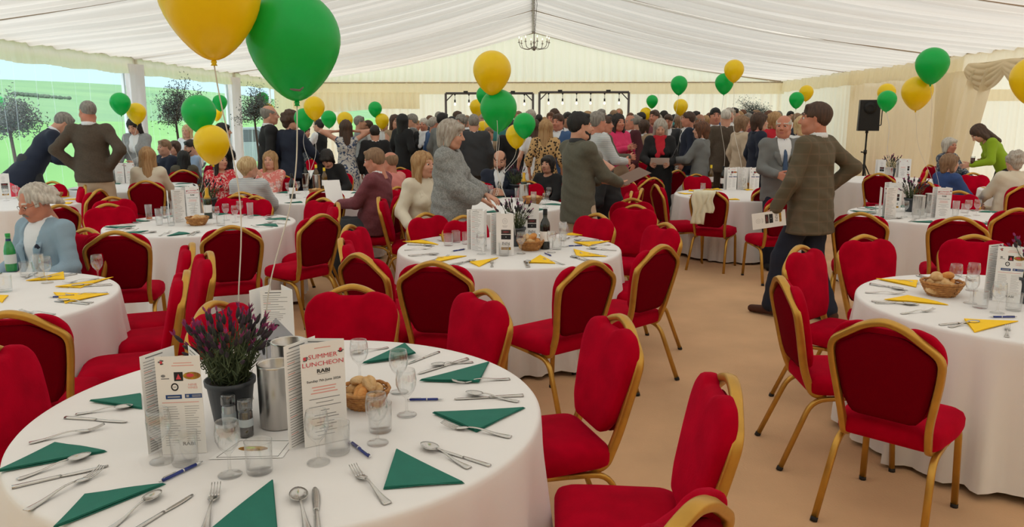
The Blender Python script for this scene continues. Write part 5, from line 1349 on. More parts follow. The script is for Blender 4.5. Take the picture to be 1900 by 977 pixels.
        sl = {'shirt': .94, 'jumper': .88, 'wide': .62, 'tee': 0., 'sleeveless': -1, 'waistcoat': .94, 'halfsleeve': .30}[tk]; o = {'jumper': .022, 'wide': .036, 'shirt': .014, 'tee': .012, 'sleeveless': .008, 'waistcoat': .013, 'halfsleeve': .014}[tk]
        f = Field(lo, hi, hB); torso(f, o)
        if sl > 0: arms(f, o*.9, sl, .04, (.052, .044, .040, .034) if tk != 'wide' else (.052, .058, .060, .052))
        elif sl == 0:
            for i in (0, 1): f.cone(sh[i], sh[i]+(E_[i]-sh[i])*.5, .06, .055, .03)
        z = {'wide': -.20, 'jumper': -.10}.get(tk, -.03); z = g('hem', z) if tk != 'waistcoat' else 0
        f.cone(waist, pel+A@V3(0, 0, z), (.13 if fem else .145)+o+fat, .172+o+fat*.6+g('flare', 0), .05, flat=nA, f=.84); f.cut(pel+A@V3(0, 0, z), A@V3(0, 0, -1))
        f.cone(neck+A@V3(0, .03, .01), neck+A@V3(0, .09, .10), .065, .08, .008, op='sub')
        if tk == 'waistcoat': 
            V, Q = f.mesh(); out.append(('shirt', np_mesh('shirt', [(wrinkle(V, .0022), Q, 0)], [M_CL[g('shirt', 'white')]]), None))
            f = Field(lo, hi, hB); torso(f, .026)
            for i in (0, 1): f.cone(sh[i]+A@V3([-1, 1][i]*.05, 0, .03), sh[i]+A@V3([-1, 1][i]*.05, 0, -.12), .07, .06, .01, op='sub')
            f.cone(neck+A@V3(0, .10, .02), up(0, .165, .22), .085, .02, .01, op='sub'); f.cone(neck, neck+A@V3(0, 0, .1), .075, .075, .01, op='sub'); clip_hem(f, -.05)
        V, Q = f.mesh(); V = wrinkle(V, .0022 if tk != 'wide' else .005); out.append((tk if tk in ('shirt', 'jumper', 'waistcoat') else 'top', np_mesh('top', [(V, Q, 0)], [M_CL[top[1]]]), None))
    if g('scarf'):
        f = Field(lo, hi, .011)
        for k in range(10):
            a = 2*math.pi*k/10; a2 = 2*math.pi*(k+1)/10; f.cone(neck+A@V3(.075*math.cos(a), .075*math.sin(a)+.01, -.005*math.sin(a)), neck+A@V3(.075*math.cos(a2), .075*math.sin(a2)+.01, -.005*math.sin(a2)), .030, .030, .02)
        f.cone(neck+A@V3(.02, .10, -.03), up(.03, .16, .26), .045, .040, .02, flat=nA, f=.5); f.cone(neck+A@V3(-.03, .10, -.03), up(-.05, .16, .30), .04, .035, .02, flat=nA, f=.5)
        V, Q = f.mesh(); out.append(('scarf', np_mesh('scarf', [(wrinkle(V, .003), Q, 0)], [M_CL[g('scarf')]]), None))
    # shoes
    if g('shoes', 'black') and not g('noshoes'):
        def shoe(f, i, sx):
            p = Fo[i]; z = p[2]-.085; f.cone((p[0], p[1]-.04, z+.045), (p[0]+sx*.01, p[1]+.17, z+.032), .042, .034, .02, flat=(0, 0, 1), f=.95); f.cone((p[0], p[1]-.035, z+.05), (p[0], p[1]-.02, z+.09), .04, .038, .02)
        for i, sx in enumerate((-1, 1)):
            f = Field((Fo[i][0]-.1, Fo[i][1]-.13, -.03), (Fo[i][0]+.1, Fo[i][1]+.25, Fo[i][2]+.12), .013 if lod == 0 else .020); shoe(f, i, sx)
            f.cut((0, 0, .002), (0, 0, -1)); V, Q = f.mesh(); out.append(('shoe', np_mesh('shoe', [(V, Q, 0)], [M_CL[g('shoes', 'black')]]), None))
    info = dict(hc=hc, hr=hr, hs=hs, H=H_, A=A, neck=neck, pel=pel, up=up, top=(hc+hr@V3(0, -.02, .125*hs))[2], E=E_)
    if g('glasses'):
        mb = MB(); 
        for sx in (-1, 1):
            c = V3(sx*.031, .098, .008); pts = [hc+hr@(c+V3(.023*math.cos(2*math.pi*j/14), -.002*abs(math.cos(2*math.pi*j/14)), .016*math.sin(2*math.pi*j/14))) for j in range(15)]; mb.tube(pts, .0013, 5, caps=False)
            mb.tube([hc+hr@V3(sx*.054, .094, .012), hc+hr@V3(sx*.077, .06, .014), hc+hr@V3(sx*.080, -.005, .014)], .0013, 5)
        mb.tube([hc+hr@V3(-.009, .104, .010), hc+hr@V3(.009, .104, .010)], .0013, 5); out.append(('glasses', mb.mesh('glasses', M_CL['specs']), None))
    if g('beard'):
        f = Field(hc-.17, hc+.17, .006); B_ = lambda x, y, z: hc+hr@(V3(x, y, z)*hs)
        f.ell(B_(0, .022, -.038), V3(.0625, .0745, .0835)*hs, .005, M=hr); f.ell(B_(0, .066, -.094), (.026, .024, .022), .02); f.cut(B_(0, .0, -.018), hr@V3(0, .42, 1)); f.cut(B_(0, .004, 0), hr@V3(0, -1, .25)); f.ell(B_(0, .10, -.059), (.024, .03, .010), .004, M=hr, op='sub')
        f.cone(B_(-.024, .086, -.047), B_(.024, .086, -.047), .006, .006, .004); V, Q = f.mesh(); out.append(('beard', np_mesh('beard', [(V, Q, 0)], [brow]), None))
    if g('moustache'):
        f = Field(hc-.17, hc+.17, .0055); B_ = lambda x, y, z: hc+hr@(V3(x, y, z)*hs); f.cone(B_(0, .096, -.042), B_(.028, .084, -.052), .010, .006, .004); f.cone(B_(0, .096, -.042), B_(-.028, .084, -.052), .010, .006, .004); V, Q = f.mesh(); out.append(('moustache', np_mesh('moustache', [(V, Q, 0)], [M_HAIRS['grey']]), None))
    return out, info

SKN = {0: (206, 152, 128), 1: (196, 130, 106), 2: (216, 166, 142), 3: (168, 118, 92)}
M_skin = {k: mat('skin tone %d' % k, v, .55, vary=.06, vscale=14, sss=.12) for k, v in SKN.items()}
M_lip = mat('lips', (182, 108, 98), .5); M_eyew = mat('eye white', (226, 222, 216), .3); M_iris = mat('iris', (46, 38, 34), .2)
M_HAIRS = {k: mat('hair '+k, a, .6, rgb2=b, vscale=v, stretch=(60, 60, 6)) for k, (a, b, v) in {
    'white': ((214, 208, 198), (168, 160, 150), 1.), 'grey': ((150, 144, 136), (108, 102, 96), 1.), 'silver': ((190, 182, 172), (150, 138, 126), 1.), 'brown': ((82, 56, 40), (54, 36, 26), 1.), 'dark': ((38, 28, 24), (22, 17, 15), 1.),
    'black': ((22, 19, 19), (12, 11, 12), 1.), 'blond': ((186, 150, 104), (150, 108, 66), 1.), 'pale': ((218, 194, 150), (176, 142, 96), 1.), 'auburn': ((110, 66, 38), (72, 42, 26), 1.), 'sandy': ((150, 118, 88), (116, 86, 62), 1.)}.items()}
M_CL = {}
for k, c, kw in (('navy', (24, 32, 52), {}), ('black', (20, 20, 23), {}), ('white', (226, 228, 232), {}), ('paleblue', (140, 164, 182), dict(vary=.06, vscale=8)), ('grey', (112, 114, 114), {}), ('lightgrey', (148, 150, 152), dict(vary=.08, vscale=30, bump=.4, bscale=90)), ('charcoal', (52, 54, 58), {}),
                 ('brown', (78, 66, 54), dict(vary=.12, vscale=60)), ('beige', (196, 176, 152), {}), ('tan', (168, 144, 116), {}), ('olive', (84, 80, 66), {}), ('greygreen', (92, 90, 78), dict(vary=.08, vscale=50)), ('mauve', (116, 58, 66), dict(vary=.12, vscale=60)), ('pink', (222, 54, 106), {}), ('palepink', (222, 140, 132), {}),
                 ('cream', (222, 212, 192), {}), ('lime', (138, 168, 20), {}), ('blue', (44, 70, 124), {}), ('midblue', (62, 92, 136), {}), ('skyblue', (150, 176, 208), {}), ('red', (190, 24, 44), {}), ('darkgreen', (34, 46, 40), {}), ('maroon', (72, 22, 30), {}), ('tietone', (62, 84, 116), {}), ('specs', (60, 52, 44), {}), ('shoebrown', (74, 38, 22), {}), ('teal', (60, 130, 130), {})):
    M_CL[k] = mat('cloth '+k, c, .85, sheen=.15, **({'bump': .15, 'bscale': 160} | kw))
def pat(name, base, c2, kind, sc, thr=.5):
    m = mat('cloth '+name, base, .85); N, L = m.node_tree.nodes, m.node_tree.links; b = N['Principled BSDF']; t = N.new('ShaderNodeTexCoord'); r = N.new('ShaderNodeValToRGB')
    if kind == 'stripe': n = N.new('ShaderNodeTexWave'); n.bands_direction = 'Z'; n.inputs['Scale'].default_value = sc; o = n.outputs['Fac']
    elif kind == 'spots': n = N.new('ShaderNodeTexVoronoi'); n.inputs['Scale'].default_value = sc; o = n.outputs['Distance']
    elif kind == 'check':
        n = N.new('ShaderNodeTexWave'); n.bands_direction = 'X'; n.inputs['Scale'].default_value = sc; n2 = N.new('ShaderNodeTexWave'); n2.bands_direction = 'Z'; n2.inputs['Scale'].default_value = sc; L.new(t.outputs['Object'], n2.inputs['Vector'])
        mx = N.new('ShaderNodeMath'); mx.operation = 'MAXIMUM'; L.new(n.outputs['Fac'], mx.inputs[0]); L.new(n2.outputs['Fac'], mx.inputs[1]); o = mx.outputs[0]
    else: n = N.new('ShaderNodeTexNoise'); n.inputs['Scale'].default_value = sc; n.inputs['Distortion'].default_value = 1.5; o = n.outputs[0]
    L.new(t.outputs['Object'], n.inputs['Vector']); r.color_ramp.interpolation = 'CONSTANT' if kind != 'check' else 'LINEAR'; r.color_ramp.elements[0].color = (*lin(base), 1); r.color_ramp.elements[1].position = thr; r.color_ramp.elements[1].color = (*lin(c2), 1)
    if kind == 'check': r.color_ramp.elements[0].position = thr-.02; r.color_ramp.elements[1].position = 1
    L.new(o, r.inputs[0]); L.new(r.outputs[0], b.inputs['Base Color']); M_CL[name] = m
pat('stripe', (222, 222, 218), (150, 158, 170), 'stripe', 22); pat('leopard', (50, 36, 24), (200, 162, 110), 'spots', 26, .40); pat('floral', (196, 194, 190), (60, 78, 112), 'noise', 16, .55); pat('redfloral', (206, 44, 58), (226, 186, 178), 'noise', 22, .55)
pat('pinkfloral', (222, 128, 120), (236, 200, 186), 'noise', 22, .56); pat('bluepattern', (52, 62, 82), (150, 156, 160), 'noise', 26, .54); pat('tweed', (92, 82, 64), (104, 88, 70), 'check', 3.6, .93); pat('knit', (128, 130, 130), (154, 155, 154), 'noise', 60, .5)
pat('pinkstripe', (224, 146, 140), (196, 104, 104), 'stripe', 26)

def put_person(P, pos, face, label, group=None, height=None, rz=None):
    out, info = build_person(P)
    k = 1. if height is None else height
    r = bpy.data.objects.new('person', None); C.objects.link(r); r.location = pos; r.rotation_euler = (0, 0, R(face)); r.scale = (k,)*3; tag(r, label, 'person', group)
    made = {}
    for n, me, _ in out:
        o = bpy.data.objects.new(n, me); C.objects.link(o); o.parent = r; made[n] = o
    return r, info, out
# ------------------------------------------------------------------ the guests
ALLP = []
def guest(px, py, Y, face, label, chair=None, group=None, **P):
    tgt = PY(px, py, Y); out, info = build_person(P); k = tgt.z/info['top']; kk = min(1.12, max(.88, k))
    a = R(face); hc = Vector(info['hc'])*kk; hx = hc.x*math.cos(a)-hc.y*math.sin(a); hy = hc.x*math.sin(a)+hc.y*math.cos(a)
    r = bpy.data.objects.new('person', None); C.objects.link(r); r.location = (tgt.x-hx, tgt.y-hy, 0); r.rotation_euler = (0, 0, a); r.scale = (kk,)*3; tag(r, label, 'person', group)
    for n, me, _ in out: o = bpy.data.objects.new(n, me); C.objects.link(o); o.parent = r
    if P.get('sit'):
        o_ = Vector((0, -.0, 0)); (CH0 if Y < 7 else CH1).place((r.location.x+math.sin(a)*.02, r.location.y-math.cos(a)*.02, 0), a, chair or 'red chair under the '+' '.join(label.replace('seated ', '').split()[:9]).rstrip(','), 'chair', 'red and gold banquet chairs')
    M = Matrix.Translation(r.location) @ Matrix.Rotation(a, 4, 'Z') @ Matrix.Scale(kk, 4)
    ALLP.append((label, round(k, 2), tuple(round(v, 2) for v in r.location[:2])))
    return dict(M=M, info=info, k=kk, face=a, root=r, hand=lambda i: M @ Vector(info['H'][i]), out=out)
def held(g, i, d, rot, label, kind='menu', w=.10, h=.21, dark=False, pr='crest'):
    """a thing in hand i, shifted by d (local), turned by rot"""
    p = g['M'] @ (Vector(g['info']['H'][i])+Vector(d)); r = bpy.data.objects.new('held_menu', None); C.objects.link(r); r.location = p; r.rotation_mode = 'XYZ'
    r.rotation_euler = (R(rot[0]), R(rot[1]), g['face']+R(rot[2])); tag(r, label, 'menu'); q = bpy.data.objects.new('panel', PANEL if not dark else PANEL_D); C.objects.link(q); q.parent = r; q.scale = (w/.10, 1, h/.21)
    if pr: t = bpy.data.objects.new('print', PR[pr]); C.objects.link(t); t.parent = q
    return r
mbx = MB(); mbx.box((0, 0, .105), (.10, .0015, .21)); PANEL_D = mbx.mesh('panel', mat('brown card', (128, 104, 92), .8))
HH = [(-.19, -.02, .08), (.19, -.02, .08)]; PO = [(-1, -.55, .1), (1, -.55, .1)]
TBL = [(-.10, .36, .17), (.12, .37, .17)]
# seated near people
g = guest(60, 344, 5.12, 160, 'white haired man with glasses and moustache in a light blue jacket', 'red chair carrying the white haired man in light blue', lod=0, sit=1, top=('jacket', 'paleblue'), shirt='white', bottom=('trousers', 'navy'), hair=('wild', 'white'), skin=1, glasses=1, moustache=1, yaw=-10, pitch=16, lean=4, fat=.03, hands=[(-.20, .30, .14), (.20, .30, .14)], vz=.10)
mb = MB(); mb.tube([(0, 0, 0), (.004, 0, .026)], [.016, .008], 6); hk = g['M'] @ Vector(g['info']['up'](.105, .145, .335)) if False else None
pk = MB(); c = g['info']['up'](-.10, .150, .37); pk.tube([Vector(c)+Vector((-.018, 0, 0)), Vector(c)+Vector((.0, .004, .018)), Vector(c)+Vector((.02, 0, .0))], [.010, .014, .008], 6); o = obj('pocket_square', pk.mesh('pocket_square', M_CL['navy']), g['root'])
guest(116, 212, 10.5, -52, 'person bending over in a navy jacket, back towards us by the window', lod=1, top=('jacket', 'navy'), bottom=('trousers', 'charcoal'), hair=('short', 'grey'), lean=36, pitch=4, hands=[(-.15, .50, .05), (.15, .50, .05)], flare=.07, hem=-.24, vent2=1)
guest(160, 186, 9.6, 8, 'tall man in brown tweed with hands on hips, seen from behind', lod=0, top=('jacket', 'brown'), bottom=('trousers', 'beige'), hair=('buzz', 'grey'), hands=HH, poles=PO, yaw=48, skin=1, hem=-.10, curl=(.7, .7))
guest(247, 219, 11.9, 178, 'standing woman with long dark hair in a grey coat looking down, by the windows', lod=1, fem=1, top=('jacket', 'lightgrey'), shirt='white', bottom=('trousers', 'grey'), hair=('long', 'dark'), pitch=28, hands=[(-.10, .30, .12), (.14, .30, .12)])
guest(272, 272, 10.0, 18, 'seated long haired blonde in a cream blouse seen from behind', lod=1, sit=1, fem=1, top=('shirt', 'cream'), bottom=('trousers', 'black'), hair=('long', 'blond'))
guest(303, 259, 12.6, 150, 'seated sandy haired man in a navy sweater', lod=1, sit=1, top=('jumper', 'navy'), bottom=('trousers', 'navy'), hair=('short', 'sandy'), hands=[(-.05, .24, .42), (.15, .35, .15)])
guest(322, 261, 13.4, 165, 'seated brown haired woman between the navy sweater and the pale blue shirt', lod=2, sit=1, fem=1, top=('jumper', 'charcoal'), bottom=('trousers', 'black'), hair=('bob', 'brown'))
guest(340, 284, 12.0, 20, 'seated guest with black hair and olive coat seen from behind', lod=1, sit=1, fem=1, top=('jumper', 'olive'), bottom=('trousers', 'black'), hair=('long', 'black'))
guest(352, 259, 12.9, 130, 'seated dark haired bearded man in a pale blue shirt', lod=1, sit=1, top=('shirt', 'skyblue'), bottom=('trousers', 'navy'), hair=('short', 'dark'), beard=1, yaw=10, pitch=10)
guest(346, 231, 14.2, 175, 'pale blonde woman behind the big green balloon, by the olive tree', lod=1, fem=1, top=('shirt', 'white'), bottom=('trousers', 'grey'), hair=('long', 'pale'))
guest(414, 228, 11.5, -70, 'standing dark haired person in black with a pale scarf', lod=1, fem=1, top=('jacket', 'black'), shirt='white', scarf='white', bottom=('trousers', 'black'), hair=('bob', 'black'))
guest(408, 281, 10.3, -150, 'seated dark haired woman in a red floral top under the yellow balloon', lod=1, sit=1, fem=1, top=('shirt', 'redfloral'), bottom=('trousers', 'black'), hair=('wavy', 'dark'), yaw=30)
guest(461, 290, 8.55, 5, 'seated woman with pinned fair hair in a white striped jumper, seen from behind', lod=1, sit=1, fem=1, top=('jumper', 'stripe'), bottom=('trousers', 'navy'), hair=('updo', 'pale'), yaw=-35)
guest(500, 280, 10.3, 165, 'seated fair haired woman in a pink floral top with a hand to her chin', lod=1, sit=1, fem=1, top=('shirt', 'pinkfloral'), bottom=('trousers', 'navy'), hair=('wavy', 'blond'), hands=[(.0, .22, .44), (.14, .35, .17)], yaw=15)
guest(500, 195, 11.2, -62, 'bald man with glasses standing in a black jacket, in profile', lod=0, top=('jacket', 'black'), shirt='white', bottom=('trousers', 'charcoal'), hair=('bald', 'grey'), glasses=1, skin=0, fat=.02)
guest(540, 205, 11.0, -25, 'standing curly haired woman in a navy jacket seen from behind', lod=1, fem=1, top=('jumper', 'navy'), bottom=('trousers', 'navy'), hair=('curly', 'brown'), yaw=-30, hands=[None, (.30, .30, .06)], flare=.05)
guest(590, 221, 15.4, 75, 'waiter in a white shirt and dark waistcoat', lod=1, top=('waistcoat', 'black'), shirt='white', bottom=('trousers', 'charcoal'), hair=('short', 'dark'), hands=[(-.12, .38, .22), (.15, .36, .22)])
guest(567, 238, 15.6, -120, 'guest in a dark patterned top beside the waiter', lod=2, fem=1, top=('shirt', 'bluepattern'), bottom=('trousers', 'black'), hair=('bob', 'brown'))
guest(641, 222, 12.5, 20, 'woman in a blue floral dress behind the yellow balloon', lod=1, fem=1, top=('sleeveless', 'floral'), bottom=('dress', 'floral'), hair=('long', 'brown'), hands=[(-.14, .05, .62), (.14, .05, .62)], poles=[(-1, 0, .2), (1, 0, .2)])
guest(668, 215, 15.2, -80, 'man in a white shirt standing beside the floral dress', lod=1, top=('shirt', 'lightgrey'), bottom=('trousers', 'charcoal'), hair=('short', 'grey'), hands=[(-.1, .35, .18), (.15, .35, .18)])
guest(681, 223, 15.6, 100, 'ruddy man facing the white shirted man', lod=2, top=('shirt', 'white'), bottom=('trousers', 'charcoal'), hair=('short', 'brown'), skin=3)
guest(606, 282, 10.95, 175, 'seated dark haired diner looking down behind the wine coolers', lod=1, sit=1, fem=1, top=('jumper', 'black'), bottom=('trousers', 'black'), hair=('bob', 'dark'), pitch=38, lean=14)
m = guest(693, 275, 8.3, 78, 'seated man in a mauve jacket reading a held menu', 'red chair under the mauve jacket reader', lod=0, sit=1, top=('jacket', 'mauve'), shirt='white', bottom=('trousers', 'charcoal'), hair=('short', 'sandy'), skin=1, fat=.03, pitch=12, hands=[(-.12, .38, .22), (.12, .36, .22)], curl=(.8, .8), palm=[(0, -.3, 1), (0, -.3, 1)], hem=-.10)
held(m, 0, (-.03, .03, .0), (-35, 0, -50), 'large white menu held by the mauve jacketed man', w=.18, h=.30, pr=None)
guest(722, 281, 9.4, 62, 'seated bald man in a pink shirt behind the mauve jacket', lod=1, sit=1, top=('shirt', 'palepink'), bottom=('trousers', 'grey'), hair=('bald', 'sandy'), skin=1, fat=.03)
guest(786, 281, 7.75, -162, 'seated fair haired woman in a cream jacket looking at the camera', 'red chair under the cream jacketed woman', lod=0, sit=1, fem=1, top=('jacket', 'cream'), shirt='cream', bottom=('trousers', 'tan'), hair=('wavy', 'blond'), yaw=15, twist=25)
gl_ = guest(838, 222, 6.9, -98, 'standing grey haired woman in a wide grey jumper reaching over the centre table', lod=0, fem=1, top=('wide', 'knit'), bottom=('trousers', 'tan'), hair=('bob', 'silver'), hands=[(-.05, .33, .13), (.12, .33, .10)], poles=[(-.5, -.5, -1), (.5, -.5, -1)], palm=[(0, .2, -1), (0, .2, -1)], fat=.02, pitch=10, curl=(.35, .35), skin=0)
guest(927, 279, 9.9, 178, 'seated bearded man in a dark suit looking down at a paper', lod=0, sit=1, top=('jacket', 'navy'), shirt='white', tie='charcoal', bottom=('trousers', 'navy'), hair=('bald', 'brown'), beard=1, pitch=18, hands=[(-.08, .34, .26), (.10, .34, .26)], curl=(.8, .8))
gm = guest(1078, 208, 7.3, -62, 'standing dark haired bearded man in a grey green blazer, looking right', lod=0, top=('jacket', 'greygreen'), shirt='charcoal', bottom=('trousers', 'beige'), hair=('short', 'black'), beard=1, skin=0, yaw=-15, hands=[(-.12, .30, .16), (.10, .38, .16)], curl=(.8, .8), palm=[(0, -.2, 1), (-.3, -.2, 1)], hem=-.20, vent2=1)
h_ = held(gm, 1, (-.02, .02, .0), (-68, 12, 0), 'brown menu held out by the grey green blazer man', w=.21, h=.30, dark=True, pr=None)
guest(1104, 284, 8.9, 75, 'seated grey haired man in a dark suit, bent over beside the blazer', lod=1, sit=1, top=('jacket', 'black'), shirt='white', bottom=('trousers', 'black'), hair=('short', 'grey'), pitch=34, lean=16, fat=.02)
guest(1016, 288, 10.1, 150, 'seated guest in black, nearly hidden by the grey green blazer', lod=2, sit=1, fem=1, top=('jumper', 'black'), bottom=('trousers', 'black'), hair=('bob', 'dark'))
tw = guest(1514, 190, 6.62, 44, 'walking man in a checked tweed jacket carrying a menu down the aisle', lod=0, top=('jacket', 'tweed'), shirt='white', bottom=('trousers', 'navy'), hair=('short', 'brown'), skin=1, yaw=25, legs=[(-.09, .24, .085), (.09, -.17, .085)], hands=[(-.30, .14, -.02), (.22, -.02, .12)], curl=(.8, .6), hem=-.22, vent2=1, flare=.02, shoes='shoebrown', fat=.02)
ph = tw['hand'](0); r_ = bpy.data.objects.new('held_menu', None); C.objects.link(r_); r_.location = ph+Vector((-.02, -.03, -.08)); tag(r_, 'white menu with dark print carried low in the tweed man\'s hand', 'menu')
r_.rotation_euler = (0, R(-98), R(4)); q = obj('panel', PANEL, r_); q.location = (0, 0, -.105); q.scale = (1.35, 1, 1.35); t_ = obj('print', PR['crest'], q)
guest(1455, 213, 8.9, 178, 'elderly man in a grey suit and blue tie facing us beside the tweed jacket', lod=0, top=('jacket', 'grey'), shirt='white', tie='tietone', bottom=('trousers', 'navy'), hair=('bald', 'white'), skin=1, yaw=-25, hands=[(-.20, .04, -.02), (.12, .30, .16)], fat=.02)
# right side
guest(1764, 255, 13.0, -150, 'seated white haired woman in a dark patterned top, smiling', lod=1, sit=1, fem=1, top=('jumper', 'bluepattern'), bottom=('trousers', 'black'), hair=('bob', 'white'), yaw=-10, fat=.04, skin=1)
guest(1765, 285, 9.9, -75, 'seated grey brown haired woman in a blue jumper, turned away', lod=1, sit=1, fem=1, top=('jumper', 'blue'), bottom=('trousers', 'navy'), hair=('bob', 'sandy'), yaw=-10, fat=.03)
lime = guest(1817, 235, 12.2, 78, 'woman in a lime green top leaning over to talk', lod=1, fem=1, top=('shirt', 'lime'), bottom=('trousers', 'black'), hair=('long', 'brown'), lean=38, pitch=12, hands=[(-.12, .52, .05), (.14, .30, .10)])
guest(1884, 280, 9.7, 0, 'seated grey haired guest in a white jacket seen from behind', lod=1, sit=1, fem=1, top=('jumper', 'cream'), bottom=('trousers', 'beige'), hair=('curly', 'silver'), fat=.03)
ALE.place((lime['hand'](0).x, lime['hand'](0).y-.02, lime['hand'](0).z-.02), 0, 'dark ale glass held out beside the lime green top', 'glass')
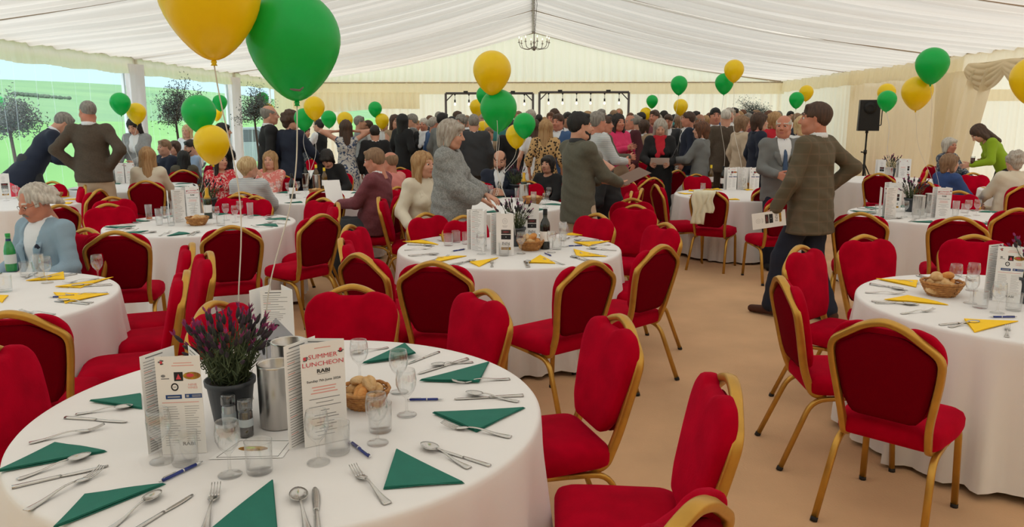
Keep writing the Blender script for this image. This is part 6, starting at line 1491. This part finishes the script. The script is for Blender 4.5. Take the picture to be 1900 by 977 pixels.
# far standing guests with a look of their own
for a in (
 (695, 232, 12.6, 15, 'dark jacketed guest seen from behind below the small balloons', dict(top=('jacket', 'black'), bottom=('trousers', 'black'), hair=('short', 'dark'))),
 (733, 212, 14.6, -150, 'long haired woman in a sleeveless beige dress', dict(fem=1, top=('sleeveless', 'tan'), bottom=('gown', 'beige'), hair=('long', 'brown'), hands=[None, (.05, .25, .25)])),
 (748, 211, 14.0, -35, 'woman with long black hair in a black evening dress', dict(fem=1, top=('jumper', 'black'), bottom=('gown', 'black'), hair=('verylong', 'black'))),
 (763, 211, 15.2, 95, 'grey haired man in a grey jacket beside the black dress', dict(top=('jacket', 'grey'), bottom=('trousers', 'grey'), hair=('short', 'grey'), hands=[(-.1, .3, .2), None])),
 (786, 219, 14.9, 165, 'white haired guest in a black cardigan over a white blouse', dict(fem=1, top=('cardigan', 'black'), shirt='white', scarf='white', bottom=('trousers', 'grey'), hair=('updo', 'white'), skin=1)),
 (806, 217, 14.4, -60, 'grey haired guest in a mid blue jacket', dict(top=('jacket', 'midblue'), bottom=('trousers', 'navy'), hair=('short', 'silver'), skin=1)),
 (822, 209, 13.8, -40, 'dark capped guest in a grey suit behind the grey jumper lady', dict(top=('jacket', 'grey'), bottom=('trousers', 'grey'), hair=('short', 'black'), skin=3)),
 (855, 213, 14.2, 150, 'grey haired woman just right of the grey jumper lady', dict(fem=1, top=('jumper', 'charcoal'), bottom=('trousers', 'black'), hair=('curly', 'grey'))),
 (879, 212, 12.6, 5, 'broad grey haired man in charcoal seen from behind, left of the balloons', dict(top=('jacket', 'charcoal'), bottom=('trousers', 'charcoal'), hair=('short', 'grey'), fat=.03)),
 (907, 236, 13.2, 175, 'tan jacketed guest behind the tallest balloon strings', dict(top=('jacket', 'tan'), bottom=('trousers', 'tan'), hair=('short', 'sandy'))),
 (951, 222, 13.0, 10, 'black suited guest behind the green and yellow balloon pair', dict(top=('jacket', 'black'), bottom=('trousers', 'black'), hair=('short', 'black'))),
 (990, 221, 12.0, 20, 'brown haired woman in a white dress seen from behind', dict(fem=1, top=('tee', 'white'), bottom=('dress', 'white'), hair=('long', 'brown'))),
 (1013, 221, 11.3, -12, 'long haired woman in a leopard print dress seen from behind', dict(fem=1, top=('halfsleeve', 'leopard'), bottom=('dress', 'leopard'), hair=('long', 'blond'), lod=1)),
 (1035, 211, 12.2, 150, 'man in a mid blue jacket and open white shirt', dict(top=('jacket', 'midblue'), shirt='white', bottom=('trousers', 'navy'), hair=('short', 'brown'), lod=1, skin=1, hands=[(-.1, .3, .22), (.12, .3, .2)])),
 (1054, 208, 13.6, -165, 'ruddy dark haired man behind the blue jacket', dict(top=('jacket', 'navy'), shirt='white', bottom=('trousers', 'navy'), hair=('short', 'dark'), skin=3)),
 (1110, 207, 9.9, -60, 'grey haired man in a white striped shirt beside the pink jacket', dict(top=('shirt', 'stripe'), bottom=('trousers', 'navy'), hair=('short', 'grey'), lod=1, skin=1, hands=[None, (.14, .34, .20)], fat=.03)),
 (1124, 214, 11.2, -80, 'man in an olive jacket holding a glass before the pink jacket', dict(top=('jacket', 'olive'), bottom=('trousers', 'charcoal'), hair=('short', 'brown'), hands=[(-.1, .3, .2), (.12, .33, .22)], skin=1)),
 (1148, 211, 12.0, -150, 'dark haired woman in a bright pink jacket', dict(fem=1, top=('jacket', 'pink'), shirt='pink', bottom=('dress', 'tan'), hair=('wavy', 'dark'), lod=1, skin=1, hands=[(-.04, .30, .28), (.08, .32, .30)], yaw=0)),
 (1168, 213, 13.9, 120, 'bald headed man in maroon just right of the pink jacket', dict(top=('jacket', 'maroon'), bottom=('trousers', 'black'), hair=('bald', 'grey'), skin=1)),
 (1178, 213, 14.9, 30, 'dark suited grey haired guest between the pink and tan coats', dict(top=('jacket', 'black'), shirt='white', bottom=('trousers', 'black'), hair=('short', 'grey'))),
 (1196, 222, 14.4, -35, 'tan coated guest under the small yellow balloon', dict(fem=1, top=('jacket', 'tan'), bottom=('trousers', 'tan'), hair=('bob', 'brown'))),
 (1226, 221, 11.5, 172, 'white haired woman in a red scarf and black jacket reading a paper', dict(fem=1, top=('jacket', 'black'), shirt='red', scarf='red', bottom=('trousers', 'black'), hair=('long', 'silver'), pitch=22, lod=1, hands=[(-.14, .30, .16), (.14, .30, .16)], paper=1)),
 (1240, 212, 14.6, 160, 'brown haired man looking down behind the red scarf', dict(top=('jacket', 'charcoal'), shirt='white', bottom=('trousers', 'black'), hair=('short', 'brown'), pitch=12, skin=1)),
 (1277, 207, 13.9, 80, 'dark suited man in profile under the yellow balloon', dict(top=('jacket', 'navy'), shirt='white', bottom=('trousers', 'navy'), hair=('short', 'brown'), skin=1)),
 (1301, 225, 11.3, 60, 'brown haired woman in a grey jacket holding a rolled white paper', dict(fem=1, top=('jacket', 'grey'), bottom=('trousers', 'grey'), hair=('bob', 'auburn'), lod=1, hands=[(-.08, .38, .22), (.10, .30, .18)], paper2=1)),
 (1300, 211, 14.3, -170, 'ruddy bald man behind the brown haired woman in grey', dict(top=('jacket', 'charcoal'), shirt='white', bottom=('trousers', 'black'), hair=('bald', 'grey'), skin=3)),
 (1328, 200, 13.4, 178, 'tall dark haired man smiling in a navy suit', dict(top=('jacket', 'navy'), bottom=('trousers', 'navy'), hair=('short', 'black'), skin=1)),
 (1347, 202, 13.0, 0, 'white haired man in dark brown seen from behind', dict(top=('jacket', 'brown'), bottom=('trousers', 'brown'), hair=('buzz', 'white'), fat=.03)),
 (1379, 214, 12.5, -75, 'fair haired woman in a beige coat in profile', dict(fem=1, top=('jacket', 'beige'), bottom=('dress', 'beige'), hair=('bob', 'sandy'), lod=1)),
 (1411, 209, 11.7, -85, 'brown haired woman in a navy jacket and pale collar in profile', dict(fem=1, top=('jacket', 'navy'), shirt='palepink', bottom=('trousers', 'navy'), hair=('bob', 'brown'), lod=1)),
 (1437, 207, 12.3, 10, 'fair haired guest in a red top behind the grey suited man', dict(fem=1, top=('jumper', 'red'), bottom=('trousers', 'black'), hair=('bob', 'blond'))),
 (1489, 215, 10.9, -20, 'guest in a white top between the grey suit and the tweed jacket', dict(fem=1, top=('shirt', 'white'), bottom=('trousers', 'navy'), hair=('bob', 'pale'))),
 ):
    px, py, Y, fc, lb, P = a; P.setdefault('lod', 2 if Y > 12.5 else 1); pa, pb = P.pop('paper', 0), P.pop('paper2', 0)
    gg = guest(px, py, Y, fc, lb, **P)
    if pa: held(gg, 0, (.14, .06, -.02), (55, 0, 180), 'open paper held by the woman in the red scarf', w=.26, h=.18, pr=None)
    if pb: held(gg, 0, (.0, .06, .0), (30, -35, 0), 'white paper held up by the woman in grey', w=.10, h=.28, pr=None)
# the packed crowd behind: built once per kind, then copied with each part
KINDS = [dict(top=('jacket', 'navy'), shirt='white', bottom=('trousers', 'navy'), hair=('short', 'dark')), dict(top=('jacket', 'charcoal'), shirt='white', tie='navy', bottom=('trousers', 'charcoal'), hair=('short', 'grey'), fat=.03, hands=[None, (.1, .3, .22)]),
         dict(fem=1, top=('jacket', 'black'), shirt='white', bottom=('trousers', 'black'), hair=('bob', 'brown'), hands=[(-.1, .3, .2), None]), dict(fem=1, top=('jumper', 'maroon'), bottom=('dress', 'black'), hair=('long', 'blond')),
         dict(top=('jacket', 'brown'), shirt='white', bottom=('trousers', 'tan'), hair=('receding', 'brown'), yaw=25, skin=1), dict(top=('shirt', 'white'), bottom=('trousers', 'navy'), hair=('short', 'black'), yaw=-25, skin=1)]
BUILT = []
for kd in KINDS: BUILT.append(build_person(dict(kd, lod=2)))
TOPC = [('navy', 'navy blue'), ('black', 'black'), ('charcoal', 'charcoal'), ('brown', 'brown'), ('olive', 'olive'), ('maroon', 'maroon'), ('grey', 'grey'), ('midblue', 'mid blue'), ('darkgreen', 'dark green'), ('beige', 'beige'), ('tan', 'tan'), ('mauve', 'mauve'), ('cream', 'cream'), ('blue', 'strong blue'), ('teal', 'teal')]
HC = [('dark', 'dark'), ('grey', 'grey'), ('brown', 'brown'), ('blond', 'blond'), ('black', 'black'), ('silver', 'silver'), ('auburn', 'auburn'), ('sandy', 'sandy')]
rg = random.Random(21)
CROWD = [(712, 219), (771, 222), (797, 214), (814, 207), (838, 216), (866, 214), (849, 206), (893, 207), (918, 214), (935, 210), (962, 206), (972, 212), (985, 203), (1000, 212), (1010, 217), (1022, 208), (1030, 201), (1046, 215), (1067, 206), (1090, 206), (1099, 213), (1116, 202), (1131, 212), (1139, 204),
         (1149, 200), (1170, 209), (1183, 215), (1190, 208), (1206, 212), (1215, 204), (1222, 212), (1233, 205), (1251, 212), (1262, 214), (1270, 208), (1286, 213), (1292, 206), (1309, 214), (1317, 209), (1338, 208), (1354, 200), (1362, 199), (1371, 206), (1379, 203), (1389, 210), (1397, 207), (1404, 204), (1419, 212), (1427, 205), (1445, 206), (1467, 206), (1480, 210), (1493, 208), (1262, 206)]
for i, (px, py) in enumerate(CROWD):
    Y = 15.5+(i*37 % 29)*.22; out, info = BUILT[(i*5+i//6) % 6]; tgt = PY(px, py, Y); k = min(1.10, max(.9, tgt.z/info['top']))
    tc_, hcx = TOPC[(i*7+3) % len(TOPC)], HC[(i*3+i//8) % len(HC)]; fc = R((180, 0, 100, -100, 150, -40, 40, -160)[(i*3+i//5) % 8]+rg.uniform(-15, 15))
    place = 'left of the balloon bunch' if px < 880 else 'behind the balloon bunch' if px < 1000 else 'near the blazer man' if px < 1100 else 'near the pink jacket' if px < 1190 else 'near the red scarf' if px < 1290 else 'near the far olive' if px < 1400 else 'by the grey suit'
    r = bpy.data.objects.new('person', None); C.objects.link(r); r.location = (tgt.x, tgt.y, 0); r.rotation_euler = (0, 0, fc); r.scale = (k*rg.uniform(.96, 1.04), k*rg.uniform(.97, 1.05), k)
    tag(r, '%s haired guest in %s in the far crowd, %s' % (hcx[1], tc_[1], place), 'person', 'guests packed together in the far crowd')
    for n, me, _ in out:
        o = bpy.data.objects.new(n, me); C.objects.link(o); o.parent = r
        mt = {'jacket': M_CL[tc_[0]], 'jumper': M_CL[tc_[0]], 'top': M_CL[tc_[0]], 'hair': M_HAIRS[hcx[0]]}.get(n)
        if n == 'shirt' and (i*5+i//6) % 6 == 5: mt = M_CL[tc_[0]]
        if mt: o.material_slots[0].link = 'OBJECT'; o.material_slots[0].material = mt
# ------------------------------------------------------------------ balloons and their ribbons
def balloon_mesh(m):
    mb = MB(); pr = []
    for i in range(22):
        t = math.pi*i/21; r = math.sin(t)*(1-.0*t); z = -math.cos(t); q = max(0, -z)
        r *= (1-.30*q**1.6) if z < 0 else 1; z = z*(1.30 if z < 0 else 1.0); pr.append((max(r, .03)*.5, z*.5))
    mb.lathe(pr, 32); return mb.mesh('skin', m)
BAL = {}
for k, m in (('green', M_bg), ('yellow', M_by)):
    s = Spec('balloon'); s.part('skin', balloon_mesh(m)); mb = MB(); mb.lathe([(.014, -.648), (.026, -.652), (.030, -.668), (.022, -.680), (.034, -.700), (.006, -.702)], 12); s.part('knot', mb.mesh('knot', m)); BAL[k] = s
def string(p0, p1, label, r=.0016, sway=.03, seed=0, mid=None):
    mb = MB(); rg = random.Random(seed); pts = []; p0, p1 = Vector(p0), Vector(p1); n = 24; o = p0
    for i in range(n+1):
        t = i/n; q = p0.lerp(p1, t); w_ = math.sin(math.pi*t)*sway; q = q+Vector((w_*math.sin(5*t+seed), w_*math.cos(4*t+seed)*.5, 0)); pts.append(q-o)
    mb.tube(pts, r, 4); ob = obj('ribbon', mb.mesh('ribbon', M_ribbon)); ob.location = o; tag(ob, label, 'ribbon', 'pale balloon ribbons'); return ob
BL = [  # px, py of centre, pixel width, colour, anchor (table key or None), label
 (388, -14, 178, 'yellow', 'near', 'huge yellow balloon cut by the top edge'), (545, 72, 166, 'green', 'near', 'huge green balloon touching the big yellow one'),
 (913, 130, 69, 'yellow', 'mid', 'large yellow balloon on top of the central bunch'), (925, 200, 67, 'green', 'mid', 'large green balloon below the central yellow one'),
 (901, 176, 34, 'green', 'back', 'green balloon peeping out behind the large central green one'), (885, 198, 27, 'yellow', 'back', 'small yellow balloon left of the central green one'),
 (896, 237, 25, 'yellow', 'back', 'small yellow balloon low beside the central green one'), (973, 230, 41, 'green', 'beard', 'green balloon overlapping a yellow one right of the central bunch'),
 (958, 250, 39, 'yellow', 'beard', 'yellow balloon behind the right green one of the bunch'), (223, 190, 36, 'green', 'window', 'green balloon above the long dark haired woman by the window'),
 (253, 208, 34, 'yellow', 'window', 'yellow balloon just over the long dark haired woman'), (369, 207, 61, 'green', 'teal', 'big green balloon in front of the potted olive'),
 (408, 189, 26, 'green', 'mauve', 'small green balloon right of the big green one'), (401, 210, 22, 'yellow', 'mauve', 'yellow balloon almost hidden behind the big green one'),
 (393, 264, 64, 'yellow', 'teal', 'big yellow balloon over the red floral top'), (487, 182, 22, 'green', 'window', 'small green balloon above the bald man'),
 (498, 203, 22, 'yellow', 'window', 'yellow balloon hidden behind the bald head'), (564, 219, 36, 'green', 'mauve', 'green balloon under a yellow one near the navy jacketed woman'),
 (583, 198, 38, 'yellow', 'mauve', 'yellow balloon above the waiter'), (610, 219, 28, 'green', 'floral', 'green balloon right of the waiter'),
 (640, 222, 29, 'yellow', 'floral', 'yellow balloon over the floral dress'), (696, 201, 25, 'green', 'floral', 'green balloon above the dark jacketed guest'),
 (709, 223, 25, 'yellow', 'floral', 'yellow balloon beside the long haired woman in beige'), (-5, 190, 26, 'green', 'edge', 'green balloon at the left edge before the window'),
 (1210, 187, 21, 'green', 'crowd', 'small green balloon above the tan coat'), (1198, 210, 21, 'yellow', 'crowd', 'small yellow balloon above the tan coat'),
 (1260, 156, 30, 'green', 'crowd', 'green balloon high over the red scarf woman'), (1263, 197, 26, 'yellow', 'crowd', 'yellow balloon straight below the high green one'),
 (1362, 129, 35, 'yellow', 'towel', 'yellow balloon highest over the crowd'), (1344, 153, 33, 'green', 'towel', 'green balloon touching the highest yellow one'),
 (1478, 184, 26, 'green', 'corner', 'green balloon above the grey suited man'), (1496, 171, 25, 'yellow', 'corner', 'yellow balloon by the tweed man\'s head'),
 (1645, 171, 31, 'yellow', 'speaker', 'yellow balloon behind a green one beside the loudspeaker'), (1646, 185, 33, 'green', 'speaker', 'green balloon beside the loudspeaker'),
 (1730, 118, 56, 'green', 'tweed', 'green balloon below the right eave'), (1702, 169, 53, 'yellow', 'tweed', 'yellow balloon before the tied curtain'),
 (1917, 144, 74, 'yellow', 'right', 'yellow balloon cut by the right edge')]
for i, (px, py, wpx, col, tk, lb) in enumerate(BL):
    d = .28 if i > 1 else .29; Y = F_PX*d/wpx
    if i > 1 and tk in TABLES and abs(TABLES[tk][1]-Y) < 4: Y = .5*Y+.5*TABLES[tk][1]
    D_ = wpx*Y/F_PX; p = PY(px, py, Y); BAL[col].place(p, i, '%s' % lb, 'balloon', '%s balloons' % col, scale=(D_, D_, D_*(1.0 if i > 1 else 1.02)))
    if tk:
        t = TABLES[tk]; kx = Vector((p.x, p.y, p.z-.70*D_)); r_ = {'near': .0022}.get(tk, .0016 if Y < 9 else .0024)
        if i == 0: a_ = pz(470, 740)
        elif i == 1: a_ = pz(495, 735)
        else: a_ = Vector((t[0]+.05*math.sin(i), t[1]+.05*math.cos(i*2), ZT+.10))
        if (Vector((a_.x, a_.y))-Vector((kx.x, kx.y))).length > 1.0: a_ = Vector((kx.x+.05, kx.y+.05, max(.3, kx.z-1.2)))
        string(kx, a_, 'pale ribbon hanging from the '+lb.split(' balloon')[0]+' balloon'+lb.split(' balloon')[1], r_, .05 if i > 1 else .035, i)
# curled ribbon tails at the two big knots
for px, py, q, lb in ((402, 90, 2.3, 'short curled ribbon tail at the big yellow knot'), (538, 165, 2.4, 'short curled ribbon tail at the big green knot')):
    c = PY(px, py, q); mb = MB(); s_ = -1 if px < 450 else 1; mb.tube([(0, 0, 0), (s_*.012, 0, -.002), (s_*.03, 0, -.004), (s_*.042, .0, .006)], [.002, .004, .004, .002], 5); o = obj('ribbon_tail', mb.mesh('ribbon_tail', mat('dark ribbon', (110, 104, 100), .4))); o.location = c; tag(o, lb, 'ribbon')

# ------------------------------------------------------------------ loudspeaker on its stand
sp = PY(1611, 214, 16.4); bx = sp.x; by = sp.y; M_grille = mat('speaker grille', (18, 18, 20), .6, bump=.6, bscale=400); M_spk = mat('speaker cabinet', (24, 24, 27), .5)
s = Spec('loudspeaker'); mb = MB()
prof = [(-.20, -.17), (.20, -.17), (.20, .02), (.12, .17), (-.12, .17), (-.20, .02)]
mb.add([(x, y, -.31) for x, y in prof]+[(x*.96, y, .31) for x, y in prof], [(5, 4, 3, 2, 1, 0), (6, 7, 8, 9, 10, 11)]+[(i, (i+1) % 6, 6+(i+1) % 6, 6+i) for i in range(6)], 0, False); b = s.part('cabinet', mb.mesh('cabinet', M_spk))
mb = MB(); mb.box((0, -.176, -.0), (.35, .014, .56)); s.part('grille', mb.mesh('grille', M_grille)); mb = MB(); mb.lathe([(.0, 0), (.11, .0), (.12, .006), (.06, .012)], 20, (0, -.186, .15), axis=Matrix.Rotation(R(90), 3, 'X')); s.part('horn', mb.mesh('horn', M_grille))
mb = MB(); mb.tube(fillet([(.205, .03, .27), (.262, .03, .27), (.262, .03, -.20), (.205, .03, -.20)], .02), .010, 8); s.part('bracket', mb.mesh('bracket', M_spk)); mb = MB(); mb.lathe([(0, -.36), (.03, -.36), (.03, -.31)], 12, (0, 0, 0)); s.part('socket', mb.mesh('socket', M_black))
s.place((bx, by, sp.z), R(-14), 'black loudspeaker on a stand against the cream wall', 'speaker')
s = Spec('speaker_stand'); zt = sp.z-.33; mb = MB(); mb.tube([(0, 0, .85), (0, 0, zt)], .018, 10); s.part('pole', mb.mesh('pole', M_black)); mb = MB(); mb.tube([(0, 0, .25), (0, 0, 1.0)], .024, 10); s.part('lower_pole', mb.mesh('lower_pole', M_black))
mb = MB(); mb.tube([(0, 0, .97), (0, 0, 1.05)], .034, 10); c_ = s.part('collar', mb.mesh('collar', M_black)); mb = MB(); mb.tube([(-.03, 0, 1.0), (-.085, 0, 1.01)], [.010, .016], 8); s.part('knob', mb.mesh('knob', M_black), c_)
for k in range(3):
    a = 2*math.pi*k/3+.4; mb = MB(); mb.tube([(.02*math.cos(a), .02*math.sin(a), .75), (.50*math.cos(a), .50*math.sin(a), .015)], .013, 8); s.part('leg', mb.mesh('leg', M_black)); mb = MB(); mb.tube([(.02*math.cos(a), .02*math.sin(a), .3), (.26*math.cos(a), .26*math.sin(a), .37)], .008, 6); s.part('brace', mb.mesh('brace', M_black))
s.place((bx, by, 0), 0, 'black tripod stand under the loudspeaker', 'speaker stand')

# ------------------------------------------------------------------ chandelier under the ridge
M_cm = mat('pewter', (150, 140, 132), .35, metal=.8); M_cdl = mat('candle tube', (230, 220, 200), .6); M_bulb = bpy.data.materials.new('warm bulb'); M_bulb.use_nodes = True
bb = M_bulb.node_tree.nodes['Principled BSDF']; bb.inputs['Emission Color'].default_value = (1, .82, .6, 1); bb.inputs['Emission Strength'].default_value = 1.4
cp = PY(991, 84, 14.7); s = Spec('chandelier'); mb = MB(); mb.lathe([(0, -.10), (.02, -.09), (.045, -.05), (.02, -.02), (.012, .02), (.03, .05), (.012, .08), (.01, .20), (0, .21)], 14); s.part('stem', mb.mesh('stem', M_cm))
for k in range(8):
    a = 2*math.pi*k/8; ca, sa = math.cos(a), math.sin(a); mb = MB(); mb.tube(fillet([(.015*ca, .015*sa, -.02), (.10*ca, .10*sa, -.075), (.25*ca, .25*sa, -.05), (.28*ca, .28*sa, .04)], .06), .006, 6); mb.lathe([(0, .04), (.03, .045), (.012, .055)], 8, (.28*ca, .28*sa, 0)); ai = s.part('arm', mb.mesh('arm', M_cm))
    mb = MB(); mb.tube([(.28*ca, .28*sa, .05), (.28*ca, .28*sa, .11)], .010, 8); s.part('candle', mb.mesh('candle', M_cdl), ai); mb = MB(); mb.lathe([(.004, .11), (.010, .125), (.006, .145), (0, .155)], 8, (.28*ca, .28*sa, 0)); s.part('bulb', mb.mesh('bulb', M_bulb), ai)
mb = MB(); L_ = ZR-.02-cp.z-.2; n = int(L_/.045)
for k in range(n):
    z = .20+L_*(k+.5)/n; mb.tube([((.012*math.cos(t*math.pi/4) if k % 2 else 0), (0 if k % 2 else .012*math.cos(t*math.pi/4)), z+.03*math.sin(t*math.pi/4)) for t in range(9)], .0035, 4, caps=False)
s.part('chain', mb.mesh('chain', M_cm), kind='stuff'); mb = MB(); mb.tube([(.01, 0, .2), (.05, .0, .2+L_*.5), (0, 0, .2+L_)], .004, 5); s.part('cable', mb.mesh('cable', M_black))
s.place(cp, .2, 'eight armed pewter chandelier hanging below the ridge', 'chandelier')

# ------------------------------------------------------------------ black pipe frames with hanging bulbs
M_pipe = mat('grey brown pipe', (84, 76, 76), .5)
def frame(x0, x1, ytop, Y, label, bulbs, dx):
    s = Spec('pipe_frame'); a = PY(x0, ytop, Y); b = PY(x1, ytop-2, Y); zt = (a.z+b.z)/2; r = .032; W_ = b.x-a.x
    mb = MB(); mb.tube([(-W_/2, 0, zt), (W_/2, 0, zt)], r, 8); s.part('top_rail', mb.mesh('top_rail', M_pipe))
    for sx in (-1, 1):
        mb = MB(); mb.tube([(sx*W_/2, 0, 0), (sx*W_/2, 0, zt)], r, 8); s.part('upright', mb.mesh('upright', M_pipe)); mb = MB(); mb.tube([(sx*W_/2, 0, zt-.22), (sx*(W_/2-.2), 0, zt-.02)], .015, 6); s.part('brace', mb.mesh('brace', M_pipe)); mb = MB(); mb.box((sx*W_/2, 0, .01), (.3, .4, .02)); s.part('foot', mb.mesh('foot', M_pipe))
        mb = MB(); mb.box((sx*W_*.27, 0, zt+.04), (.12, .07, .05)); s.part('clamp', mb.mesh('clamp', M_black))
    for px in bulbs:
        bx_ = PY(px, ytop, Y).x-(a.x+b.x)/2; mb = MB(); mb.tube([(bx_, 0, zt-.02), (bx_, 0, zt-.17)], .007, 5); mb.tube([(bx_, 0, zt-.03), (bx_, 0, zt-.07)], [.03, .008], 6); q = s.part('bulb_cord', mb.mesh('bulb_cord', M_black))
        mb = MB(); mb.tube([(bx_, 0, zt-.17), (bx_, 0, zt-.25)], .022, 8); s.part('socket', mb.mesh('socket', M_black), q)
        mb = MB(); mb.lathe([(.012, 0), (.030, -.04), (.028, -.07), (.0, -.09)], 10, (bx_, 0, zt-.25)); s.part('bulb', mb.mesh('bulb', M_bulb), q)
    s.place(((a.x+b.x)/2, Y, 0), 0, label, 'frame')
frame(827, 989, 174, 22.0, 'left one of the two dark pipe frames with hanging bulbs', (844, 870, 896, 922, 948, 973), 0); frame(1001, 1167, 172, 22.0, 'right one of the two dark pipe frames with hanging bulbs', (1018, 1044, 1070, 1096, 1122, 1149), 0)
# ------------------------------------------------------------------ potted olive trees
M_bark = mat('olive bark', (78, 64, 56), .9); M_ol = mat('olive leaves', (74, 84, 84), .7, rgb2=(112, 122, 118), vscale=9); M_tub = mat('dark tub', (54, 54, 56), .6)
def olive(px, py, Y, label, wid, seed, hgt):
    rg = random.Random(seed); c = PY(px, py, Y); s = Spec('potted_olive'); mb = MB(); mb.lathe([(0, 0), (.20, 0), (.26, .42), (.28, .42), (.28, .46), (.24, .46), (.23, .40), (0, .40)], 20); s.part('tub', mb.mesh('tub', M_tub))
    tk_, lf = MB(), MB(); crown = c.z; tk_.tube([(0, 0, .38), (.03, .01, .8), (-.02, .0, crown-wid*.75)], [.035, .028, .022], 8)
    for k in range(26):
        a = rg.uniform(0, 6.28); el = rg.uniform(-.5, 1.3); L_ = wid*rg.uniform(.45, 1.25); b = Vector((0, 0, crown-wid*rg.uniform(.3, .9))); d = Vector((math.cos(a)*math.cos(el), math.sin(a)*math.cos(el), math.sin(el)+.25)); e_ = b+d*L_; mid = b+d*L_*.5+Vector((rg.uniform(-.1, .1),)*3); tk_.tube([b, mid, e_], [.012, .008, .003], 5)
        for q in range(110):
            t = rg.uniform(.25, 1.0); p = (b.lerp(mid, t*2) if t < .5 else mid.lerp(e_, t*2-1))+Vector([rg.gauss(0, .07) for _ in range(3)]); u = Vector([rg.uniform(-1, 1) for _ in range(3)]).normalized(); v = u.orthogonal().normalized()*.009
            lf.add([p-u*.026, p+v, p+u*.026, p-v], [(0, 1, 2, 3)], 0, False)
    s.part('branches', tk_.mesh('branches', M_bark)); s.part('foliage', lf.mesh('foliage', M_ol), kind='stuff'); s.place((c.x, c.y, 0), 0, label, 'tree', 'potted olive trees')
olive(325, 188, 15.6, 'bushy potted olive tree between the draped window columns', .52, 3, 1.9); olive(16, 205, 11.8, 'sparse potted olive tree at the left edge by the window', .40, 5, 1.9)
olive(472, 192, 18.0, 'potted olive tree half hidden behind the bald man', .45, 7, 1.9); olive(1400, 198, 22.5, 'potted olive tree in the far right corner over the crowd', .45, 9, 2)
# ------------------------------------------------------------------ cream towel on the chair, car outside
c = PZ(1314, 352, .93); th = math.atan2(-(TABLES['towel'][0]-c.x), (TABLES['towel'][1]-c.y)); M_tow = mat('cream towel', (238, 232, 206), .95, bump=.3, bscale=120, sheen=.3)
mb = MB()
def fn(u, v):
    x = -.15+.24*u; s_ = (v-.22); 
    if s_ < 0: y, z = .055, .915+s_*.6
    else: y, z = -.04-.022*math.sin(min(1, s_*8)*1.57), .925-.48*s_*(1-.35*(u > .55)*1)
    return (x+.012*math.sin(11*v+5*u), y-.010*math.sin(u*26)*min(1, max(0, s_*4)), z)
mb.grid(fn, 26, 22); o = obj('towel', mb.mesh('towel', M_tow)); o.location = (c.x, c.y, 0); o.rotation_euler = (0, 0, th); md = o.modifiers.new('thick', 'SOLIDIFY'); md.thickness = .008; tag(o, 'cream towel hanging over the back of a red chair', 'towel')
s = Spec('parked_car'); M_car = mat('silver car paint', (150, 158, 166), .3, metal=.5); M_cg = mat('car windows', (50, 58, 66), .1, coat=.5)
mb = MB(); body = [(-2.2, .35), (-2.25, .75), (-1.9, .95), (-1.2, 1.0), (-.7, 1.48), (1.0, 1.52), (1.75, 1.05), (2.2, .95), (2.25, .4)]
mb.add([(x, -.85, z) for x, z in body]+[(x, .85, z) for x, z in body], [tuple(range(9)), tuple(range(17, 8, -1))]+[(i, i+9, (i+1) % 9+9, (i+1) % 9) for i in range(9)], 0, False); s.part('body', mb.mesh('body', M_car))
for sy in (-.856, .856):
    mb = MB(); mb.add([(-1.1, sy, 1.03), (-.62, sy, 1.42), (.1, sy, 1.44), (.1, sy, 1.03)], [(0, 1, 2, 3)], 0, False); mb.add([(.18, sy, 1.03), (.18, sy, 1.44), (.95, sy, 1.45), (1.5, sy, 1.05)], [(0, 1, 2, 3)], 0, False); s.part('window', mb.mesh('window', M_cg), kind='stuff')
    for sx in (-1.4, 1.4): mb = MB(); mb.lathe([(0, -.11), (.33, -.11), (.34, 0), (.33, .11), (0, .11)], 18, (sx, sy*.9, .33), axis=Matrix.Rotation(R(90), 3, 'X')); s.part('wheel', mb.mesh('wheel', M_dark))
cq = PY(428, 213, 27.0); s.place((cq.x, 27.0, hill_z(cq.x, 27)), R(12), 'silver car parked on the grass outside, seen through the clear film', 'car')
